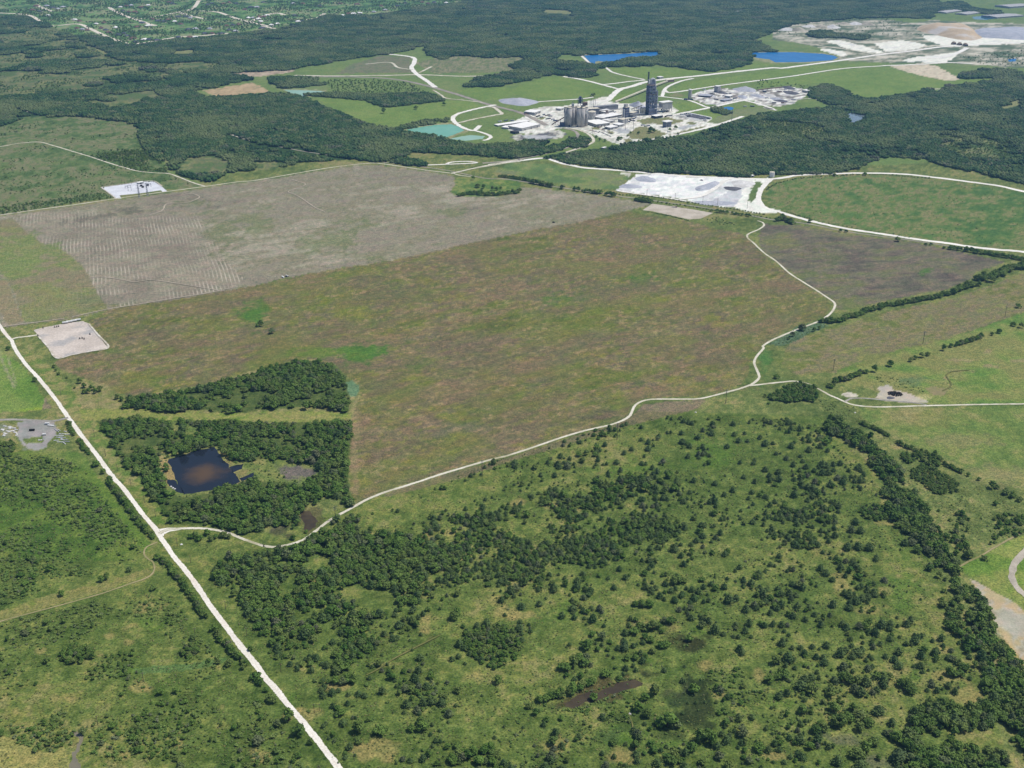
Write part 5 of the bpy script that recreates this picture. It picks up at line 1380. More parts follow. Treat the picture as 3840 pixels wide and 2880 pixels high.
conveyor('long pale conveyor climbing behind preheater tower', [w3('P2', 480, 580, 4), w3('P2', 720, 482, 8), w3('P2', 980, 376, 9), w3('P2', 1160, 300, 9), w3('P2', 1335, 238, 7)], 6, 4.5, 7)
conveyor('short cream conveyor rising left of preheater tower', [w3('P2', 735, 705, 10), w3('P2', 925, 640, 26)], 4, 3.5, 5)
conveyor('brown conveyor rising to the left silos', [w3('P1', 1190, 960, 2), w3('P1', 1402, 835, 26)], 3.5, 3, 5, M_RUST)
conveyor('long pale conveyor in the right yard of works', [w3('P2', 1690, 772, 5), w3('P2', 2070, 850, 5)], 6, 4, 8, M_ROOFW)
conveyor('brown conveyor in the second yard', [w3('P3', 1270, 300, 4), w3('P3', 1690, 250, 10)], 5, 3, 6, M_RUST)
t = empty('hopper_frame', (*gpt('P1', 2105, 818), 0), .5, 'brown A-shaped hopper frame behind the round tank', 'frame')
for s in (-1, 1):
    MB().beam((s * 7, -2, 0), (s * 1, -2, 17), 1.4).obj('leg', M_RUST, t)
    MB().beam((s * 7, 4, 0), (s * 1, 4, 17), 1.4).obj('leg', M_RUST, t)
MB().box(-3, 3, -3, 5, 16.5, 19).obj('hopper', M_RUST, t)


# --- heaps
def mound(name, label, cx, cy, rx, ry, h, mat, ang=0.0, ridge=0.0, seed=0, flat=1.0, group=None, cat='heap'):
    n, m = 36, 9
    V, Fc = [(0, 0, h)], []
    rs = np.random.default_rng(seed + 3)
    ph = rs.uniform(0, 6.28, 4)
    for j in range(1, m + 1):
        t_ = j / m
        for i in range(n):
            a = 2 * math.pi * i / n
            wob = 1 + .10 * math.sin(2 * a + ph[0]) + .08 * math.sin(3 * a + ph[1]) + .05 * math.sin(5 * a + ph[2])
            x, y = rx * t_ * wob * math.cos(a), ry * t_ * wob * math.sin(a)
            x += ridge * math.cos(a) * (1 if abs(math.cos(a)) > .2 else .5)
            z = h * (1 - max(0, (t_ - (1 - flat)) / flat)) * (1 + .07 * math.sin(4 * a + j + ph[3])) if flat < 1 else h * (1 - t_) * (1 + .08 * math.sin(4 * a + j))
            V.append((x, y, max(z, 0.03) if j < m else -.2))
    for i in range(n):
        Fc.append((0, 1 + i, 1 + (i + 1) % n))
    for j in range(m - 1):
        for i in range(n):
            a, b = 1 + j * n + i, 1 + j * n + (i + 1) % n
            Fc.append((a, a + n, b + n, b))
    me = bpy.data.meshes.new(name)
    me.from_pydata(V, [], Fc)
    for p in me.polygons:
        p.use_smooth = True
    me.update()
    return link(name, me, mat, loc=(cx, cy, 0), rz=ang, label=label, cat=cat, group=group)


def heap(label, tag_, x, y, rx, ry, h, mat, ang=0., ridge=0., flat=1., name='stockpile'):
    g_ = gpt(tag_, x, y)
    return mound(name, label, g_[0], g_[1], rx, ry, h, mat, ang, ridge, int(x + y), flat)


heap('wide blue grey stockpile left of the silos', 'P1', 640, 585, 70, 80, 13, M_PILEG, .2, flat=.8)
heap('grey stockpile behind the preheater tower', 'P2', 850, 660, 24, 60, 20, M_PILEG, .2)
for a in (('grey stockpile at upper left of the gravel yard', 1080, 150, 30, 34, 5.5, 0.1, 0, M_PILEG), ('long ridge of grey gravel in the gravel yard', 1565, 205, 18, 22, 7, .95, 42, M_PILEG), ('low dark grey heap at front of gravel yard', 1620, 335, 52, 26, 6, -.15, 0, M_PILEG),
          ('pale domed stockpile at right of gravel yard', 1835, 185, 32, 46, 6, 0, 0, M_PILEW), ('dark heap between ridge and domed pile', 1755, 222, 22, 26, 3.5, 0, 0, M_PILED), ('low white heap at left of gravel yard', 960, 205, 30, 26, 4, .2, 0, M_PILEG), ('little dark heap in the yard middle', 1515, 158, 5, 6, 3, 0, 0, M_PILED)):
    heap(a[0], 'B3', a[1], a[2], a[3], a[4], a[5], a[8], a[6], a[7])
for k, a in enumerate((('wide grey stockpile behind second yard', 1080, 295, 42, 60, 14, M_PILEG), ('small grey heap in second yard centre', 1040, 415, 18, 40, 8, M_PILEG), ('dark coal heap at right of second yard', 1800, 265, 24, 40, 9, M_PILED), ('dark heap in the right of second yard', 1840, 345, 26, 50, 7, M_PILED),
                       ('grey heap right of second yard centre', 1290, 400, 20, 40, 7, M_PILEG), ('white heap at second yard middle', 1480, 390, 18, 40, 7, M_PILEW), ('dark rubble row in second yard', 1680, 480, 26, 30, 5, M_PILED), ('grey rubble row at second yard front', 1600, 450, 22, 30, 6, M_PILEG), ('dark heap near the white processing house', 680, 345, 20, 34, 7, M_PILED),
                       ('dark heap left of the blue settling pond', 250, 735, 20, 40, 6, M_PILED), ('dark heap beside the long pale conveyor', 330, 760, 18, 40, 8, M_PILED), ('low white heap near single silo', 440, 385, 26, 34, 6, M_PILEG))):
    heap(a[0], 'P3', a[1], a[2], a[3], a[4], a[5], a[6], .1 * k)
# quarry
heap('flat-topped tan spoil mound at the quarry', 'A4', 1600, 262, 120, 330, 34, M_PILET, 0.0, 40, flat=.6, name='spoil_mound')
heap('blue grey quarry bank at the far right', 'A4', 2090, 285, 160, 240, 24, M_PILEG, 0, 60, flat=.4, name='spoil_mound')
for k in range(3):
    g = gpt('A4', 1628 + 48 * k, 368 + 6 * k)
    t = empty('storage_dome', (g[0], g[1], 0), 0.2, 'brown storage dome in the quarry, %s of three' % ('left', 'middle', 'right')[k], 'dome', 'domes in the quarry')
    vs, fs = [], []
    for j in range(7):
        for i in range(20):
            a, e = 2 * math.pi * i / 20, math.pi / 2 * j / 6.2
            vs.append((14 * math.cos(a) * math.cos(e), 14 * math.sin(a) * math.cos(e), 15 * math.sin(e)))
    for j in range(6):
        for i in range(20):
            fs.append((j * 20 + i, j * 20 + (i + 1) % 20, j * 20 + 20 + (i + 1) % 20, j * 20 + 20 + i))
    MB().add(vs, fs).obj('shell', mottled('dome_brown', lin(158, 138, 116), lin(134, 118, 100), .1), t, smooth=True)
    MB().box(-7, 7, -13.6, -10, 0, 7).obj('portal', M_DOOR, t)
for k in range(9):
    x = 150 + 95 * k
    heap('pale broken rock bank on the old quarry edge, bank %s from left' % ('one', 'two', 'three', 'four', 'five', 'six', 'seven', 'eight', 'nine')[k], 'A4', x, 245 - 8 * k + 12 * (k % 3), 40, 50, 11 + 3 * (k % 3), M_PILEW if k % 2 else mottled('rock_pale', lin(186, 178, 160), lin(150, 146, 128), .04), .3 * k, 10, name='rock_bank')
# tyre heap and dirt lot on the right
g = gpt('C4', 1070, 368)
t = empty('tyre_heap', (g[0], g[1], 0), 0, 'black heap of old tyres on the bare lot', 'heap')
rs_ = random.Random(4)
tor = MB()
for i in range(10):
    a = 2 * math.pi * i / 10
    b = 2 * math.pi * (i + 1) / 10
    for (r0, r1, z0, z1) in ((1.0, 1.0, 0, .5), (.55, .55, .5, 0)):
        tor.add([(r0 * math.cos(a), r0 * math.sin(a), z0), (r0 * math.cos(b), r0 * math.sin(b), z0), (r1 * math.cos(b), r1 * math.sin(b), z1), (r1 * math.cos(a), r1 * math.sin(a), z1)], [(0, 1, 2, 3)])
    tor.add([(math.cos(a), math.sin(a), .5), (math.cos(b), math.sin(b), .5), (.55 * math.cos(b), .55 * math.sin(b), .5), (.55 * math.cos(a), .55 * math.sin(a), .5)], [(0, 1, 2, 3)])
tyre_me = tor.mesh('tyre')
tyre_me.materials.append(M_BLACK)
for k in range(130):
    a, d = rs_.uniform(0, 6.28), 12 * math.sqrt(rs_.random())
    o = link('tyre', tyre_me, None, t, loc=(d * math.cos(a), .8 * d * math.sin(a), max(0, (3.6 - .3 * d) * rs_.random())), sc_=(1.2,) * 3)
    o.rotation_euler = (rs_.uniform(-.7, .7), rs_.uniform(-.7, .7), rs_.uniform(0, 3))
heap('low grey ash heap beside the tyres', 'C4', 1035, 398, 7, 6, 1.4, M_PILED)
heap('pale gravel heap by the track fork', 'C4', 715, 376, 12, 9, 2.2, mottled('pale_gravel_heap', lin(206, 198, 180), lin(188, 180, 162), .2))

# --- white tank at the haul road
g = gpt('B4', 112, 132)
t = empty('water_tank', (g[0], g[1], 0), 0, 'white round water tank beside the haul road junction', 'tank')
MB().frus(0, 0, 0, 14.5, 7.2, 7.2, 28).obj('shell', M_WHITE, t)
MB().frus(0, 0, 14.52, 16, 7.4, 1.2, 28).obj('roof', M_ROOFC, t)
MB().beam((7.4, -1, 0), (7.4, -1, 15), .4).obj('ladder', M_STEELL, t)


# --- substation
def pylon(label, tag_, x, y, h, group):
    g_ = gpt(tag_, x, y)
    t = empty('pylon', (g_[0], g_[1], 0), .3, label, 'pylon', group)
    fr = MB()
    for sx_, sy_ in ((-1, -1), (1, -1), (1, 1), (-1, 1)):
        fr.beam((sx_ * 2.2, sy_ * 2.2, 0), (sx_ * .6, sy_ * .6, h), .55)
    nb = 7
    for k in range(nb):
        z0, z1 = h * k / nb, h * (k + 1) / nb
        w0, w1 = 2.2 - 1.6 * k / nb, 2.2 - 1.6 * (k + 1) / nb
        for sy_ in (-1, 1):
            fr.beam((-w0, sy_ * w0, z0), (w1, sy_ * w1, z1), .28)
            fr.beam((w0, sy_ * w0, z0), (-w1, sy_ * w1, z1), .28)
            fr.beam((sy_ * w0, -w0, z0), (sy_ * w1, w1, z1), .28)
    fr.obj('lattice', M_STEEL, t)
    for z in (h * .72, h * .84, h * .96):
        MB().beam((-5.5, 0, z), (5.5, 0, z), .5).obj('crossarm', M_STEEL, t)
    MB().box(-3, 3, -3, 3, 0, .6).obj('footing', M_WALL, t)


pylon('left lattice pylon in front of the substation', 'B1', 1083, 288, 33, 'pylons at the substation')
pylon('right lattice pylon in front of the substation', 'B1', 1148, 276, 34, 'pylons at the substation')


def gantry(label, tag_, x, y, w, h):
    g_ = gpt(tag_, x, y)
    t = empty('gantry', (g_[0], g_[1], 0), .25, label, 'gantry', 'gantries on the substation pad')
    for s in (-1, 1):
        MB().beam((s * w / 2, 0, 0), (s * w / 2, 0, h), .6).obj('post', M_STEEL, t)
    for z in (h * .6, h * .97):
        MB().beam((-w / 2 - 1, 0, z), (w / 2 + 1, 0, z), .5).obj('beam', M_STEEL, t)
    for k in (-1, 0, 1):
        MB().beam((k * w / 3, 0, h * .97), (k * w / 3, 0, h * .75), .3).obj('insulator', M_RUST, t)


gantry('tall H-shaped gantry on the white substation pad', 'B1', 1010, 240, 8, 15)
gantry('second gantry right of the black transformers', 'B1', 1165, 212, 7, 11)
gantry('low gantry at the back of the substation pad', 'B1', 985, 220, 7, 7)
for k, (x, y) in enumerate(((1100, 205), (1112, 215), (1150, 200))):
    g = gpt('B1', x, y)
    t = empty('transformer', (g[0], g[1], 0), .3, 'black transformer on the substation pad, %s one' % ('left', 'middle', 'right')[k], 'transformer', 'transformers on the substation pad')
    MB().box(-3, 3, -2, 2, .3, 4.2).obj('tank', M_BLACK, t)
    MB().box(-3.6, -3.05, -1.6, 1.6, .6, 3.6).obj('radiator', M_STEEL, t)
    for j in (-1, 0, 1):
        MB().frus(j * 1.6, 0, 4.2, 6.4, .3, .2, 8).obj('bushing', M_RUST, t)
shed('white control cabin on the substation pad', 'B1', (1068, 170), (1074, 176), (1114, 170), 5, doors=1, name='control_cabin', dmax=14)


# --- utility poles
def pole(label, tag_, x, y, h, arm=2.6, group=None, wood=True, arms=1):
    g_ = gpt(tag_, x, y)
    t = empty('utility_pole', (g_[0], g_[1], 0), .6, label, 'utility pole', group)
    r = .17 + h * .009
    MB().frus(0, 0, 0, h, r * 1.2, r * .8, 8).obj('pole', M_WOOD if wood else M_STEEL, t)
    for k in range(arms):
        z = h - .5 - k * 2.2
        MB().beam((-arm / 2, 0, z), (arm / 2, 0, z), .28).obj('crossarm', M_WOOD if h < 16 else M_STEEL, t)
        for j in (-1, 1):
            MB().frus(j * arm * .45, 0, z + .14, z + .5, .12, .08, 6).obj('insulator', M_WHITE, t)


ORD = ('first', 'second', 'third', 'fourth', 'fifth', 'sixth', 'seventh', 'eighth', 'ninth', 'tenth', 'eleventh', 'twelfth', 'thirteenth', 'fourteenth')
for k, (tg, x, y) in enumerate((('D2', 785, 1605), ('D2', 475, 1232), ('D2', 215, 912), ('D1', 1920, 635), ('D1', 1755, 425), ('D1', 1485, 65), ('C1', 1380, 1550), ('C1', 1210, 1325), ('C1', 1125, 1215), ('C1', 1020, 1085), ('C1', 915, 965), ('C1', 822, 850), ('C1', 735, 700), ('C1', 475, 378))):
    pole('%s wooden pole up the right side of white road' % ORD[k], tg, x, y, 11.5, group='poles along the white road')
pole('short second pole paired beside the white road', 'D2', 515, 1215, 9, group='poles along the white road')
for k, (tg, x, y) in enumerate((('D1', 762, 1325), ('D1', 1118, 990), ('D1', 1520, 640), ('D1', 1270, 112))):
    pole('%s wooden pole in the lower left scrub counted from below' % ORD[k], tg, x, y, 12.0, 3.2, group='poles through the left scrub')
for k, (tg, x, y, h) in enumerate((('C2', 640, 1345, 20), ('C2', 1780, 1008, 26), ('C3', 858, 722, 28), ('C3', 1703, 442, 25), ('C4', 590, 185, 22), ('B4', 1287, 1428, 24), ('B4', 1925, 1220, 22))):
    pole('%s tall power pole along the track from lower left' % ORD[k], tg, x, y, h, 5.0, 'tall poles along the winding track', arms=3)
for k, (tg, x, y, h) in enumerate((('P3', 852, 865, 52), ('P2', 770, 1080, 46), ('P1', 1860, 1115, 36), ('P2', 640, 1050, 42), ('P3', 610, 375, 30), ('P2', 1335, 1110, 30), ('P2', 90, 1090, 28))):
    pole(('tall grey mast by the forest edge right of works', 'tall grey mast in front of mill building', 'grey mast beside the rail loop', 'grey mast in the works switchyard', 'grey mast in second yard', 'grey mast near the oval lawn', 'grey mast by the car park')[k], tg, x, y, h, 3.5, wood=False, arms=2)
for k, x in enumerate((1090, 1310, 1525, 1640, 1870)):
    pole('%s power pole in front of the gravel yard' % ORD[k], 'B3', x, 265 + (x - 1090) * .13 + 14, 18, 3.5, 'poles along the gravel yard', arms=2)
for k, x in enumerate((950, 1022, 1118, 1195)):
    pole('%s thin pole behind the substation pad' % ORD[k], 'B1', x, 195 - (x - 950) * .09, 17, 2.5, 'poles behind the substation')


# --- vehicles and yard things
def car_mesh():
    b = MB()
    pr = [(-2.3, .35), (2.3, .35), (2.3, .8), (1.5, .95), (.8, 1.5), (-1.3, 1.5), (-2.0, .95), (-2.3, .9)]
    vs = [(x, -.9, z) for x, z in pr] + [(x, .9, z) for x, z in pr]
    n = len(pr)
    fs = [tuple(range(n)), tuple(range(2 * n - 1, n - 1, -1))] + [(i, n + i, n + (i + 1) % n, (i + 1) % n) for i in range(n)]
    b.add(vs, fs)
    return b.mesh('car_body')


car_me = car_mesh()
wheel = MB()
for x in (-1.4, 1.4):
    for y in (-.85, .85):
        wheel.add(*(lambda n=10: ([(x + .35 * math.cos(2 * math.pi * i / n), y + s * .12, .35 + .35 * math.sin(2 * math.pi * i / n)) for s in (-1, 1) for i in range(n)], [tuple(range(n)), tuple(range(2 * n - 1, n - 1, -1))] + [(i, (i + 1) % n, n + (i + 1) % n, n + i) for i in range(n)]))())
CARM = [M_BLACK, M_WHITE, M_STEELL, M_RED, M_STEEL]
car_v = []
for m_ in CARM:
    c_ = car_me.copy()
    c_.materials.append(m_)
    car_v.append(c_)
rc = random.Random(8)
ci = 0
CARN = ['black', 'white', 'silver', 'red', 'blue grey']
for row, (x0, y0, x1, y1, n) in enumerate(((205, 1075, 400, 1160, 13), (250, 1050, 420, 1120, 10), (60, 1055, 200, 1095, 8))):
    for k in range(n):
        f_ = k / (n - 1)
        g = gpt('P2', x0 + (x1 - x0) * f_, y0 + (y1 - y0) * f_)
        v_ = rc.choice((0, 0, 0, 1, 2, 3, 4, 4))
        link('car', car_v[v_], None, loc=(g[0] + rc.uniform(-1, 1), g[1] + rc.uniform(-1, 1), 0), rz=rc.uniform(-.1, .1) + .5, sc_=(1.15,) * 3,
             label='%s car, %s in the %s row of works car park' % (CARN[v_], ORD[k], ('middle', 'upper', 'left')[row]), cat='car', group='cars parked at the works')

# small plant: tanks, skips, pipe racks and lorries standing about the works
rc2 = random.Random(77)
skip_m = MB().add([(-3, -1.2, .2), (3, -1.2, .2), (3, 1.2, .2), (-3, 1.2, .2), (-3.6, -1.5, 2.4), (3.6, -1.5, 2.4), (3.6, 1.5, 2.4), (-3.6, 1.5, 2.4)], [(0, 3, 2, 1), (4, 5, 6, 7), (0, 1, 5, 4), (1, 2, 6, 5), (2, 3, 7, 6), (3, 0, 4, 7)]).mesh('skip')
cab = MB().box(3.2, 5.6, -1.3, 1.3, .6, 3.2)
bed = MB().box(-5.6, 3.0, -1.3, 1.3, 1.0, 3.6)
whl = MB()
for x in (-4.6, -3.2, 4.4):
    for y in (-1.2, 1.2):
        whl.tube([(x, y - .2, .55), (x, y + .2, .55)], .55, 10)
lorry = [cab.mesh('lorry_cab'), bed.mesh('lorry_bed'), whl.mesh('lorry_wheels')]
for m_, mt in zip(lorry, (M_WHITE, M_STEELL, M_BLACK)):
    m_.materials.append(mt)
smv = []
for mt in (M_STEEL, M_RUST, M_WALLG, M_DOOR):
    c_ = skip_m.copy()
    c_.materials.append(mt)
    smv.append(c_)
SPOTS = (('P1', 900, 810), ('P1', 960, 830), ('P1', 1020, 845), ('P1', 1060, 800), ('P1', 1120, 815), ('P1', 1170, 830), ('P1', 1140, 800), ('P1', 780, 790), ('P1', 540, 905), ('P1', 660, 940), ('P1', 430, 900), ('P1', 330, 920), ('P1', 1250, 905), ('P1', 1130, 870), ('P1', 1210, 885),
         ('P2', 210, 1010), ('P2', 300, 1040), ('P2', 330, 1020), ('P2', 480, 830), ('P2', 520, 820), ('P2', 560, 870), ('P2', 720, 880), ('P2', 780, 870), ('P2', 820, 850), ('P2', 760, 900), ('P2', 1180, 850), ('P2', 1240, 840), ('P2', 1320, 830), ('P2', 1380, 820), ('P2', 930, 980),
         ('P2', 980, 990), ('P2', 1030, 985), ('P2', 1580, 800), ('P2', 1640, 790), ('P2', 1690, 830), ('P2', 1740, 820), ('P2', 1850, 850), ('P2', 1900, 870), ('P2', 1960, 890), ('P2', 1280, 760), ('P2', 1340, 750), ('P2', 470, 760), ('P2', 400, 790), ('P2', 680, 920), ('P2', 1640, 545), ('P2', 1680, 550),
         ('P3', 560, 260), ('P3', 400, 300), ('P3', 540, 370), ('P3', 600, 460), ('P3', 720, 400), ('P3', 830, 360), ('P3', 910, 445), ('P3', 1080, 580), ('P3', 1200, 575), ('P3', 1400, 330), ('P3', 1440, 440), ('P3', 1560, 520), ('P3', 1700, 520), ('P3', 1750, 300), ('P3', 1880, 470), ('P3', 1650, 330))
for k, (tg, x, y) in enumerate(SPOTS):
    g = gpt(tg, x, y)
    area = {'P1': 'in the left yard of the works', 'P2': 'in the middle of the works', 'P3': 'in the second works yard'}[tg]
    if k % 3 == 2:
        t = empty('lorry', (g[0], g[1], 0), rc2.uniform(-.4, 1.2), 'white lorry with grey bed standing ' + area, 'lorry', 'lorries ' + area)
        for nm_, m_ in zip(('cab', 'bed', 'wheels'), lorry):
            link(nm_, m_, None, t)
        t.scale = (1.3,) * 3
    else:
        v_ = rc2.randrange(4)
        link('skip', smv[v_], None, loc=(g[0], g[1], 0), rz=rc2.uniform(-.4, 1.0), sc_=(rc2.uniform(1.4, 3.2), rc2.uniform(1, 2), rc2.uniform(1, 2.2)), label='%s metal container %s' % (('blue grey', 'rusty', 'grey', 'black')[v_], area), cat='container', group='containers ' + area)
for k, (x0, y0, z0, x1, y1, z1) in enumerate(((700, 760, 12, 880, 720, 12), (150, 740, 14, 620, 700, 14), (960, 780, 16, 720, 800, 12), (300, 900, 8, 600, 860, 9), (1130, 700, 22, 1250, 690, 18))):
    A_, B_2 = w3('P2', x0, y0, z0), w3('P2', x1, y1, z1)
    t = empty('pipe_rack', (A_[0], A_[1], 0), 0, '%s pale pipe bridge between the works buildings' % ORD0[k], 'pipe bridge', 'pipe bridges in the works')
    o_ = Vector((A_[0], A_[1], 0))
    for dz in (0, 1.6):
        MB().tube([Vector(A_) - o_ + Vector((0, 0, dz)), Vector(B_2) - o_ + Vector((0, 0, dz))], .9, 8).obj('pipe', M_STEELL if dz else M_ROOFC, t)
    for f_ in (.1, .37, .63, .9):
        s_ = Vector(A_).lerp(Vector(B_2), f_) - o_
        MB().beam((s_.x, s_.y, 0), (s_.x, s_.y, s_.z - .8), .9).obj('support', M_STEEL, t)

# tank trailers on the square pad
for k in range(4):
    g = gpt('B1', 508 + 33 * k, 1272 - 7 * k)
    t = empty('tank_trailer', (g[0], g[1], 0), .35, '%s white tank trailer on the far edge of square pad' % ORD[k], 'trailer', 'tank trailers on the square pad')
    MB().tube([(-5.2, 0, 2.7), (-4.8, 0, 2.7), (4.8, 0, 2.7), (5.2, 0, 2.7)], 1.7, 14).obj('tank', M_WHITE, t)
    MB().box(-5, 5, -1.1, 1.1, .7, 1.0).obj('chassis', M_BLACK, t)
    for x in (-4, -2.8, 3.4):
        MB().beam((x, -1.3, .55), (x, 1.3, .55), .95).obj('wheel', M_BLACK, t)
for k, (x, y) in enumerate(((620, 1392), (640, 1388), (655, 1394), (700, 1358), (335, 1308), (425, 1302), (440, 1300), (455, 1297), (295, 1368))):
    g = gpt('B1', x, y)
    t = empty('wellhead', (g[0], g[1], 0), .4 * k, '%s dark wellhead frame on the square pad' % ORD[k], 'wellhead', 'wellheads on the square pad')
    MB().box(-1.4, 1.4, -1.4, 1.4, 0, .5).obj('base', M_BLACK, t)
    MB().frus(0, 0, .5, 3.6, .5, .4, 8).obj('stem', M_BLACK, t)
    MB().beam((-1.6, 0, 2.2), (1.6, 0, 2.2), .5).obj('valve_arm', M_BLACK, t)
spot_list = []
g = gpt('B3', 1305, 368)
t = empty('pump_skid', (g[0], g[1], 0), -.1, 'pale pump skid on the long gravel pad', 'machine')
MB().box(-7, 7, -2.5, 2.5, 0, .6).obj('base', M_STEELL, t)
MB().tube([(-6, 0, 2.2), (5, 0, 2.2)], 1.5, 12).obj('vessel', M_ROOFC, t)
MB().box(2, 6.5, -2.2, 2.2, .6, 3.4).obj('engine', M_RUST, t)
# tractor in the dusty corner of the ploughed field
g = gpt('B2', 262, 908)
t = empty('tractor', (g[0], g[1], 0), EDGE_ANG, 'white tractor working at the lower edge of ploughed field', 'tractor')
MB().box(-.6, 3.4, -.8, .8, 1.2, 2.4).obj('bonnet', M_WHITE, t)
MB().box(-2.4, -.6, -1.1, 1.1, 1.2, 4.0).obj('cab', M_GLASS, t)
MB().box(-2.6, -.4, -1.3, 1.3, 4.0, 4.3).obj('cab_roof', M_WHITE, t)
for x, r in ((-1.6, 1.3), (2.4, .9)):
    for y in (-1.6, 1.6):
        MB().tube([(x, y - .4, r), (x, y + .4, r)], r, 14).obj('wheel', M_BLACK, t)
g2 = g - 9 * np.array([math.cos(EDGE_ANG), math.sin(EDGE_ANG)])
t = empty('seed_drill', (g2[0], g2[1], 0), EDGE_ANG, 'white seed drill pulled behind the tractor', 'farm machine')
MB().box(-1.2, 1.2, -5.5, 5.5, .9, 2.3).obj('hopper', M_WHITE, t)
MB().beam((1.2, 0, 1), (6, 0, 1), .4).obj('drawbar', M_BLACK, t)
for y in (-4.6, 4.6):
    MB().tube([(0, y - .3, .8), (0, y + .3, .8)], .8, 12).obj('wheel', M_BLACK, t)
g = gpt('B3', 365, 488)
t = empty('tractor', (g[0], g[1], 0), EDGE_ANG, 'small dark tractor near the middle edge of ploughed field', 'tractor')
MB().box(-.6, 3.0, -.8, .8, 1.1, 2.2).obj('bonnet', M_BLACK, t)
MB().box(-2.4, -.6, -1.1, 1.1, 1.1, 3.6).obj('cab', M_BLACK, t)
for x, r in ((-1.6, 1.2), (2.2, .85)):
    for y in (-1.5, 1.5):
        MB().tube([(x, y - .4, r), (x, y + .4, r)], r, 14).obj('wheel', M_BLACK, t)

# scrap yard: pipes, slabs, a lorry
rc = random.Random(21)
LEFT, RIGHT = [], []
for k in range(22):
    LEFT.append((rc.uniform(18, 132), rc.uniform(618, 700)))
for k in range(20):
    RIGHT.append((rc.uniform(432, 525), rc.uniform(640, 752)))
for k, (x, y) in enumerate(sorted(LEFT)):
    g = gpt('C1', x, y)
    b = MB()
    w_, d_, h_ = rc.uniform(1.4, 4.2), rc.uniform(.9, 1.8), rc.uniform(.4, 1.2)
    vs = [(sx_ * w_ * rc.uniform(.7, 1.1), sy_ * d_ * rc.uniform(.7, 1.1), z) for z in (0, h_) for sx_, sy_ in ((-1, -1), (1, -1), (1, 1), (-1, 1))]
    b.add(vs, [(0, 3, 2, 1), (4, 5, 6, 7), (0, 1, 5, 4), (1, 2, 6, 5), (2, 3, 7, 6), (3, 0, 4, 7)])
    b.obj('concrete_slab', M_PILEW, loc=(g[0], g[1], 0), rz=rc.uniform(-.6, .6), label='broken pale concrete slab in the heap left of scrap yard', cat='rubble', group='broken slabs left of the scrap yard')
for k, (x, y) in enumerate(sorted(RIGHT)):
    g = gpt('C1', x, y)
    L_ = rc.uniform(5, 11)
    t = MB().tube([(-L_ / 2, 0, .6), (0, 0, .6), (L_ / 2, 0, .6)], .6, 10)
    t.obj('pipe', M_WHITE if k % 3 else M_STEELL, loc=(g[0], g[1], 0), rz=rc.uniform(-.9, .4), label='loose white pipe lying right of the scrap yard', cat='pipe', group='pipes right of the scrap yard')
for k, (x, y, a, lab) in enumerate(((368, 606, .1, 'white box trailer at the top of scrap yard'), (395, 616, -.2, 'long white flatbed trailer at the right of scrap yard'), (345, 690, .4, 'small white van beside the grass island in scrap yard'), (250, 655, .1, 'dark trailer in the middle of scrap yard'), (95, 790, .8, 'white caravan at the brush below scrap yard'))):
    g = gpt('C1', x, y)
    t = empty('trailer', (g[0], g[1], 0), a, lab, 'trailer')
    l_ = (7, 11, 5, 8, 6)[k]
    MB().box(-l_ / 2, l_ / 2, -1.2, 1.2, .8, 3.2 if k != 1 else 1.3).obj('body', M_BLACK if k == 3 else M_WHITE, t)
    for xx in (-l_ * .3, l_ * .3):
        MB().beam((xx, -1.25, .5), (xx, 1.25, .5), .9).obj('axle', M_BLACK, t)
for k, (tg, x, y) in enumerate((('C1', 302, 728), ('C1', 320, 727), ('C1', 1345, 1100), ('C1', 1360, 1108), ('C1', 1330, 1090), ('C1', 1412, 1540), ('D3', 957, 1240), ('C4', 760, 515), ('C3', 1470, 512))):
    g = gpt(tg, x, y)
    b = bmesh.new()
    bmesh.ops.create_icosphere(b, subdivisions=2, radius=1.6)
    for v in b.verts:
        v.co *= rc.uniform(.8, 1.2)
        v.co.z = max(v.co.z * .6, -.3)
    me = bpy.data.meshes.new('boulder')
    b.to_mesh(me)
    b.free()
    link('boulder', me, M_PILEW, loc=(g[0], g[1], .3), label=('pale boulder on the grass island of scrap yard, left', 'pale boulder on the grass island of scrap yard, right', 'white rock in the dark pool left of pond', 'second white rock in the dark pool', 'third white rock in the dark pool', 'grey rock heap by the road junction', 'white rock on the path below muddy pool', 'white rock below the right track', 'white rock at the verge of winding track')[k], cat='rock')

# --- suburb houses
HOUSES = [('A1', v) for v in ((270, 85), (330, 95), (390, 50), (440, 65), (300, 50), (480, 75), (520, 60), (400, 130), (620, 165), (660, 175), (640, 235), (685, 245), (725, 252), (840, 235), (880, 250), (800, 200), (900, 270), (960, 230), (980, 290), (1030, 280),
          (1050, 300), (1100, 320), (1130, 350), (1200, 330), (1240, 330), (1300, 335), (1000, 60), (1050, 50), (1090, 45), (1020, 90), (1070, 100), (1120, 100), (1170, 60), (1230, 45), (1400, 20), (1430, 30), (1270, 160), (1310, 175), (1360, 180), (1400, 165), (1450, 180),
          (1480, 140), (1540, 140), (1580, 150), (1500, 200), (1560, 245), (1620, 240), (1480, 310), (1570, 310), (1620, 310), (1700, 280), (1760, 280), (1830, 280), (1740, 240), (1880, 215), (1930, 210), (1980, 205), (1900, 250), (1950, 260), (2100, 150), (2150, 140),
          (2190, 140), (2060, 150), (1850, 30), (1900, 20), (1960, 30), (1760, 30), (1720, 40), (2030, 80), (2080, 60), (2130, 60), (2180, 20), (2170, 235), (1230, 215), (1180, 190), (1140, 225), (860, 190))]
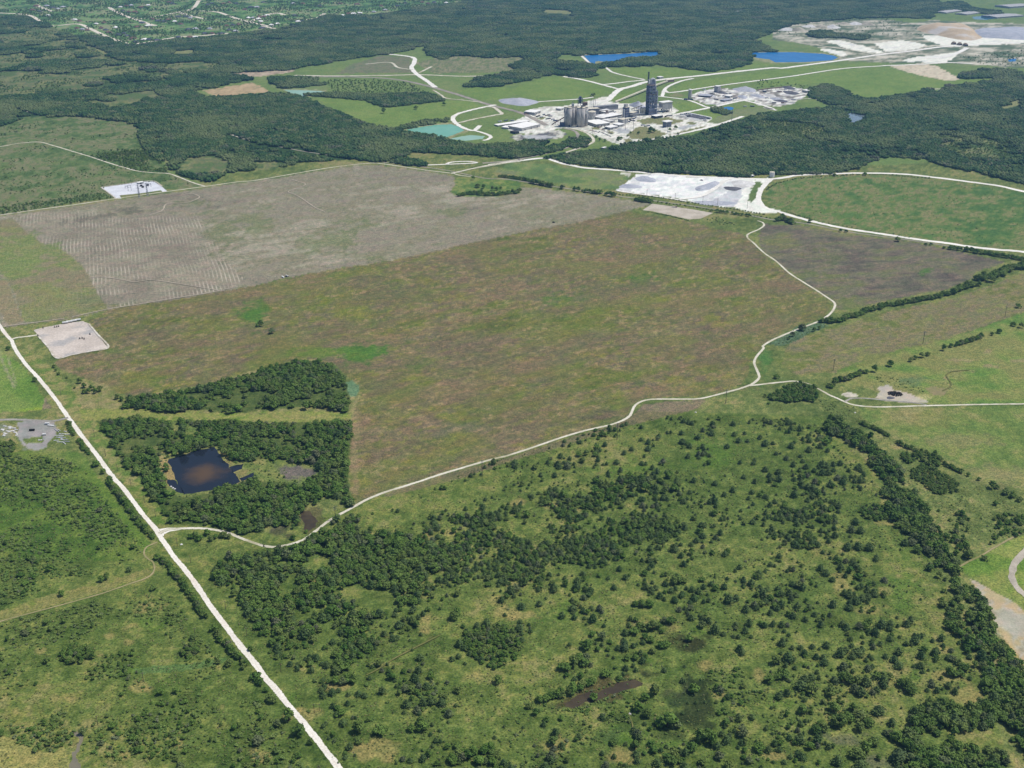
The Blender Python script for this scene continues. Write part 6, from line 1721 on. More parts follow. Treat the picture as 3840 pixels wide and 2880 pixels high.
HOUSES += [('A2', v) for v in ((60, 180), (110, 130), (40, 160), (150, 210), (200, 200), (720, 30), (740, 130), (790, 115), (830, 115), (880, 110), (1000, 100), (1060, 50), (1090, 85), (1200, 50), (1260, 25), (1400, 20), (1450, 30), (1500, 20), (1600, 25), (370, 180),
                               (410, 180), (340, 130), (410, 30), (330, 30), (550, 50), (860, 35))]
hm = []
for k, (w_, d_) in enumerate(((30, 18), (26, 17), (36, 20))):
    wl = MB().box(-w_ / 2, w_ / 2, -d_ / 2, d_ / 2, 0, 4.2)
    rf = MB().hip(-w_ / 2, w_ / 2, -d_ / 2, d_ / 2, 4.22, 10.5, 1.0)
    if k != 1:
        wl.box(w_ / 2 - 9, w_ / 2 - .5, -d_ / 2 - 6, -d_ / 2, 0, 4.2)
        rf.hip(w_ / 2 - 9.5, w_ / 2, -d_ / 2 - 6.5, -d_ / 2 + 5, 4.3, 8.2, .4)
    hm.append((wl.mesh('house_wall'), rf.mesh('house_roof')))
RM = [M_SLATE, M_TERRA, M_ROOFW, M_SLATE, M_STEELL, M_TERRA]
RN = ['slate grey', 'brown', 'white', 'dark grey', 'light grey', 'russet']
drive_me = MB().box(6, 14, -34, -9.2, .1, .22).mesh('house_driveway')
drive_me.materials.append(M_PADT)
wallv = [m_[0] for m_ in hm]
for m_ in wallv:
    m_.materials.append(M_TANW)
roofv = {}
for i in range(3):
    for j in range(6):
        r_ = hm[i][1].copy()
        r_.materials.append(RM[j])
        roofv[i, j] = r_
rc = random.Random(33)
for k, (tg, (x, y)) in enumerate(HOUSES):
    g = gpt(tg, x, y + 3)
    i, j = rc.randrange(3), rc.randrange(6)
    if tg == 'A1':
        zone = 'upper left corner of the suburb' if x < 560 else ('beside the slanting street' if x < 960 else ('below the tree avenue' if y > 130 and x < 1500 else ('above the tree avenue' if x < 1500 else ('at the forest edge of suburb' if y > 230 else 'right half of the suburb'))))
    else:
        zone = 'near the suburb lane in the forest' if x < 600 else 'scattered in the far middle forest'
    t = empty('house', (g[0], g[1], 0), rc.choice((.2, .5, -.4, 1.1)) + rc.uniform(-.2, .2), '%s house with %s hipped roof, %s' % (('long', 'compact', 'wide')[i], RN[j], zone), 'house', 'houses %s' % zone)
    link('wall', wallv[i], None, t)
    link('roof', roofv[i, j], None, t)
    if k % 3:
        link('driveway', drive_me, None, t)

# ------------------------------------------------------------------ vegetation
M_OAK = leafmat('oak_leaves', lin(74, 108, 46), lin(102, 132, 58), lin(108, 128, 66))
M_JUN = leafmat('juniper_needles', lin(70, 96, 54), lin(94, 116, 66), lin(88, 106, 64), yel=(.10, .14, .045))
M_SHR = leafmat('shrub_leaves', lin(90, 120, 58), lin(118, 142, 74), lin(112, 126, 78), yel=(.15, .20, .055), dull=(.15, .15, .12))
M_FAR = leafmat('forest_leaves', lin(44, 72, 42), lin(62, 94, 50), lin(80, 104, 56), yel=(.14, .17, .07), broad=.9)
M_BARK = mottled('bark', lin(104, 88, 70), lin(78, 66, 54), 2.0, 8.0)


def ico(sub):
    bm = bmesh.new()
    bmesh.ops.create_icosphere(bm, subdivisions=sub, radius=1.0)
    v = np.array([x.co[:] for x in bm.verts])
    f = np.array([[x.index for x in p.verts] for p in bm.faces])
    bm.free()
    return v, f


ICO1, ICO2 = ico(1), ico(2)


def leaves(rs, c, rad, n, size, up=0.35):
    """n ragged leaf sprays on a lobe: two-triangle faces turned roughly outwards"""
    d = rs.normal(size=(n, 3))
    d[:, 2] = np.abs(d[:, 2]) * 0.9 - 0.35 + d[:, 2] * 0.2
    d /= np.linalg.norm(d, axis=1)[:, None]
    p = c + d * rad * rs.uniform(0.82, 1.2, (n, 1))
    nn = d + rs.normal(size=(n, 3)) * 0.45 + np.array([0, 0, up])
    nn /= np.linalg.norm(nn, axis=1)[:, None]
    t = np.cross(nn, rs.normal(size=(n, 3)))
    t /= np.linalg.norm(t, axis=1)[:, None]
    b = np.cross(nn, t)
    s = (size * rs.uniform(0.6, 1.35, (n, 1)))
    V = np.stack([p - t * s * 0.9, p - b * s * rs.uniform(.4, .9, (n, 1)), p + t * s, p + b * s * rs.uniform(.4, .9, (n, 1))], 1).reshape(-1, 3)
    k = np.arange(n)[:, None] * 4
    Fc = np.concatenate([k + np.array([0, 1, 2]), k + np.array([0, 2, 3])], 0)
    return V, Fc


def crown_mesh(name, lobes, nl, size, seed, core=0.88, sub=1):
    rs = np.random.default_rng(seed)
    Vs, Fs, n = [], [], 0
    for (c, r) in lobes:
        c = np.array(c)
        v, f = (ICO1 if sub == 1 else ICO2)
        vv = c + v * np.array(r) * core * rs.uniform(0.74, 1.1, (len(v), 1))
        Vs.append(vv)
        Fs.append(f + n)
        n += len(vv)
        lv, lf = leaves(rs, c, np.array(r), nl, size)
        Vs.append(lv)
        Fs.append(lf + n)
        n += len(lv)
    return mesh_np(name, np.vstack(Vs), np.vstack(Fs))


def oak(seed, flat=1.0, spread=1.0):
    rs = np.random.default_rng(seed)
    lobes = [((0, 0, 0.95 * flat), (0.55, 0.55, 0.5))]
    m = rs.integers(7, 11)
    for i in range(m):
        a = 2 * math.pi * (i + rs.uniform(-.3, .3)) / m
        d = rs.uniform(0.3, 0.8) * spread
        r = rs.uniform(0.22, 0.46)
        lobes.append(((d * math.cos(a), d * math.sin(a), rs.uniform(0.5, 1.15) * flat), (r, r, r * rs.uniform(.65, 1.0))))
    for i in range(3):
        a = rs.uniform(0, 6.28)
        d = rs.uniform(0, 0.35)
        lobes.append(((d * math.cos(a), d * math.sin(a), rs.uniform(1.15, 1.4) * flat), (0.3, 0.3, 0.25)))
    return crown_mesh('oak_crown', lobes, 26, 0.15, seed)


def jun(seed):
    rs = np.random.default_rng(seed)
    lean = rs.uniform(-.06, .06, 2)
    lobes = []
    for z, r in ((0.30, 0.78), (0.56, 0.90), (0.84, 0.80), (1.10, 0.60), (1.32, 0.38), (1.5, 0.18)):
        r *= rs.uniform(.88, 1.1)
        lobes.append(((lean[0] * z + rs.uniform(-.1, .1), lean[1] * z + rs.uniform(-.1, .1), z), (r, r, 0.34)))
    return crown_mesh('juniper_crown', lobes, 34, 0.15, seed)


def bush(seed):
    rs = np.random.default_rng(seed)
    lobes = []
    m = rs.integers(4, 8)
    for i in range(m):
        a, d = rs.uniform(0, 6.28), rs.uniform(0, 0.62)
        r = rs.uniform(0.25, 0.48)
        lobes.append(((d * math.cos(a), d * math.sin(a), r * rs.uniform(.6, 1.2)), (r, r, r * 0.85)))
    return crown_mesh('bush_crown', lobes, 22, 0.14, seed)


OAKS = [oak(100 + i, rs_, sp_) for i, (rs_, sp_) in enumerate(((1.0, 1.0), (1.1, 0.9), (0.85, 1.1), (1.0, 1.05), (1.2, 0.85), (0.9, 1.0)))]
JUNS = [jun(200 + i) for i in range(5)]
BUSH = [bush(300 + i) for i in range(5)]
for me in OAKS:
    me.materials.append(M_OAK)
for me in JUNS:
    me.materials.append(M_JUN)
for me in BUSH:
    me.materials.append(M_SHR)


def trunk_mesh(name, h, r, limbs):
    b = MB()
    b.frus(0, 0, 0, h * 0.5, r * 1.25, r * 0.9, 7)
    b.frus(0, 0, h * 0.5, h, r * 0.9, r * 0.5, 7)
    for k in range(limbs):
        a = 2 * math.pi * k / max(limbs, 1) + 0.4
        b.tube([(0, 0, h * 0.45), (0.25 * math.cos(a), 0.25 * math.sin(a), h * 0.75), (0.5 * math.cos(a), 0.5 * math.sin(a), h * 1.05)], r * 0.4, 5)
    return b.mesh(name)


OAK_TRUNK = trunk_mesh('oak_trunk', 0.95, 0.075, 4)
OAK_TRUNK.materials.append(M_BARK)
JUN_TRUNK = trunk_mesh('juniper_trunk', 1.4, 0.07, 0)
JUN_TRUNK.materials.append(M_BARK)


def tile(seed, R, n, rmin, rmax, sub=1):
    """a patch of closed canopy: n lumpy tree heads on short dark stems"""
    rs = np.random.default_rng(seed)
    Vs, Fs, k = [], [], 0
    pts = []
    tries = 0
    while len(pts) < n and tries < 6000:
        tries += 1
        a, d = rs.uniform(0, 6.28), R * math.sqrt(rs.uniform(0, 1))
        p = (d * math.cos(a), d * math.sin(a))
        if all((p[0] - u[0]) ** 2 + (p[1] - u[1]) ** 2 > (rmin * 1.25) ** 2 for u in pts):
            pts.append(p)
    for (x, y) in pts:
        r = rs.uniform(rmin, rmax)
        h = r * rs.uniform(1.35, 2.0)
        v, f = ICO1 if sub == 1 else ICO2
        vv = v * np.array([r, r, h * 0.5]) * rs.uniform(0.72, 1.18, (len(v), 1)) + np.array([x, y, h * 0.58])
        Vs.append(vv)
        Fs.append(f + k)
        k += len(vv)
        lv, lf = leaves(rs, np.array([x, y, h * 0.58]), np.array([r, r, h * 0.5]), 9, r * 0.42)
        Vs.append(lv)
        Fs.append(lf + k)
        k += len(lv)
    me = mesh_np('canopy_patch', np.vstack(Vs), np.vstack(Fs))
    me.materials.append(M_FAR)
    return me


TILE_S = [tile(400 + i, 13, 17, 2.9, 5.0) for i in range(6)]
TILE_L = [tile(420 + i, 30, 75, 3.2, 5.6) for i in range(5)]

# ---- where things grow
PX_, PY_, PK, PR, PZ = [], [], [], [], []      # position, kind, crown radius, zone
HR = {0: 1.55, 1: 1.6, 2: 0.85}                 # crown height per radius


def grow(polys, spacing, kinds, rmin, rmax, zone, holes=(), clump=None, keep=1.0, seed=0, mid=0.45, hgt=None):
    """jittered planting over the places covered by polys; clump=(scale, lo, hi) thins by a noise field"""
    if not isinstance(polys, list):
        polys = [polys]
    allp = ground(np.vstack(polys))
    x0, y0 = allp.min(0) - spacing
    x1, y1 = allp.max(0) + spacing
    rs = np.random.default_rng(1000 + seed)
    X, Y = np.meshgrid(np.arange(x0, x1, spacing), np.arange(y0, y1, spacing * 0.87))
    X = X + (np.arange(X.shape[0]) % 2)[:, None] * spacing * 0.5
    X = (X + rs.uniform(-.48, .48, X.shape) * spacing).ravel()
    Y = (Y + rs.uniform(-.48, .48, Y.shape) * spacing).ravel()
    r = rmin + (rmax - rmin) * rs.beta(1.5, 2.4, len(X))
    kd = rs.choice([k for k, w in kinds], len(X), p=[w for k, w in kinds])
    h = r * np.array([HR[k] for k in kd])
    sx, sy = proj(X, Y, h * mid)
    m = np.zeros(len(X), bool)
    for p_ in polys:
        m |= inpoly(sx, sy, p_)
    for p_ in holes:
        m &= ~inpoly(sx, sy, p_)
    if clump:
        nz = fbm(X, Y, clump[0], 77 + seed, 3)
        m &= rs.uniform(0, 1, len(X)) < sm(clump[1], clump[2], nz) * keep
        r = r * (0.75 + 0.4 * sm(clump[1], clump[2] + .15, nz))
    else:
        m &= rs.uniform(0, 1, len(X)) < keep
    m &= (sx > -330) & (sx < 4170) & (sy < 3080)
    PX_.append(X[m]); PY_.append(Y[m]); PK.append(kd[m]); PR.append(r[m]); PZ.append(np.full(m.sum(), ZN(zone)))
    return m.sum()


ZONES = []


def ZN(z):
    if z not in ZONES:
        ZONES.append(z)
    return ZONES.index(z)


EX = []                                          # hand-placed trees: x, y, kind, r, zone


def spot(tag_, kind, zone, *xyr):
    k = K[tag_]
    for i in range(0, len(xyr), 3):
        sx, sy, r = k[0] + xyr[i] * k[2], k[1] + xyr[i + 1] * k[2], xyr[i + 2]
        h = r * HR[kind]
        sy2 = sy + 0.5 * h * (sy + 450) / H * 0.92
        g = ground([[sx, sy2]])[0]
        EX.append((g[0], g[1], kind, r, ZN(zone)))


def rowof(tag_, kind, zone, pts, rmin, rmax, gap=1.25, side=0.6, seed=0):
    k = K[tag_]
    P = np.array(pts, float).reshape(-1, 2) * k[2] + np.array(k[:2])
    r0 = (rmin + rmax) / 2
    P[:, 1] += 0.5 * r0 * HR[kind] * (P[:, 1] + 450) / H * 0.92
    g = ground(P)
    rs = np.random.default_rng(50 + seed + len(EX))
    for i in range(len(g) - 1):
        L_ = np.linalg.norm(g[i + 1] - g[i])
        t = 0.0
        while t < L_:
            r = rs.uniform(rmin, rmax)
            p = g[i] + (g[i + 1] - g[i]) * t / L_ + rs.normal(size=2) * side * r0 * 0.5
            EX.append((p[0], p[1], kind, r, ZN(zone)))
            t += r * gap


Z_ROAD, Z_WOOD1, Z_WOOD2, Z_THICK, Z_PAST, Z_CREEK, Z_SCRUB, Z_HEDGE, Z_HEDGE2, Z_RAIL, Z_FARW, Z_POND = (
    'in the roadside row left of the white gravel road', 'in the wedge wood below the fallow field', 'in the wood around the dark square pond',
    'in the thick wood below the winding track', 'scattered in the open pasture', 'in the dense creek wood on the lower right', 'in the brushy scrub left of the white road',
    'in the long hedgerow above the olive stubble field', 'in the broken hedge above the right meadow', 'along the railway behind the fields', 'by the cement works', 'beside the muddy pool in the pasture')
# roadside row
rowof('C1', 0, Z_ROAD, (530, 590, 580, 680), 3.2, 4.6)
rowof('C1', 0, Z_ROAD, (615, 720, 650, 780, 695, 825), 2.6, 4.4)
spot('C1', 0, Z_ROAD, 272, 252, 5.2, 750, 905, 5.6, 806, 968, 4.6)
rowof('C1', 0, Z_ROAD, (835, 1020, 870, 1070, 930, 1140, 980, 1210, 1020, 1275, 1080, 1350, 1130, 1410, 1195, 1480), 3.4, 5.0, 1.0)
rowof('D1', 0, Z_ROAD, (1250, 10, 1320, 60, 1350, 130, 1410, 200, 1470, 270, 1510, 330, 1570, 420, 1600, 470), 3.4, 5.2, 1.05)
rowof('D1', 0, Z_ROAD, (1660, 575, 1720, 650, 1790, 720, 1860, 790, 1910, 860), 3.2, 4.8, 1.05)
spot('D1', 0, Z_ROAD, 1990, 930, 6.0, 2030, 985, 4.5)
spot('D2', 0, Z_ROAD, 20, 930, 4.8, 45, 975, 4.2, 100, 1040, 4.0, 145, 1105, 6.2, 275, 1245, 7.4, 358, 1352, 7.2, 445, 1450, 4.0, 40, 1430, 6.2)
# woods
WH = [q('C1', 1290, 860, 1680, 765, 1800, 880, 1960, 890, 1990, 1030, 1850, 1080, 1440, 1150, 1300, 1130), WOOD_HOLES[1]]
grow(WOODS[0], 7.6, [(0, .9), (1, .1)], 3.2, 7.4, Z_WOOD1, clump=(32, .18, .38), seed=1)
grow(WOODS[1], 7.8, [(0, .84), (1, .06), (2, .1)], 2.8, 7.2, Z_WOOD2, holes=WH + WOOD_HOLES[2:], clump=(36, .2, .42), seed=2)
grow(WOOD_HOLES[0], 7, [(2, 1)], 1.4, 2.8, Z_WOOD2, holes=[q('C1', 1290, 870, 1540, 795, 1680, 770, 1880, 1040, 1820, 1092, 1430, 1160, 1300, 1120, 1290, 1020), q('C1', 1780, 925, 1900, 905, 1980, 975, 1980, 1015, 1880, 1050)], keep=.8, seed=3)
grow(WOOD_HOLES[1], 8, [(2, .8), (0, .2)], 1.4, 2.6, Z_WOOD2, holes=[q('C2', 230, 940, 400, 915, 490, 965, 470, 1010, 320, 1030)], keep=.6, seed=4)
spot('C2', 0, Z_WOOD2, 480, 1050, 5.0, 580, 970, 6.5, 640, 930, 6.5, 750, 1200, 5.2, 310, 1400, 3.2)
spot('C1', 0, Z_WOOD1, 620, 265, 5.5, 655, 300, 5, 660, 340, 6, 715, 320, 5.5, 780, 325, 6, 745, 345, 5, 690, 345, 4.5, 915, 385, 5.5, 945, 405, 4.5, 580, 315, 2.6, 420, 150, 3.6, 460, 205, 3.6, 435, 180, 3.2, 520, 238, 2.4)
spot('C1', 0, 'by the short gravel track at the junction', 1520, 1455, 5.5, 1550, 1480, 5.5, 1490, 1470, 4.5, 1610, 1440, 5, 1640, 1490, 4.5, 1680, 1470, 4.4, 1740, 1460, 5, 1780, 1465, 4.6)
# thick wood and its looser surroundings
THICK = q('S', 800, 2120, 860, 2075, 1000, 2070, 1100, 2010, 1160, 1985, 1260, 1945, 1340, 1930, 1400, 1990, 1500, 2010, 1560, 2015, 1650, 2060, 1700, 2140, 1620, 2220, 1560, 2260, 1450, 2300, 1300, 2390, 1180, 2420, 1020, 2440, 960, 2370, 930, 2300, 860, 2200, 790, 2180)
grow(THICK, 7.6, [(0, .82), (1, .18)], 2.8, 7.2, Z_THICK, clump=(30, .24, .44), seed=5)
MEDW = q('S', 1420, 2000, 1600, 1950, 1750, 1930, 1900, 1910, 2000, 1850, 2140, 1810, 2250, 1800, 2450, 1780, 2560, 1820, 2600, 1870, 2620, 1950, 2500, 2030, 2350, 2080, 2200, 2150, 2000, 2180, 1850, 2210, 1650, 2230, 1620, 2120, 1500, 2050)
grow(MEDW, 7.0, [(0, .6), (1, .4)], 2.4, 5.0, Z_THICK, clump=(34, .34, .56), seed=6)
grow(q('S', 2950, 1870, 3080, 1820, 3150, 1900, 3120, 2000, 3050, 2060, 2900, 2080, 2820, 2000, 2850, 1920), 7.5, [(0, .5), (1, .5)], 2.4, 4.6, Z_PAST, clump=(30, .42, .62), seed=7)
grow(q('S', 1280, 2380, 1500, 2300, 1580, 2330, 1480, 2400, 1360, 2470, 1280, 2540, 1230, 2500), 7, [(0, .8), (1, .2)], 3, 5.2, Z_THICK, clump=(28, .36, .55), seed=8)
grow(q('S', 1740, 2360, 1900, 2340, 1960, 2400, 1930, 2470, 1850, 2510, 1780, 2480, 1735, 2420), 5.6, [(0, .9), (1, .1)], 2.6, 4.2, 'in the round thicket in the middle of the pasture', keep=.95, seed=9)
grow(q('S', 950, 2380, 1080, 2420, 1290, 2400, 1350, 2480, 1250, 2560, 1200, 2600, 1120, 2520, 1000, 2440), 9, [(0, .6), (1, .4)], 2.2, 4.6, Z_THICK, clump=(28, .46, .6), seed=10)
PASTURE = q('S', 1330, 1950, 1600, 1840, 1800, 1745, 2000, 1690, 2200, 1620, 2450, 1560, 2700, 1560, 2950, 1570, 3090, 1600, 3200, 1720, 3330, 1870, 3430, 2010, 3520, 2120, 3600, 2330, 3690, 2520, 3560, 2600, 3480, 2640, 3420, 2740, 3380, 3080,
            1400, 3080, 1180, 2740, 1080, 2600, 1180, 2440, 1350, 2340, 1620, 2200)
OPENS = [q('S', 3130, 1880, 3300, 1900, 3420, 2080, 3520, 2200, 3570, 2420, 3380, 2330, 3260, 2130, 3190, 2010), q('S', 1720, 2520, 1960, 2440, 2020, 2300, 2180, 2310, 2170, 2420, 2080, 2600, 1900, 2720, 1700, 2800, 1600, 2700), q('S', 2440, 2300, 2760, 2400, 2950, 2430, 2860, 2500, 2560, 2480),
         q('S', 1330, 1990, 1700, 1820, 1850, 1760, 1960, 1790, 1800, 1870, 1600, 1930, 1450, 2010), q('S', 2680, 1580, 2800, 1560, 2830, 1720, 2790, 1880, 2690, 1860, 2660, 1700)]
grow(PASTURE, 11.5, [(1, .62), (0, .38)], 1.5, 6.0, Z_PAST, holes=[THICK, q('D3', 400, 1200, 560, 1080, 900, 970, 1100, 840, 1180, 950, 1600, 1000, 1640, 1300, 1200, 1450, 1050, 1250, 980, 1080, 600, 1200)] + OPENS, clump=(42, .36, .70), keep=.9, seed=11)
grow(PASTURE, 8.0, [(2, .85), (1, .15)], 0.9, 2.5, Z_PAST, holes=[THICK], clump=(50, .38, .72), keep=.62, seed=12)
grow(q('D3', 0, 1100, 300, 1080, 700, 1180, 1000, 1080, 1000, 1300, 700, 1500, 400, 1659, 0, 1659), 7, [(2, 1)], 1.6, 3.6, Z_PAST, clump=(30, .42, .66), keep=.8, seed=60)
grow(q('D3', 1480, 900, 1900, 880, 2074, 1000, 'D4', 300, 900, 650, 900, 700, 1200, 500, 1400, 200, 1500, 'D3', 1900, 1659, 1700, 1400, 1650, 1200), 6.6, [(2, .85), (0, .15)], 1.6, 3.8, Z_PAST, clump=(30, .36, .6), keep=.85, seed=61)
grow(q('D3', 1450, 0, 2074, 0, 'D4', 500, 100, 600, 400, 0, 500, 'D3', 1600, 500), 9, [(2, .8), (1, .2)], 1.4, 3.2, Z_PAST, clump=(34, .4, .66), keep=.7, seed=62)
grow(q('D2', 1100, 950, 1500, 1000, 1500, 1250, 1250, 1200), 6, [(2, .7), (0, .3)], 1.8, 3.6, Z_PAST, keep=.5, seed=63)
grow(q('A4', 0, 980, 500, 1020, 720, 1200, 720, 1240, 400, 1215, 0, 1130), 8, [(2, .6), (0, .4)], 2.4, 4.4, 'inside the right forest', keep=.85, seed=64)
grow(q('A4', 1450, 1080, 2200, 1100, 2212, 1420, 1750, 1330, 1500, 1200), 10, [(2, .6), (0, .4)], 2.4, 4.6, 'inside the right forest', keep=.7, seed=65)
grow(q('A1', -300, 180, 420, 222, 660, 320, 900, 480, 1300, 520, 1850, 490, 1850, 600, 1400, 680, 900, 720, 300, 760, -300, 800), 17, [(0, .6), (2, .4)], 2.6, 5, 'in the far left savannah', clump=(90, .3, .7), keep=.8, seed=66)
rowof('D3', 2, Z_POND, (440, 1205, 600, 1185, 760, 1120, 960, 1050), 1.6, 3.0, 1.6)
rowof('D3', 2, Z_POND, (520, 1075, 760, 1030, 900, 960, 1060, 960), 1.4, 2.6, 2.2)
# named pasture trees
spot('D2', 0, Z_PAST, 815, 1335, 7.2, 995, 1345, 7.2, 1310, 1320, 7.0, 1230, 1340, 5.0, 1590, 1040, 5.4, 1905, 965, 5.6, 1560, 470, 6.5, 1590, 440, 6, 1180, 1030, 5.4, 1230, 1040, 5, 730, 950, 6, 640, 965, 5.5, 700, 970, 6, 780, 960, 5.5, 690, 880, 5)
spot('D2', 1, Z_PAST, 1000, 1050, 4.6, 545, 1080, 4.2, 610, 1060, 4.4, 665, 1050, 2.8, 740, 1080, 2.8, 820, 1070, 4, 865, 1085, 3.8, 1275, 1195, 4.8, 1195, 1150, 5, 1465, 1135, 5, 1520, 1225, 4.4, 1600, 685, 4.8, 1300, 790, 4.4, 1280, 890, 4.4, 1545, 805, 3.4,
     1595, 780, 3.6, 1815, 520, 5.2, 1740, 545, 4, 620, 1170, 3.4, 1390, 1315, 2.4, 1930, 340, 4.8, 1900, 60, 4)
spot('D2', 2, Z_PAST, 880, 1010, 4.4, 1040, 1140, 3.2, 780, 1170, 3.4, 915, 1275, 4, 1090, 1385, 3.4, 480, 970, 4, 1330, 1070, 3.5, 1400, 1070, 4, 1310, 1100, 4, 1360, 1130, 4)
rowof('D2', 0, Z_PAST, (1550, 1590, 1600, 1550, 1660, 1530, 1730, 1520), 4.4, 6.0, .9)
rowof('D2', 0, Z_PAST, (1790, 1500, 1840, 1480, 1880, 1520, 1880, 1590), 4.2, 5.6, 1.0)
spot('D3', 0, Z_PAST, 625, 695, 6.8, 740, 630, 5.6, 665, 610, 4.2, 560, 790, 6.5, 520, 830, 6.5, 600, 820, 6.5, 470, 860, 6, 430, 860, 5, 620, 790, 5.5, 770, 905, 6.2, 1330, 175, 7, 1300, 200, 5.5, 1370, 190, 5.5, 1290, 1580, 7.0, 1250, 1560, 5, 1060, 545, 6.5, 1130, 545, 7, 1180, 545, 5.5, 1030, 550, 5.5, 1280, 505, 6,
     1230, 500, 5, 1050, 370, 5.5, 1110, 375, 5.5, 1000, 375, 4.5, 1080, 630, 5, 1120, 650, 5, 1200, 690, 5.5, 1240, 690, 5, 1130, 735, 5, 1000, 790, 4.5, 930, 790, 4.5, 1415, 640, 5.4, 1600, 1430, 7.5, 1500, 1410, 7.5, 1560, 1380, 6.5, 1440, 1490, 5.5, 1700, 1290, 5, 1835, 1365, 6.5, 1650, 1550, 5.5, 1960, 1480, 6.5, 1520, 1600, 5, 1720, 1625, 5)
spot('D3', 0, Z_POND, 1150, 1050, 6.2, 1070, 1100, 5.6, 1450, 1030, 6.2, 1250, 1275, 9.5, 1190, 1290, 6.5, 1310, 1295, 6.5, 1020, 1180, 6.2, 1090, 1230, 5.6)
rowof('D3', 0, Z_POND, (300, 1110, 360, 1080, 430, 1070, 490, 1040, 560, 1010, 640, 980, 710, 970), 4.2, 5.6, 1.0)
spot('D3', 0, Z_POND, 680, 1100, 4.6, 175, 1165, 4.2, 225, 1215, 4.2, 875, 950, 4, 255, 1120, 4)
spot('D3', 1, Z_PAST, 430, 465, 4.4, 525, 480, 3.6, 100, 560, 5.2, 115, 390, 5.2, 255, 370, 4.4, 490, 690, 2.8, 900, 670, 2.4, 835, 245, 4.2, 1125, 260, 5, 875, 105, 4, 1375, 65, 4.4, 1810, 85, 4.4, 1960, 140, 4.6, 1690, 245, 4, 1530, 245, 3.8, 1440, 265, 4, 1860, 415, 5, 1945, 400, 4.2, 1885, 525, 5, 1780, 540, 3.4,
     1515, 485, 3.2, 1435, 485, 4, 1340, 420, 4, 1810, 720, 5, 1830, 750, 4.2, 1225, 890, 3.2, 1370, 970, 3.6, 650, 270, 5, 240, 60, 4, 1720, 340, 6, 1780, 330, 5, 1900, 210, 5, 2010, 330, 4)
spot('D4', 1, Z_PAST, 800, 180, 3.6, 985, 185, 4.2, 780, 245, 4, 585, 375, 5.2, 815, 325, 5, 720, 360, 4, 275, 465, 4.6, 230, 540, 3.2, 245, 615, 2.6, 120, 530, 4, 50, 540, 4, 1030, 525, 4.2, 1025, 565, 4.4, 1225, 660, 5.2, 1430, 640, 4.6, 1360, 665, 2.4, 645, 750, 6.4, 775, 745, 6, 810, 730, 4, 665, 860, 5.4, 995, 780, 3.6, 1060, 805, 4.4,
     1100, 850, 5, 1100, 745, 5, 1270, 775, 5, 1390, 735, 5, 1270, 855, 4.2, 1215, 860, 2.4, 860, 875, 4.4, 805, 1060, 5.6, 940, 1195, 7, 1225, 1215, 5.4, 1045, 1290, 5, 1090, 1540, 8, 620, 1590, 5.4, 800, 1620, 6.5, 525, 1460, 2.4, 1190, 500, 5, 1160, 530, 4.6, 510, 790, 4, 140, 360, 4.6, 155, 410, 4, 155, 255, 4.2, 250, 290, 4.8,
     490, 95, 5, 530, 130, 5, 580, 185, 4, 350, 240, 5.2, 920, 30, 3.8, 725, 80, 3.6, 1335, 80, 4.4, 1535, 1050, 4.4, 340, 1550, 5.2, 255, 1565, 2.6)
spot('D4', 0, Z_PAST, 210, 910, 7.2, 90, 960, 5, 420, 1040, 6.6, 570, 1050, 7, 720, 960, 7, 660, 945, 6, 780, 970, 6, 980, 930, 5.6, 940, 930, 5, 1020, 935, 5, 1160, 1000, 7, 1190, 1040, 6, 1120, 985, 6, 640, 1270, 8.5, 690, 1250, 6.5, 600, 1290, 6.5, 510, 1330, 6, 450, 1350, 5.5, 830, 540, 5.6, 790, 550, 5, 860, 510, 5, 870, 585, 4.2, 1490, 900, 6, 1530, 920, 5,
     1500, 1180, 6, 1560, 830, 4.4, 1520, 800, 5, 590, 1180, 6, 345, 1190, 6, 740, 1180, 5, 790, 1230, 6.5, 860, 1290, 6, 790, 1330, 6, 300, 1440, 4.4, 410, 1480, 5, 780, 1530, 8, 840, 1480, 7, 900, 1440, 6, 1080, 1400, 7, 1150, 1450, 6, 1210, 1290, 6.5)
spot('C4', 1, Z_PAST, 225, 860, 4.6, 280, 910, 5, 265, 765, 5, 400, 790, 6, 490, 765, 5, 545, 800, 4, 60, 740, 5, 120, 745, 3.4, 145, 825, 3.6, 335, 845, 3.6, 380, 930, 4.2, 60, 950, 4.4, 165, 965, 5, 90, 995, 4.4, 170, 1020, 6, 500, 905, 6.5, 540, 915, 5, 590, 910, 4, 500, 965, 6, 545, 970, 5, 385, 1000, 3.6, 620, 1010, 5.4, 680, 1010, 5, 770, 940, 3.6,
     245, 655, 3.6, 240, 565, 2.6, 285, 1140, 6, 390, 1080, 5.5, 430, 1090, 5.5, 460, 1120, 5.5, 760, 1350, 6, 730, 1410, 6, 800, 1420, 5.6, 630, 1230, 5, 595, 1405, 4, 600, 1460, 4.6, 700, 1550, 6, 780, 1540, 6.4, 870, 1550, 6, 920, 1630, 4.4, 60, 1155, 4, 135, 1200, 4, 110, 1410, 5)
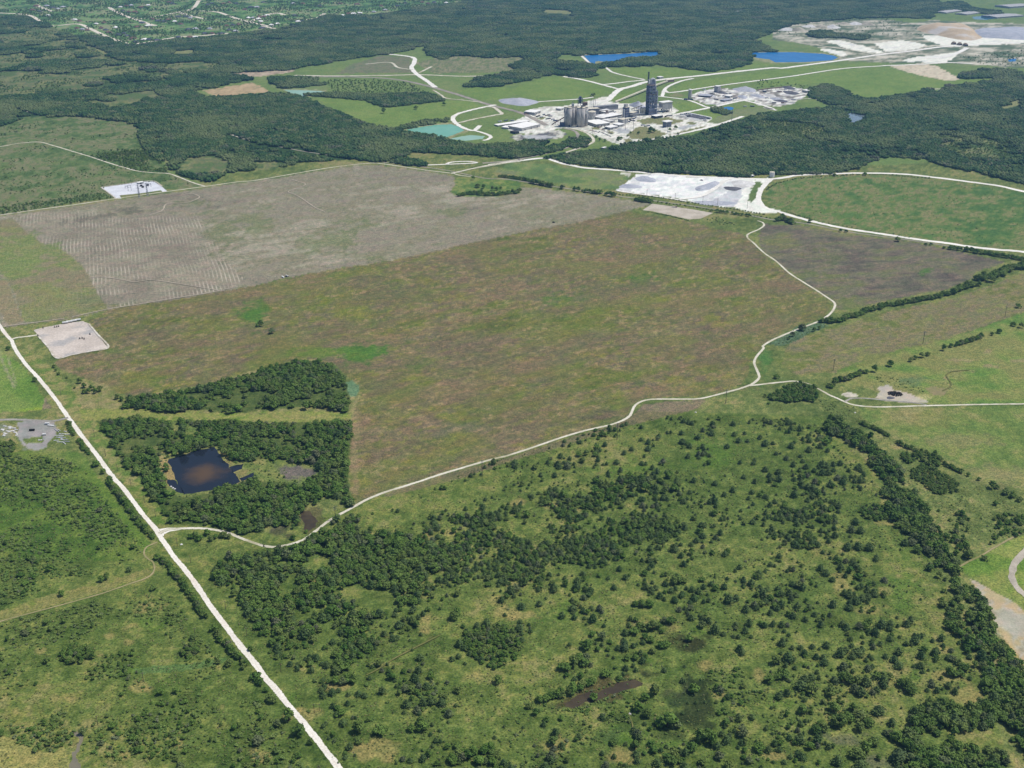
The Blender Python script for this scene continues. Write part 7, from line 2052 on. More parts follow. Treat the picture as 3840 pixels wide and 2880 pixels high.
spot('C3', 1, Z_PAST, 1355, 665, 4.4, 1490, 700, 4.6, 1595, 665, 5.5, 1525, 645, 4, 1760, 590, 5, 1770, 675, 4.4, 1850, 670, 3, 1800, 725, 4.4, 1875, 725, 3.8, 1970, 695, 4.6, 2010, 745, 5.5, 1715, 765, 5, 1525, 770, 4.4, 1365, 730, 5.4, 1425, 765, 4.6, 1440, 590, 4, 1250, 660, 3.4, 1410, 845, 4.6, 1490, 830, 5, 1575, 840, 3.6, 1100, 735, 4.4, 1045, 715, 4.2, 1100, 785, 5,
     970, 790, 4, 1070, 848, 2.6, 915, 820, 4, 1215, 885, 4, 855, 890, 4.4, 885, 955, 4, 790, 975, 3.2, 490, 865, 3.4, 420, 845, 4.4, 320, 895, 3.6, 400, 910, 5, 695, 910, 3, 750, 912, 2.4, 265, 990, 3.6, 375, 995, 4.4, 1815, 895, 3.2, 1920, 900, 4, 1540, 910, 3, 2010, 950, 4.4, 1840, 1005, 4, 1930, 1040, 4.6, 1620, 1055, 4.4, 1760, 1105, 5, 1690, 1140, 4.4,
     1610, 1185, 6, 1580, 1195, 5, 1910, 1120, 3.8, 1880, 1175, 3)
spot('C3', 0, Z_PAST, 220, 930, 5, 705, 770, 5, 560, 830, 5, 620, 820, 5.4, 690, 830, 5, 590, 880, 5, 1080, 1090, 7.5, 1050, 1020, 6, 1100, 1030, 6, 1300, 1090, 7, 970, 1040, 5, 945, 1140, 5, 850, 1110, 5.4, 440, 1140, 7, 690, 1110, 7.5, 740, 1080, 6, 1270, 980, 5.6)
# creek wood
CREEK = [q('C4', 505, 640, 560, 550, 640, 560, 720, 630, 880, 690, 935, 790, 1010, 830, 1110, 950, 1210, 1090, 1310, 1240, 1390, 1400, 1500, 1590, 1560, 1680, 1400, 1700, 1400, 1600, 1260, 1520, 1180, 1450, 1050, 1320, 960, 1110, 1000, 1050, 880, 900, 870, 830, 760, 760, 650, 690, 570, 680)]
grow(CREEK, 7.0, [(0, .9), (1, .1)], 3.2, 7.4, Z_CREEK, clump=(34, .12, .36), seed=13)
CREEK2 = q('D4', 1430, -20, 1540, 0, 1565, 150, 1690, 250, 1810, 430, 1865, 600, 1950, 700, 2074, 900, 2400, 1300, 2400, 2000, 1230, 2000, 1200, 1659, 1150, 1400, 1230, 1140, 1500, 1130, 1560, 1190, 1740, 1200, 1780, 1130, 1740, 950, 1690, 760, 1590, 640, 1480, 560, 1455, 500, 1560, 430, 1530, 250, 1500, 130)
grow(CREEK2, 7.4, [(0, .9), (1, .1)], 3.2, 7.8, Z_CREEK, clump=(40, .2, .42), seed=14)
grow(q('D4', 980, 1380, 1240, 1350, 1200, 1500, 1100, 1450), 6.2, [(0, 1)], 3, 5, Z_CREEK, keep=.7, seed=15)
grow(q('C4', 800, 1260, 880, 1240, 1000, 1230, 1060, 1330, 960, 1360, 880, 1330, 800, 1300), 6.2, [(0, .9), (1, .1)], 3.2, 5, Z_CREEK, keep=.9, seed=16)
grow(q('C4', 1100, 830, 1200, 815, 1360, 810, 1470, 900, 1450, 920, 1330, 930, 1200, 900, 1100, 880), 6, [(0, 1)], 2.8, 4.6, Z_CREEK, keep=.8, seed=17)
grow(q('C4', 1200, 960, 1300, 900, 1450, 990, 1580, 1065, 1560, 1130, 1400, 1145, 1280, 1060, 1200, 1020), 4.8, [(0, 1)], 2.4, 3.6, 'in the bright willow thicket beside creek wood', keep=.95, seed=18)
grow(q('C4', 1250, 1160, 1450, 1200, 1700, 1350, 1650, 1450, 1450, 1500, 1380, 1350), 7.6, [(0, .7), (2, .3)], 2.6, 4.6, Z_CREEK, clump=(30, .4, .6), seed=19)
grow(q('C4', 1500, 1480, 1620, 1480, 1700, 1600, 1640, 1650, 1540, 1600), 6.4, [(0, 1)], 3, 5, Z_CREEK, keep=.8, seed=20)
grow(q('C4', 1820, 1320, 2000, 1290, 2150, 1340, 2074, 1440, 1900, 1520, 1780, 1530), 7.0, [(0, .7), (2, .3)], 2.6, 4.6, Z_CREEK, clump=(28, .25, .5), seed=21)
rowof('C4', 0, Z_CREEK, (800, 580, 850, 610, 900, 620, 930, 640, 980, 660, 1020, 690), 3, 4.4, 1.1)
rowof('C4', 0, Z_CREEK, (1080, 735, 1180, 780, 1250, 800), 3.2, 4.6, 1.0)
rowof('C4', 0, Z_CREEK, (1480, 915, 1540, 945, 1600, 975), 3.2, 4.4, 1.0)
spot('C4', 0, Z_CREEK, 1640, 990, 3.6, 1720, 1025, 3.2, 1820, 1075, 6, 1860, 1085, 4, 1930, 1120, 6, 1980, 1150, 5, 2040, 1180, 5, 1850, 1210, 4.6, 700, 735, 4.4, 940, 990, 3, 980, 1000, 4.4, 1090, 1380, 5, 1150, 1370, 5, 1200, 1510, 6, 1240, 1570, 6, 1340, 1590, 6.5, 1310, 1570, 5.5)
spot('D4', 0, Z_CREEK, 1340, 90, 6, 1410, 155, 4.6, 1460, 185, 3, 1440, 370, 6, 1520, 370, 5, 1765, 20, 4.6, 1640, 0, 6)
grow(q('C4', 90, 380, 210, 315, 300, 275, 450, 305, 470, 385, 400, 412, 250, 422, 100, 400), 5.6, [(0, 1)], 3.6, 5.6, 'in the dark clump by the track junction', seed=22)
spot('C4', 0, Z_HEDGE2, 150, 225, 6, 90, 435, 3, 60, 380, 3, 430, 410, 5, 455, 395, 4)
# hedgerows
rowof('B4', 0, Z_HEDGE, (500, 1245, 570, 1250, 640, 1245, 690, 1215, 760, 1205, 850, 1160, 920, 1150), 4.6, 6.6, .8)
rowof('B4', 0, Z_HEDGE, (920, 1145, 1000, 1120, 1080, 1115, 1160, 1100, 1240, 1085, 1330, 1070, 1430, 1050), 4.6, 6.6, .8)
rowof('B4', 0, Z_HEDGE, (1440, 1040, 1520, 1020, 1580, 990, 1650, 970, 1720, 950), 5.5, 8, .7)
rowof('B4', 0, Z_HEDGE, (1720, 920, 1770, 900, 1830, 890, 1890, 860, 1950, 840, 2040, 820, 2130, 790), 6.5, 9.5, .55, side=1.2)
rowof('B4', 0, Z_HEDGE, (1495, 680, 1590, 690, 1640, 700, 1700, 712, 1800, 718, 1850, 735, 1950, 745, 2050, 765, 2150, 780), 4.6, 6.6, .75)
spot('B4', 0, 'in the reed bed beside the winding track', 345, 1300, 8, 275, 1352, 6, 440, 1318, 5, 480, 1305, 4.4, 240, 1385, 3)
rowof('C4', 0, Z_HEDGE2, (570, 300, 600, 265, 660, 250, 720, 230, 800, 200, 840, 185), 4.2, 6, .9)
spot('C4', 0, Z_HEDGE2, 910, 172, 6.6, 1035, 128, 6.6, 1190, 98, 5, 1222, 78, 5.2, 1275, 62, 6, 1325, 52, 5)
spot('B4', 0, Z_HEDGE2, 1450, 1460, 6.2, 1505, 1440, 4.6, 1540, 1440, 3.4, 1735, 1360, 5.6, 1825, 1348, 4.6, 1880, 1328, 5.6, 1990, 1272, 6, 2050, 1285, 6, 2030, 1130, 6.4, 2110, 1260, 6)
rowof('B4', 0, Z_HEDGE2, (1560, 1425, 1610, 1405, 1680, 1390, 1720, 1370), 4.2, 5.6, .8)
rowof('B3', 0, Z_RAIL, (-60, 120, 60, 135, 170, 155), 4, 6, .7)
rowof('B3', 0, Z_RAIL, (190, 165, 260, 180, 350, 198), 6, 8.5, .6)
spot('B3', 0, Z_RAIL, 430, 207, 8, 530, 222, 8, 560, 228, 7, 590, 236, 5)
rowof('B3', 0, Z_RAIL, (620, 238, 680, 245, 735, 250), 6, 8, .7)
rowof('B3', 0, Z_RAIL, (780, 262, 850, 272), 6.5, 8.5, .7)
rowof('B3', 0, Z_RAIL, (1000, 300, 1060, 308, 1130, 318), 6, 8, .6)
rowof('B3', 2, Z_RAIL, (880, 268, 1000, 272, 1200, 290, 1400, 325, 1600, 355, 1800, 385, 2000, 420), 2.4, 4.6, 2.2)
rowof('B3', 2, Z_RAIL, (1180, 325, 1400, 355, 1650, 395, 1800, 415, 2060, 450), 2.6, 5, 2.4)
rowof('B3', 0, Z_RAIL, (1600, 390, 1680, 400, 1780, 412, 1900, 430), 4, 6, 2.0)
rowof('B3', 2, Z_RAIL, (1100, 400, 1180, 415, 1260, 430, 1330, 448, 1420, 470), 2.4, 3.8, 1.6)
grow(q('B3', 1560, 460, 1640, 440, 1780, 500, 1700, 520, 1600, 490), 10, [(2, 1)], 2.2, 4.4, Z_RAIL, keep=.8, seed=25)
rowof('B4', 0, Z_RAIL, (150, 460, 200, 450, 270, 480), 5.5, 8, .7)
spot('B4', 0, Z_RAIL, 195, 430, 8, 410, 470, 6.6, 645, 546, 5, 690, 552, 5, 1090, 610, 8.5, 1310, 650, 4, 1350, 655, 4, 1450, 678, 4)
rowof('B4', 2, Z_RAIL, (230, 400, 320, 430, 420, 455), 2.6, 4.4, 1.8)
rowof('B4', 2, Z_RAIL, (480, 478, 700, 515, 950, 558, 1200, 600), 2.2, 3.8, 4)
rowof('B4', 2, 'along the inner edge of the haul road', (70, 230, 100, 205, 150, 180, 300, 140, 600, 118, 850, 110, 1000, 112, 1200, 128, 1350, 140), 2.6, 5, 2.2)
spot('B4', 0, 'along the inner edge of the haul road', 598, 112, 6, 835, 108, 6)
spot('B2', 0, 'in the copse at the corner of ploughed field', 1745, 195, 9, 1790, 205, 7.5, 1860, 222, 6, 1892, 222, 6, 1925, 212, 5, 1775, 235, 5, 1710, 140, 7)
rowof('B2', 0, 'in the copse at the corner of ploughed field', (1600, 268, 1680, 255, 1740, 255, 1820, 265, 1900, 262, 1960, 255, 2040, 248, 2074, 235), 5, 7, .75)
spot('B2', 0, 'in the green hollow of the fallow field', 60, 1270, 6.6, 145, 1325, 7, 30, 1285, 4)
spot('A2', 0, Z_FARW, 1080, 922, 10, 1350, 890, 9, 1582, 862, 8)
spot('P2', 0, Z_FARW, 1060, 1040, 10, 1110, 1060, 9, 1040, 1075, 8, 530, 1190, 8, 570, 1180, 7, 510, 1220, 7, 300, 1220, 6, 215, 1215, 5, 860, 1095, 6, 1380, 1045, 7, 1475, 1005, 7, 730, 1090, 5, 160, 1155, 5, 1510, 1110, 6, 680, 1150, 4, 90, 470, 8, 120, 460, 7)
# scrub left of the white road
SCR = q('C1', -300, 850, 0, 835, 150, 830, 400, 850, 600, 900, 700, 1000, 830, 1180, 960, 1360, 1130, 1560, 1050, 1659, 'D1', 1100, 30, 600, 180, 0, 400, -300, 480)
grow(SCR, 5.8, [(2, .88), (0, .12)], 1.5, 4.4, Z_SCRUB, clump=(60, .12, .5), keep=.95, seed=30)
SCR2 = q('D1', -300, 600, 0, 520, 500, 420, 1000, 290, 1200, 240, 1350, 330, 1500, 540, 1620, 700, 1750, 860, 1900, 1000, 2074, 1180, 'D2', 200, 1320, 400, 1500, 560, 1720, 'D1', -300, 1800)
grow(SCR2, 6.2, [(2, .86), (0, .14)], 1.3, 4.4, Z_SCRUB, holes=[q('D1', -300, 1430, 0, 1400, 260, 1520, 430, 1540, 500, 1480, 560, 1600, 560, 1750, -300, 1750), q('D1', 540, 1600, 600, 1400, 660, 1400, 620, 1560, 660, 1720)], clump=(42, .24, .58), keep=.9, seed=31)
grow(q('D1', 440, 790, 500, 720, 620, 690, 720, 720, 730, 790, 600, 850, 500, 830), 5, [(0, 1)], 3, 4.4, 'in the dark thicket of the lower left scrub', seed=32)
grow(q('D1', 1400, 730, 1520, 680, 1590, 700, 1560, 750, 1420, 790), 5, [(0, 1)], 2.6, 3.8, Z_SCRUB, seed=33)
grow(q('D1', 850, 760, 1040, 740, 1060, 830, 1000, 960, 700, 960, 640, 1000, 700, 880), 5.6, [(2, .6), (0, .4)], 2, 3.6, Z_SCRUB, keep=.85, seed=34)
grow(q('D1', 1000, 1230, 1150, 1130, 1350, 1160, 1700, 1090, 1720, 1200, 1560, 1300, 1400, 1380, 1540, 1500, 1380, 1600, 1000, 1560, 1010, 1440), 6.2, [(2, .55), (0, .45)], 1.8, 3.6, Z_SCRUB, clump=(30, .3, .5), seed=35)
grow(q('D1', 80, 1420, 250, 1340, 480, 1200, 560, 1250, 480, 1350, 520, 1440, 430, 1530, 260, 1500), 5.4, [(2, .7), (0, .3)], 1.8, 3.4, Z_SCRUB, keep=.85, seed=36)
grow(q('C1', -100, 760, 100, 730, 110, 800, 60, 860, -100, 860), 6, [(0, 1)], 3, 4.6, Z_SCRUB, keep=.9, seed=37)
spot('C1', 0, Z_SCRUB, 80, 755, 5.5, 1035, 1550, 4.4, 65, 10, 5)
spot('D1', 0, Z_SCRUB, 385, 105, 5, 790, 185, 5, 830, 170, 4.4, 480, 295, 4.6, 1195, 250, 4.4, 1780, 838, 4.6, 1250, 1060, 4.6, 1370, 1050, 4.2, 2000, 1430, 4.6, 1400, 1640, 5, 1005, 110, 4)
# verge shrubs right of the road, wet hollow fringe
rowof('D2', 2, 'on the verge right of the white gravel road', (350, 1130, 430, 1220, 620, 1440, 740, 1590), 1.4, 2.6, 5)
spot('D1', 0, 'on the verge right of the white gravel road', 1910, 715, 4.6, 1950, 720, 4)
grow(REED, 6, [(2, 1)], 1.2, 2.0, 'in the reed bed beside the winding track', keep=.5, seed=38)
# light brush dotted over the rough land further out
for k_, (p_, s_, kp) in enumerate(((LOOP, 14, .16), (q('C4', 1420, 1160, 1760, 1040, 2074, 1250, 2074, 1330, 1700, 1480), 12, .3), (q('B3', -100, 25, 800, 85, 850, 230, 0, 110), 22, .05),
                       (q('C4', 400, 400, 700, 430, 800, 500, 640, 560, 500, 480), 7, .5), (q('C4', 780, 230, 1000, 220, 1250, 290, 1300, 350, 1150, 330, 960, 270), 6, .6))):
    grow(p_, s_, [(2, 1)], 1.2, 3.0, 'on the rough ground between the fields and forest', keep=kp, seed=40 + k_)
grow(q('A1', -300, 1030, 0, 1060, 300, 1000, 1100, 1030, 1150, 1150, 1300, 1330, 1350, 1430, 900, 1340, 330, 1165, 0, 1200, -300, 1230), 15, [(2, .8), (0, .2)], 2.0, 4.4, 'on the rough meadow above the substation', clump=(70, .35, .7), keep=.6, seed=46)
grow(q('A1', -300, 1250, 0, 1225, 320, 1185, 600, 1265, 900, 1360, 1150, 1430, 1400, 1450, 1690, 1545, 'B1', 1300, 200, 1200, 165, 800, 200, 880, 290, 0, 420, -300, 460), 13, [(2, .9), (0, .1)], 1.8, 4.0, 'on the rough meadow above the substation', clump=(60, .3, .7), keep=.6, seed=47)
grow(q('A1', 700, 1290, 1200, 1230, 1330, 1330, 1410, 1430, 1150, 1415, 900, 1345), 9, [(0, .8), (2, .2)], 2.6, 4.6, 'on the rough meadow above the substation', clump=(40, .25, .5), seed=48)
grow(q('B1', -300, 440, 0, 360, 500, 290, 800, 250, 880, 290, 0, 420, -300, 470), 8, [(2, .6), (0, .4)], 2.2, 4.2, 'on the rough meadow above the substation', keep=.7, seed=49)
grow(q('A2', 610, 660, 1000, 655, 1300, 690, 1460, 765, 1000, 775, 650, 765), 15, [(0, .6), (2, .4)], 2.6, 5, 'in the open scrub behind the turquoise pond', keep=.75, seed=50)
grow(q('A4', 0, 660, 300, 690, 430, 700, 440, 735, 200, 715, 0, 730), 17, [(0, .6), (2, .4)], 2.6, 5, 'behind the second works yard', keep=.5, seed=51)
# suburb trees
grow(SUB, 24, [(0, 1)], 3.2, 6.4, 'between the houses of the far suburb', clump=(110, .32, .56), keep=.9, seed=52)
rowof('A1', 0, 'in the avenue of the far suburb', (1200, 130, 1350, 108, 1500, 80, 1560, 50, 1620, 10), 4.5, 5.5, 4.2, side=.1)
rowof('A1', 0, 'in the avenue of the far suburb', (1210, 152, 1400, 122, 1540, 92), 4, 5, 4.6, side=.1)
grow(q('A4', 160, 235, 320, 200, 620, 165, 1040, 150, 1300, 190, 1400, 280, 1000, 340, 600, 330, 300, 300, 130, 300), 26, [(2, .7), (0, .3)], 2.6, 5, 'in the old quarry', clump=(60, .4, .7), keep=.7, seed=53)
grow(q('A4', 1680, 470, 2300, 400, 2300, 560, 1900, 540), 22, [(2, .6), (0, .4)], 2.6, 5.4, 'in the old quarry', keep=.6, seed=54)

# ---- merge, choose individuals, scatter the rest
ex = np.array([e[:2] for e in EX])
X = np.concatenate(PX_ + [ex[:, 0]])
Y = np.concatenate(PY_ + [ex[:, 1]])
KD = np.concatenate(PK + [np.array([e[2] for e in EX])])
R = np.concatenate(PR + [np.array([e[3] for e in EX])])
ZZ = np.concatenate(PZ + [np.array([e[4] for e in EX])])
isx = np.concatenate([np.zeros(len(X) - len(EX), bool), np.ones(len(EX), bool)])
# keep random growth off the roads and out from under hand-placed crowns
ok = np.ones(len(X), bool)
cell = 12.0
from collections import defaultdict
gridd = defaultdict(list)
for i in np.nonzero(isx)[0]:
    gridd[(int(X[i] // cell), int(Y[i] // cell))].append(i)
for i in np.nonzero(~isx)[0]:
    a, b = int(X[i] // cell), int(Y[i] // cell)
    for da in (-1, 0, 1):
        for db in (-1, 0, 1):
            for j in gridd.get((a + da, b + db), ()):
                if (X[i] - X[j]) ** 2 + (Y[i] - Y[j]) ** 2 < (0.75 * R[j]) ** 2:
                    ok[i] = False
ROADPTS = []
for o in col.objects:
    if o.type == 'MESH' and o.name.split('.')[0] in ('gravel_road', 'gravel_track', 'farm_track', 'haul_road', 'driveway'):
        v = np.zeros(len(o.data.vertices) * 3, np.float32)
        o.data.vertices.foreach_get('co', v)
        v = v.reshape(-1, 3)
        n_ = len(v) // 7
        ROADPTS.append(v[3 * n_:4 * n_, :2])
RP = np.vstack(ROADPTS)
rg = defaultdict(list)
for p_ in RP:
    rg[(int(p_[0] // 12), int(p_[1] // 12))].append(p_)
for i in range(len(X)):
    a, b = int(X[i] // 12), int(Y[i] // 12)
    for da in (-1, 0, 1):
        for db in (-1, 0, 1):
            for p_ in rg.get((a + da, b + db), ()):
                if (X[i] - p_[0]) ** 2 + (Y[i] - p_[1]) ** 2 < ((2.2 + 0.62 * R[i]) if not isx[i] else (2.0 + 0.3 * R[i])) ** 2:
                    ok[i] = False
X, Y, KD, R, ZZ, isx = X[ok], Y[ok], KD[ok], R[ok], ZZ[ok], isx[ok]
sx, sy = proj(X, Y, R * 0.8)
dist = np.sqrt(X ** 2 + Y ** 2 + H ** 2)
inside = (sx > 15) & (sx < 3825) & (sy > 15) & (sy < 2865)
shows = R / dist * inside * np.where(isx, 1.25, 1.0)
indiv = np.zeros(len(X), bool)
for k_, nmax in ((0, 300), (1, 300), (2, 300)):
    idx = np.nonzero((KD == k_) & inside)[0]
    idx = idx[np.argsort(-shows[idx])][:nmax]
    indiv[idx] = True
rs = np.random.default_rng(99)
VAR = rs.integers(0, 30, len(X))
ROT = rs.uniform(0, 6.283, len(X))
SQ = rs.uniform(0.84, 1.16, (len(X), 3))
SQ[KD == 1] *= np.array([1.18, 1.18, .95])
print('trees', len(X), 'individual', indiv.sum(), [(k_, int((KD == k_).sum())) for k_ in (0, 1, 2)])


def sizeword(r, lo, hi):
    return 'small' if r < lo else ('large' if r > hi else 'mid-sized')


LM = [(n_, q(*a_)[0]) for n_, a_ in (
    ('the muddy pasture pool', ('D3', 750, 1080)), ('the round pasture thicket', ('S', 1850, 2430)), ("the white road's lower end", ('D2', 480, 1420)), ('the road junction', ('C1', 1240, 1450)),
    ('the dark square pond', ('C1', 1580, 970)), ('the trackside pool', ('C2', 430, 1350)), ('the pale lot', ('D4', 1900, 400)), ('the dark marsh', ('D3', 1440, 1200)), ('the track fork', ('C3', 1900, 300)),
    ('the tyre heap', ('C4', 1070, 370)), ('the scrap yard', ('C1', 270, 680)), ('the muddy corner creek', ('D1', 620, 1500)), ('the dark scrub thicket', ('D1', 600, 780)), ('the faint dirt track', ('D1', 600, 350)),
    ('the square gravel pad', ('B1', 560, 1400)), ("the track's sharp bend", ('C3', 980, 490)), ('the bright willow thicket', ('C4', 1400, 1040)), ('the creekside bare patch', ('D4', 1650, 1110)), ('the small dark marsh', ('D3', 1440, 690)),
    ('the picture bottom centre', ('S', 2100, 2870)), ('the lower right corner', ('S', 3830, 2870)), ('the lower left corner', ('S', 10, 2870)), ('the reed bed', ('B4', 300, 1350)), ('the gravel yard', ('B3', 1400, 220)), ('the white water tank', ('B4', 112, 120)),
    ('the big roadside trees', ('D2', 310, 1290)), ('the reedy ditch', ('D1', 1300, 890)), ('the wood glade', ('C2', 250, 980)), ('the long bare strip', ('S', 1500, 2490)), ('the narrow grey track', ('D4', 1640, 50)), ('the brown patch', ('D4', 850, 420)),
    ('the open slope', ('S', 2900, 1640)), ('the juniper thicket', ('S', 2980, 1960)), ('the wood corner', ('C2', 760, 1190)), ('the thick wood', ('S', 1250, 2200)))]
LMP = np.array([p_ for _, p_ in LM])


def place(x_, y_):
    d = np.hypot(LMP[:, 0] - x_, (LMP[:, 1] - y_) * 1.2)
    j = int(np.argmin(d))
    dx, dy = x_ - LMP[j, 0], y_ - LMP[j, 1]
    ang = math.atan2(dy, dx)
    s8 = ('right of', 'below and right of', 'below', 'below and left of', 'left of', 'above and left of', 'above', 'above and right of')[int(round(ang / (math.pi / 4))) % 8]
    far = 'just ' if d[j] < 70 else ('' if d[j] < 170 else 'well ')
    return far + s8 + ' ' + LM[j][0]


SEEN = {}
for i in np.nonzero(indiv)[0][np.argsort(-shows[indiv])]:
    k_, r, z = KD[i], R[i], ZONES[ZZ[i]]
    s3 = (r * SQ[i, 0], r * SQ[i, 1], r * SQ[i, 2])
    asp = SQ[i, 2] / (SQ[i, 0] + SQ[i, 1]) * 2 * (1.24 if k_ == 1 else 1)
    shp = 'tall ' if asp > 1.12 else ('broad ' if asp < .9 else '')
    loc_ = place(sx[i], sy[i])
    if k_ == 2:
        lab = '%s %sgreen shrub %s' % (sizeword(r, 2.4, 3.1), shp.replace('tall', 'upright').replace('broad', 'spreading'), loc_)
        link('shrub', BUSH[VAR[i] % 5], None, loc=(X[i], Y[i], 0), rz=ROT[i], sc_=s3, label=lab, cat='shrub', group='shrubs %s' % z)
    else:
        nm = 'broadleaf_tree' if k_ == 0 else 'juniper_tree'
        lab = '%s %s%s %s' % (sizeword(r, 5.0, 6.4) if k_ == 0 else sizeword(r, 3.8, 4.7), shp, 'leafy tree' if k_ == 0 else 'dark juniper', loc_)
        t = empty(nm, (X[i], Y[i], 0), ROT[i], lab, 'tree', '%s %s' % ('broadleaf trees' if k_ == 0 else 'junipers', z))
        t.scale = s3
        link('crown', (OAKS[VAR[i] % 6] if k_ == 0 else JUNS[VAR[i] % 5]), None, t)
        link('trunk', OAK_TRUNK if k_ == 0 else JUN_TRUNK, None, t)


def scatter(name, label, cat, meshes, pts, rotz, scl, var):
    """one object holding a mass of plants too many to count"""
    n = len(pts)
    me = bpy.data.meshes.new(name)
    me.vertices.add(n)
    me.vertices.foreach_set('co', np.c_[pts, np.zeros(n)].astype(np.float32).ravel())
    for an, ty, arr in (('prot', 'FLOAT_VECTOR', np.c_[np.zeros(n), np.zeros(n), rotz]), ('pscale', 'FLOAT_VECTOR', scl)):
        at_ = me.attributes.new(an, ty, 'POINT')
        at_.data.foreach_set('vector', arr.astype(np.float32).ravel())
    at_ = me.attributes.new('pvar', 'INT', 'POINT')
    at_.data.foreach_set('value', (var % len(meshes)).astype(np.int32))
    o = link(name, me, None, label=label, cat=cat, kind='stuff')
    ng = bpy.data.node_groups.new(name + '_planting', 'GeometryNodeTree')
    ng.interface.new_socket('Geometry', in_out='INPUT', socket_type='NodeSocketGeometry')
    ng.interface.new_socket('Geometry', in_out='OUTPUT', socket_type='NodeSocketGeometry')
    N_, L_ = ng.nodes, ng.links
    gi, go = N_.new('NodeGroupInput'), N_.new('NodeGroupOutput')
    iop = N_.new('GeometryNodeInstanceOnPoints')
    jn = N_.new('GeometryNodeJoinGeometry')
    for m_ in meshes:
        src = bpy.data.objects.new(name + '_source', m_)
        oi = N_.new('GeometryNodeObjectInfo')
        oi.inputs['Object'].default_value = src
        oi.inputs['As Instance'].default_value = True
        L_.new(oi.outputs['Geometry'], jn.inputs[0])

    def named(an, dt):
        a_ = N_.new('GeometryNodeInputNamedAttribute')
        a_.data_type = dt
        a_.inputs[0].default_value = an
        return a_.outputs[0]
    L_.new(gi.outputs[0], iop.inputs['Points'])
    L_.new(jn.outputs[0], iop.inputs['Instance'])
    iop.inputs['Pick Instance'].default_value = True
    L_.new(named('pvar', 'INT'), iop.inputs['Instance Index'])
    e2r = N_.new('FunctionNodeEulerToRotation')
    L_.new(named('prot', 'FLOAT_VECTOR'), e2r.inputs[0])
    L_.new(e2r.outputs[0], iop.inputs['Rotation'])
    L_.new(named('pscale', 'FLOAT_VECTOR'), iop.inputs['Scale'])
    L_.new(iop.outputs[0], go.inputs[0])
    md = o.modifiers.new('planting', 'NODES')
    md.node_group = ng
    return o


for k_, nm, lab, cat_, ms in ((0, 'woodland', 'mass of dark green broadleaf trees in the nearer woods', 'woodland', OAKS), (1, 'juniper_scatter', 'many small dark junipers dotted over the pasture', 'junipers', JUNS),
                              (2, 'scrub', 'low grey green brush spread over the rough ground', 'scrub', BUSH)):
    m_ = (KD == k_) & ~indiv
    scatter(nm, lab, cat_, ms, np.c_[X[m_], Y[m_]], ROT[m_], R[m_][:, None] * SQ[m_], VAR[m_])

# knee-high tufts and weeds: what makes the pasture look rough from the air
tv, tf = leaves(np.random.default_rng(3), np.array([0, 0, .35]), np.array([.8, .8, .5]), 16, .42)
TUFT = []
for k_ in range(3):
    tv, tf = leaves(np.random.default_rng(3 + k_), np.array([0, 0, .3]), np.array([.8, .8, .5]), 14, .45)
    TUFT.append(mesh_np('tuft', tv, tf))
    TUFT[-1].materials.append(leafmat('tuft_leaves_%d' % k_, *((lin(96, 112, 62), lin(124, 132, 78), lin(118, 126, 76)), (lin(112, 122, 66), lin(146, 142, 92), lin(132, 132, 84)), (lin(86, 104, 58), lin(108, 118, 70), lin(110, 116, 74)))[k_]))
TP = []
for p_, s_, seed_ in ((PASTURE, 3.4, 1), (SCR, 3.6, 2), (SCR2, 3.4, 3), (q('S', 1000, 2560, 1180, 2440, 1330, 1960, 1060, 2060, 840, 2060, 720, 2000, 900, 2350), 3.4, 4), (q('C4', 400, 540, 800, 480, 1050, 700, 1500, 900, 2074, 1250, 2074, 1440, 1600, 1620, 1400, 1400), 3.6, 5)):
    g0 = ground(p_)
    x0, y0 = g0.min(0)
    x1, y1 = g0.max(0)
    rs = np.random.default_rng(60 + seed_)
    Xc, Yc = np.meshgrid(np.arange(x0, x1, s_), np.arange(y0, y1, s_))
    Xc = (Xc + rs.uniform(-.5, .5, Xc.shape) * s_).ravel()
    Yc = (Yc + rs.uniform(-.5, .5, Yc.shape) * s_).ravel()
    a_, b_2 = proj(Xc, Yc, 0)
    m_ = inpoly(a_, b_2, p_) & (a_ > -200) & (a_ < 4040) & (b_2 < 3000)
    m_ &= rs.uniform(0, 1, len(Xc)) < sm(.25, .8, fbm(Xc, Yc, 14, 91, 3)) * .75
    for w_ in WATER:
        m_ &= ~inpoly(a_, b_2, w_)
    TP.append(np.c_[Xc[m_], Yc[m_]])
TP = np.vstack(TP)
okt = np.ones(len(TP), bool)
for i in range(len(TP)):
    a, b = int(TP[i, 0] // 12), int(TP[i, 1] // 12)
    for da in (-1, 0, 1):
        for db in (-1, 0, 1):
            for p_ in rg.get((a + da, b + db), ()):
                if (TP[i, 0] - p_[0]) ** 2 + (TP[i, 1] - p_[1]) ** 2 < 17:
                    okt[i] = False
TP = TP[okt]
rs = np.random.default_rng(17)
n_ = len(TP)
print('tufts', n_)
s_ = rs.uniform(.45, 1.25, n_)
scatter('weed_tufts', 'rough tufts of weeds and tall grass all over the pasture', 'weeds', TUFT, TP, rs.uniform(0, 6.28, n_), np.c_[s_, s_, s_ * rs.uniform(.6, 1.2, n_)], rs.integers(0, 30, n_))

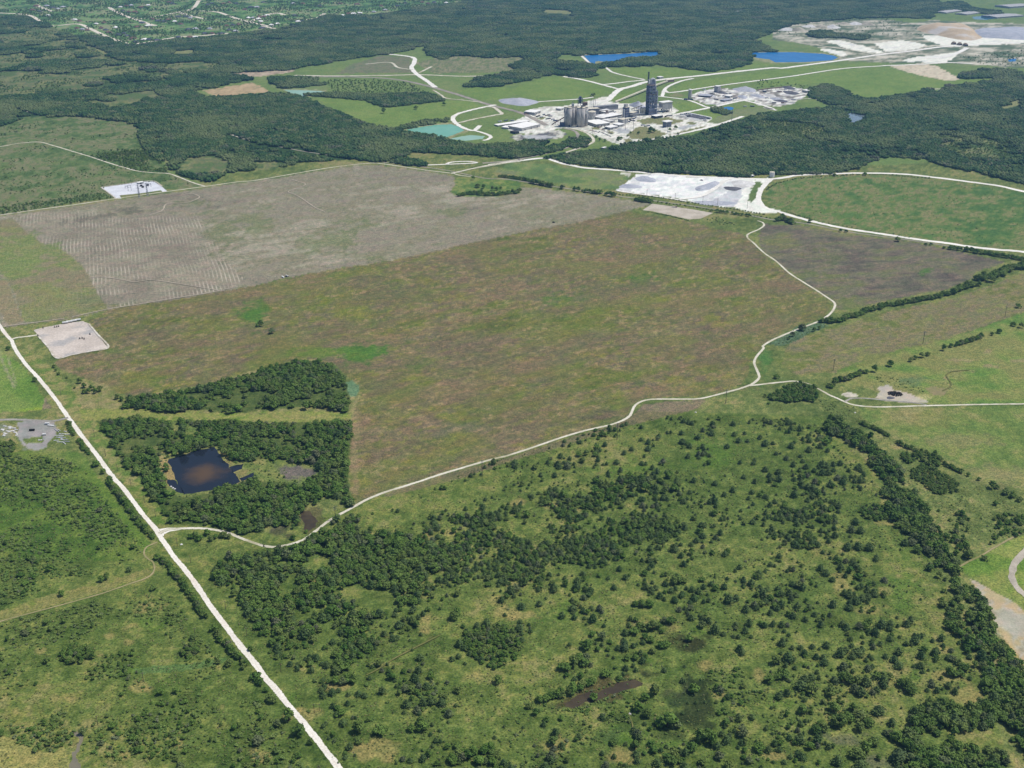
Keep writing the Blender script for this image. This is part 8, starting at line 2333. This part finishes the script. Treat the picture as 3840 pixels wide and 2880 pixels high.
# far forest: closed canopy patches
FOR_HOLES = [q('A1', 1275, 1150, 1370, 1090, 1345, 1150, 1300, 1180, 1375, 1290, 1450, 1420, 1390, 1410, 1325, 1290), q('A1', 1000, 505, 1250, 595, 1420, 660, 1300, 665, 1180, 590, 990, 520),
             q('A4', 735, 935, 800, 930, 915, 950, 900, 1000, 780, 1030, 745, 985)]
TRK = [q('A1', 1860, 1092, 2010, 1138, 2160, 1186, 'A2', 200, 1208, 400, 1245, 700, 1290, 900, 1318, 900, 1336, 700, 1322, 400, 1282, 200, 1242, 'A1', 2140, 1228, 1990, 1185, 1860, 1130), q('A1', 120, 872, 260, 930, 420, 958, 420, 985, 240, 962, 110, 905), q('A1', 640, 300, 800, 385, 980, 480, 960, 505, 760, 410, 620, 330)]


def canopy(polys, spacing, tag_, seed, hmid, ylo, yhi):
    allp = np.vstack(polys)
    g0 = ground(np.c_[np.clip(allp[:, 0], -400, 4240), np.clip(allp[:, 1], -90, 3000)])
    x0, y0 = g0.min(0)
    x1, y1 = g0.max(0)
    rs = np.random.default_rng(seed)
    Xc, Yc = np.meshgrid(np.arange(x0, x1, spacing), np.arange(y0, y1, spacing * .87))
    Xc = Xc + (np.arange(Xc.shape[0]) % 2)[:, None] * spacing * .5
    Xc = (Xc + rs.uniform(-.3, .3, Xc.shape) * spacing).ravel()
    Yc = (Yc + rs.uniform(-.3, .3, Yc.shape) * spacing).ravel()
    a, b = proj(Xc, Yc, hmid)
    m = np.zeros(len(Xc), bool)
    for p_ in polys:
        m |= inpoly(a, b, p_)
    for p_ in FOR_HOLES + TRK:
        m &= ~inpoly(a, b, p_)
    rag = (fbm(Xc, Yc, 40, 93, 2) - .5) * 14
    for p_ in GLADES:
        for dy_ in (0, 5, 10):
            m &= ~inpoly(a + rag * 2, b - dy_ + rag * .4, p_)
    nz = fbm(Xc, Yc, 110, 88, 3)
    mixd = np.zeros(len(Xc), bool)
    for p_ in MIXH:
        mixd |= inpoly(a, b, p_)
    nm_ = .6 * fbm(Xc, Yc, 200, 94, 3) + .4 * fbm(Xc, Yc, 60, 96, 2)
    m &= ~(mixd & (nm_ < .56))
    nb = fbm(Xc, Yc, 260, 95, 3)
    m &= ~((nb < .22) & (rs.uniform(0, 1, len(nb)) < .55))
    m &= nz > .05
    m &= (a > -380) & (a < 4220) & (b > ylo) & (b <= yhi)
    return Xc[m], Yc[m], nz[m]


EXTRA = [q('A2', 380, 782, 650, 768, 1000, 778, 1450, 768, 1595, 832, 1300, 862, 1100, 884, 900, 824, 660, 802), q('A2', 160, 640, 600, 648, 625, 692, 250, 724, 160, 692), q('A4', 430, 735, 560, 688, 700, 738, 850, 808, 945, 830, 900, 872, 600, 862, 440, 795),
         q('A2', 1175, 1055, 1400, 1005, 1600, 968, 1625, 1000, 1400, 1035, 1200, 1072), q('A3', -40, 1190, 200, 1180, 300, 1220, 480, 1180, 560, 1130, 540, 1190, 430, 1240, 200, 1290, -40, 1310), q('A3', 545, 1200, 640, 1130, 690, 1150, 640, 1210, 560, 1235),
         q('A4', 940, 822, 1150, 790, 1430, 738, 1440, 760, 1150, 820, 950, 850), q('A4', 1560, 728, 1720, 700, 1720, 715, 1580, 740), q('A2', 1160, 1335, 1280, 1312, 1430, 1350, 1420, 1368, 1250, 1360), q('A3', 60, 1215, 160, 1160, 330, 1170, 300, 1230, 100, 1260),
         q('A4', 1500, 20, 1700, 10, 1760, 60, 1980, 90, 2000, 120, 1700, 90, 1520, 80), q('A4', 440, 275, 560, 255, 680, 280, 900, 300, 880, 330, 700, 310, 500, 305), q('A3', 1690, 905, 1760, 890, 1850, 930, 1800, 945),
         q('A4', 1650, 610, 1760, 600, 1900, 570, 1960, 640, 1700, 640)]
SPLIT = 330
a1, b1, z1 = canopy([FOR_TOP, FOR_RIGHT] + EXTRA, 17, '', 1, 4.0, SPLIT, 900)
a2, b2, z2 = canopy([FOR_TOP, FOR_RIGHT] + EXTRA, 40, '', 2, 4.0, -70, SPLIT)
rs = np.random.default_rng(5)
print('canopy', len(a1), len(a2))
for nm, lab, ms, a, b, z_, s0 in (('nearer_forest', 'dark green forest spread round the works and fields', TILE_S, a1, b1, z1, 1.0), ('far_forest', 'blue green forest stretching to the far suburb and quarry', TILE_L, a2, b2, z2, 1.05)):
    n = len(a)
    s_ = s0 * (0.85 + 0.35 * z_) * rs.uniform(.9, 1.12, n)
    scatter(nm, lab, 'forest', ms, np.c_[a, b], rs.uniform(0, 6.28, n), np.c_[s_, s_, s_ * rs.uniform(.85, 1.2, n)], rs.integers(0, 60, n))

# ------------------------------------------------------------------ haze: the summer air between the aircraft and the plain
hz = bpy.data.materials.new('haze_air')
hz.use_nodes = True
hn = hz.node_tree
for n_ in list(hn.nodes):
    if n_.type == 'BSDF_PRINCIPLED':
        hn.nodes.remove(n_)
pv = hn.nodes.new('ShaderNodeVolumePrincipled')
pv.inputs['Color'].default_value = (0.26, 0.56, 1.0, 1)
pv.inputs['Density'].default_value = 3.5e-5
pv.inputs['Anisotropy'].default_value = 0.2
hn.links.new(pv.outputs[0], hn.nodes['Material Output'].inputs['Volume'])
b_ = MB().box(-70000, 70000, -25000, 85000, -4.0, H + 12.0)
o = b_.obj('haze', hz, label='thin blue summer haze over the whole plain', cat='haze', kind='stuff')

# ------------------------------------------------------------------ look-alikes: say which one, counted from the left
NTH = ('leftmost', 'second from left', 'third from left', 'fourth from left', 'fifth from left', 'sixth from left', 'seventh from left', 'eighth from left', 'ninth from left', 'tenth from left', 'eleventh from left', 'twelfth from left',
       'thirteenth from left', 'fourteenth from left', 'fifteenth from left', 'sixteenth from left', 'seventeenth from left', 'eighteenth from left', 'nineteenth from left', 'twentieth from left', 'twenty-first from left', 'twenty-second from left')
same = defaultdict(list)
for o in col.objects:
    if o.parent is None and 'label' in o and o.get('kind') is None:
        same[o['label']].append(o)
for lab, os_ in same.items():
    if 1 < len(os_) <= len(NTH):
        os_.sort(key=lambda o: proj(o.location.x, o.location.y)[0])
        for k_, o in enumerate(os_):
            new = '%s, %s' % (lab, NTH[k_])
            if len(new.split()) <= 16:
                o['label'] = new
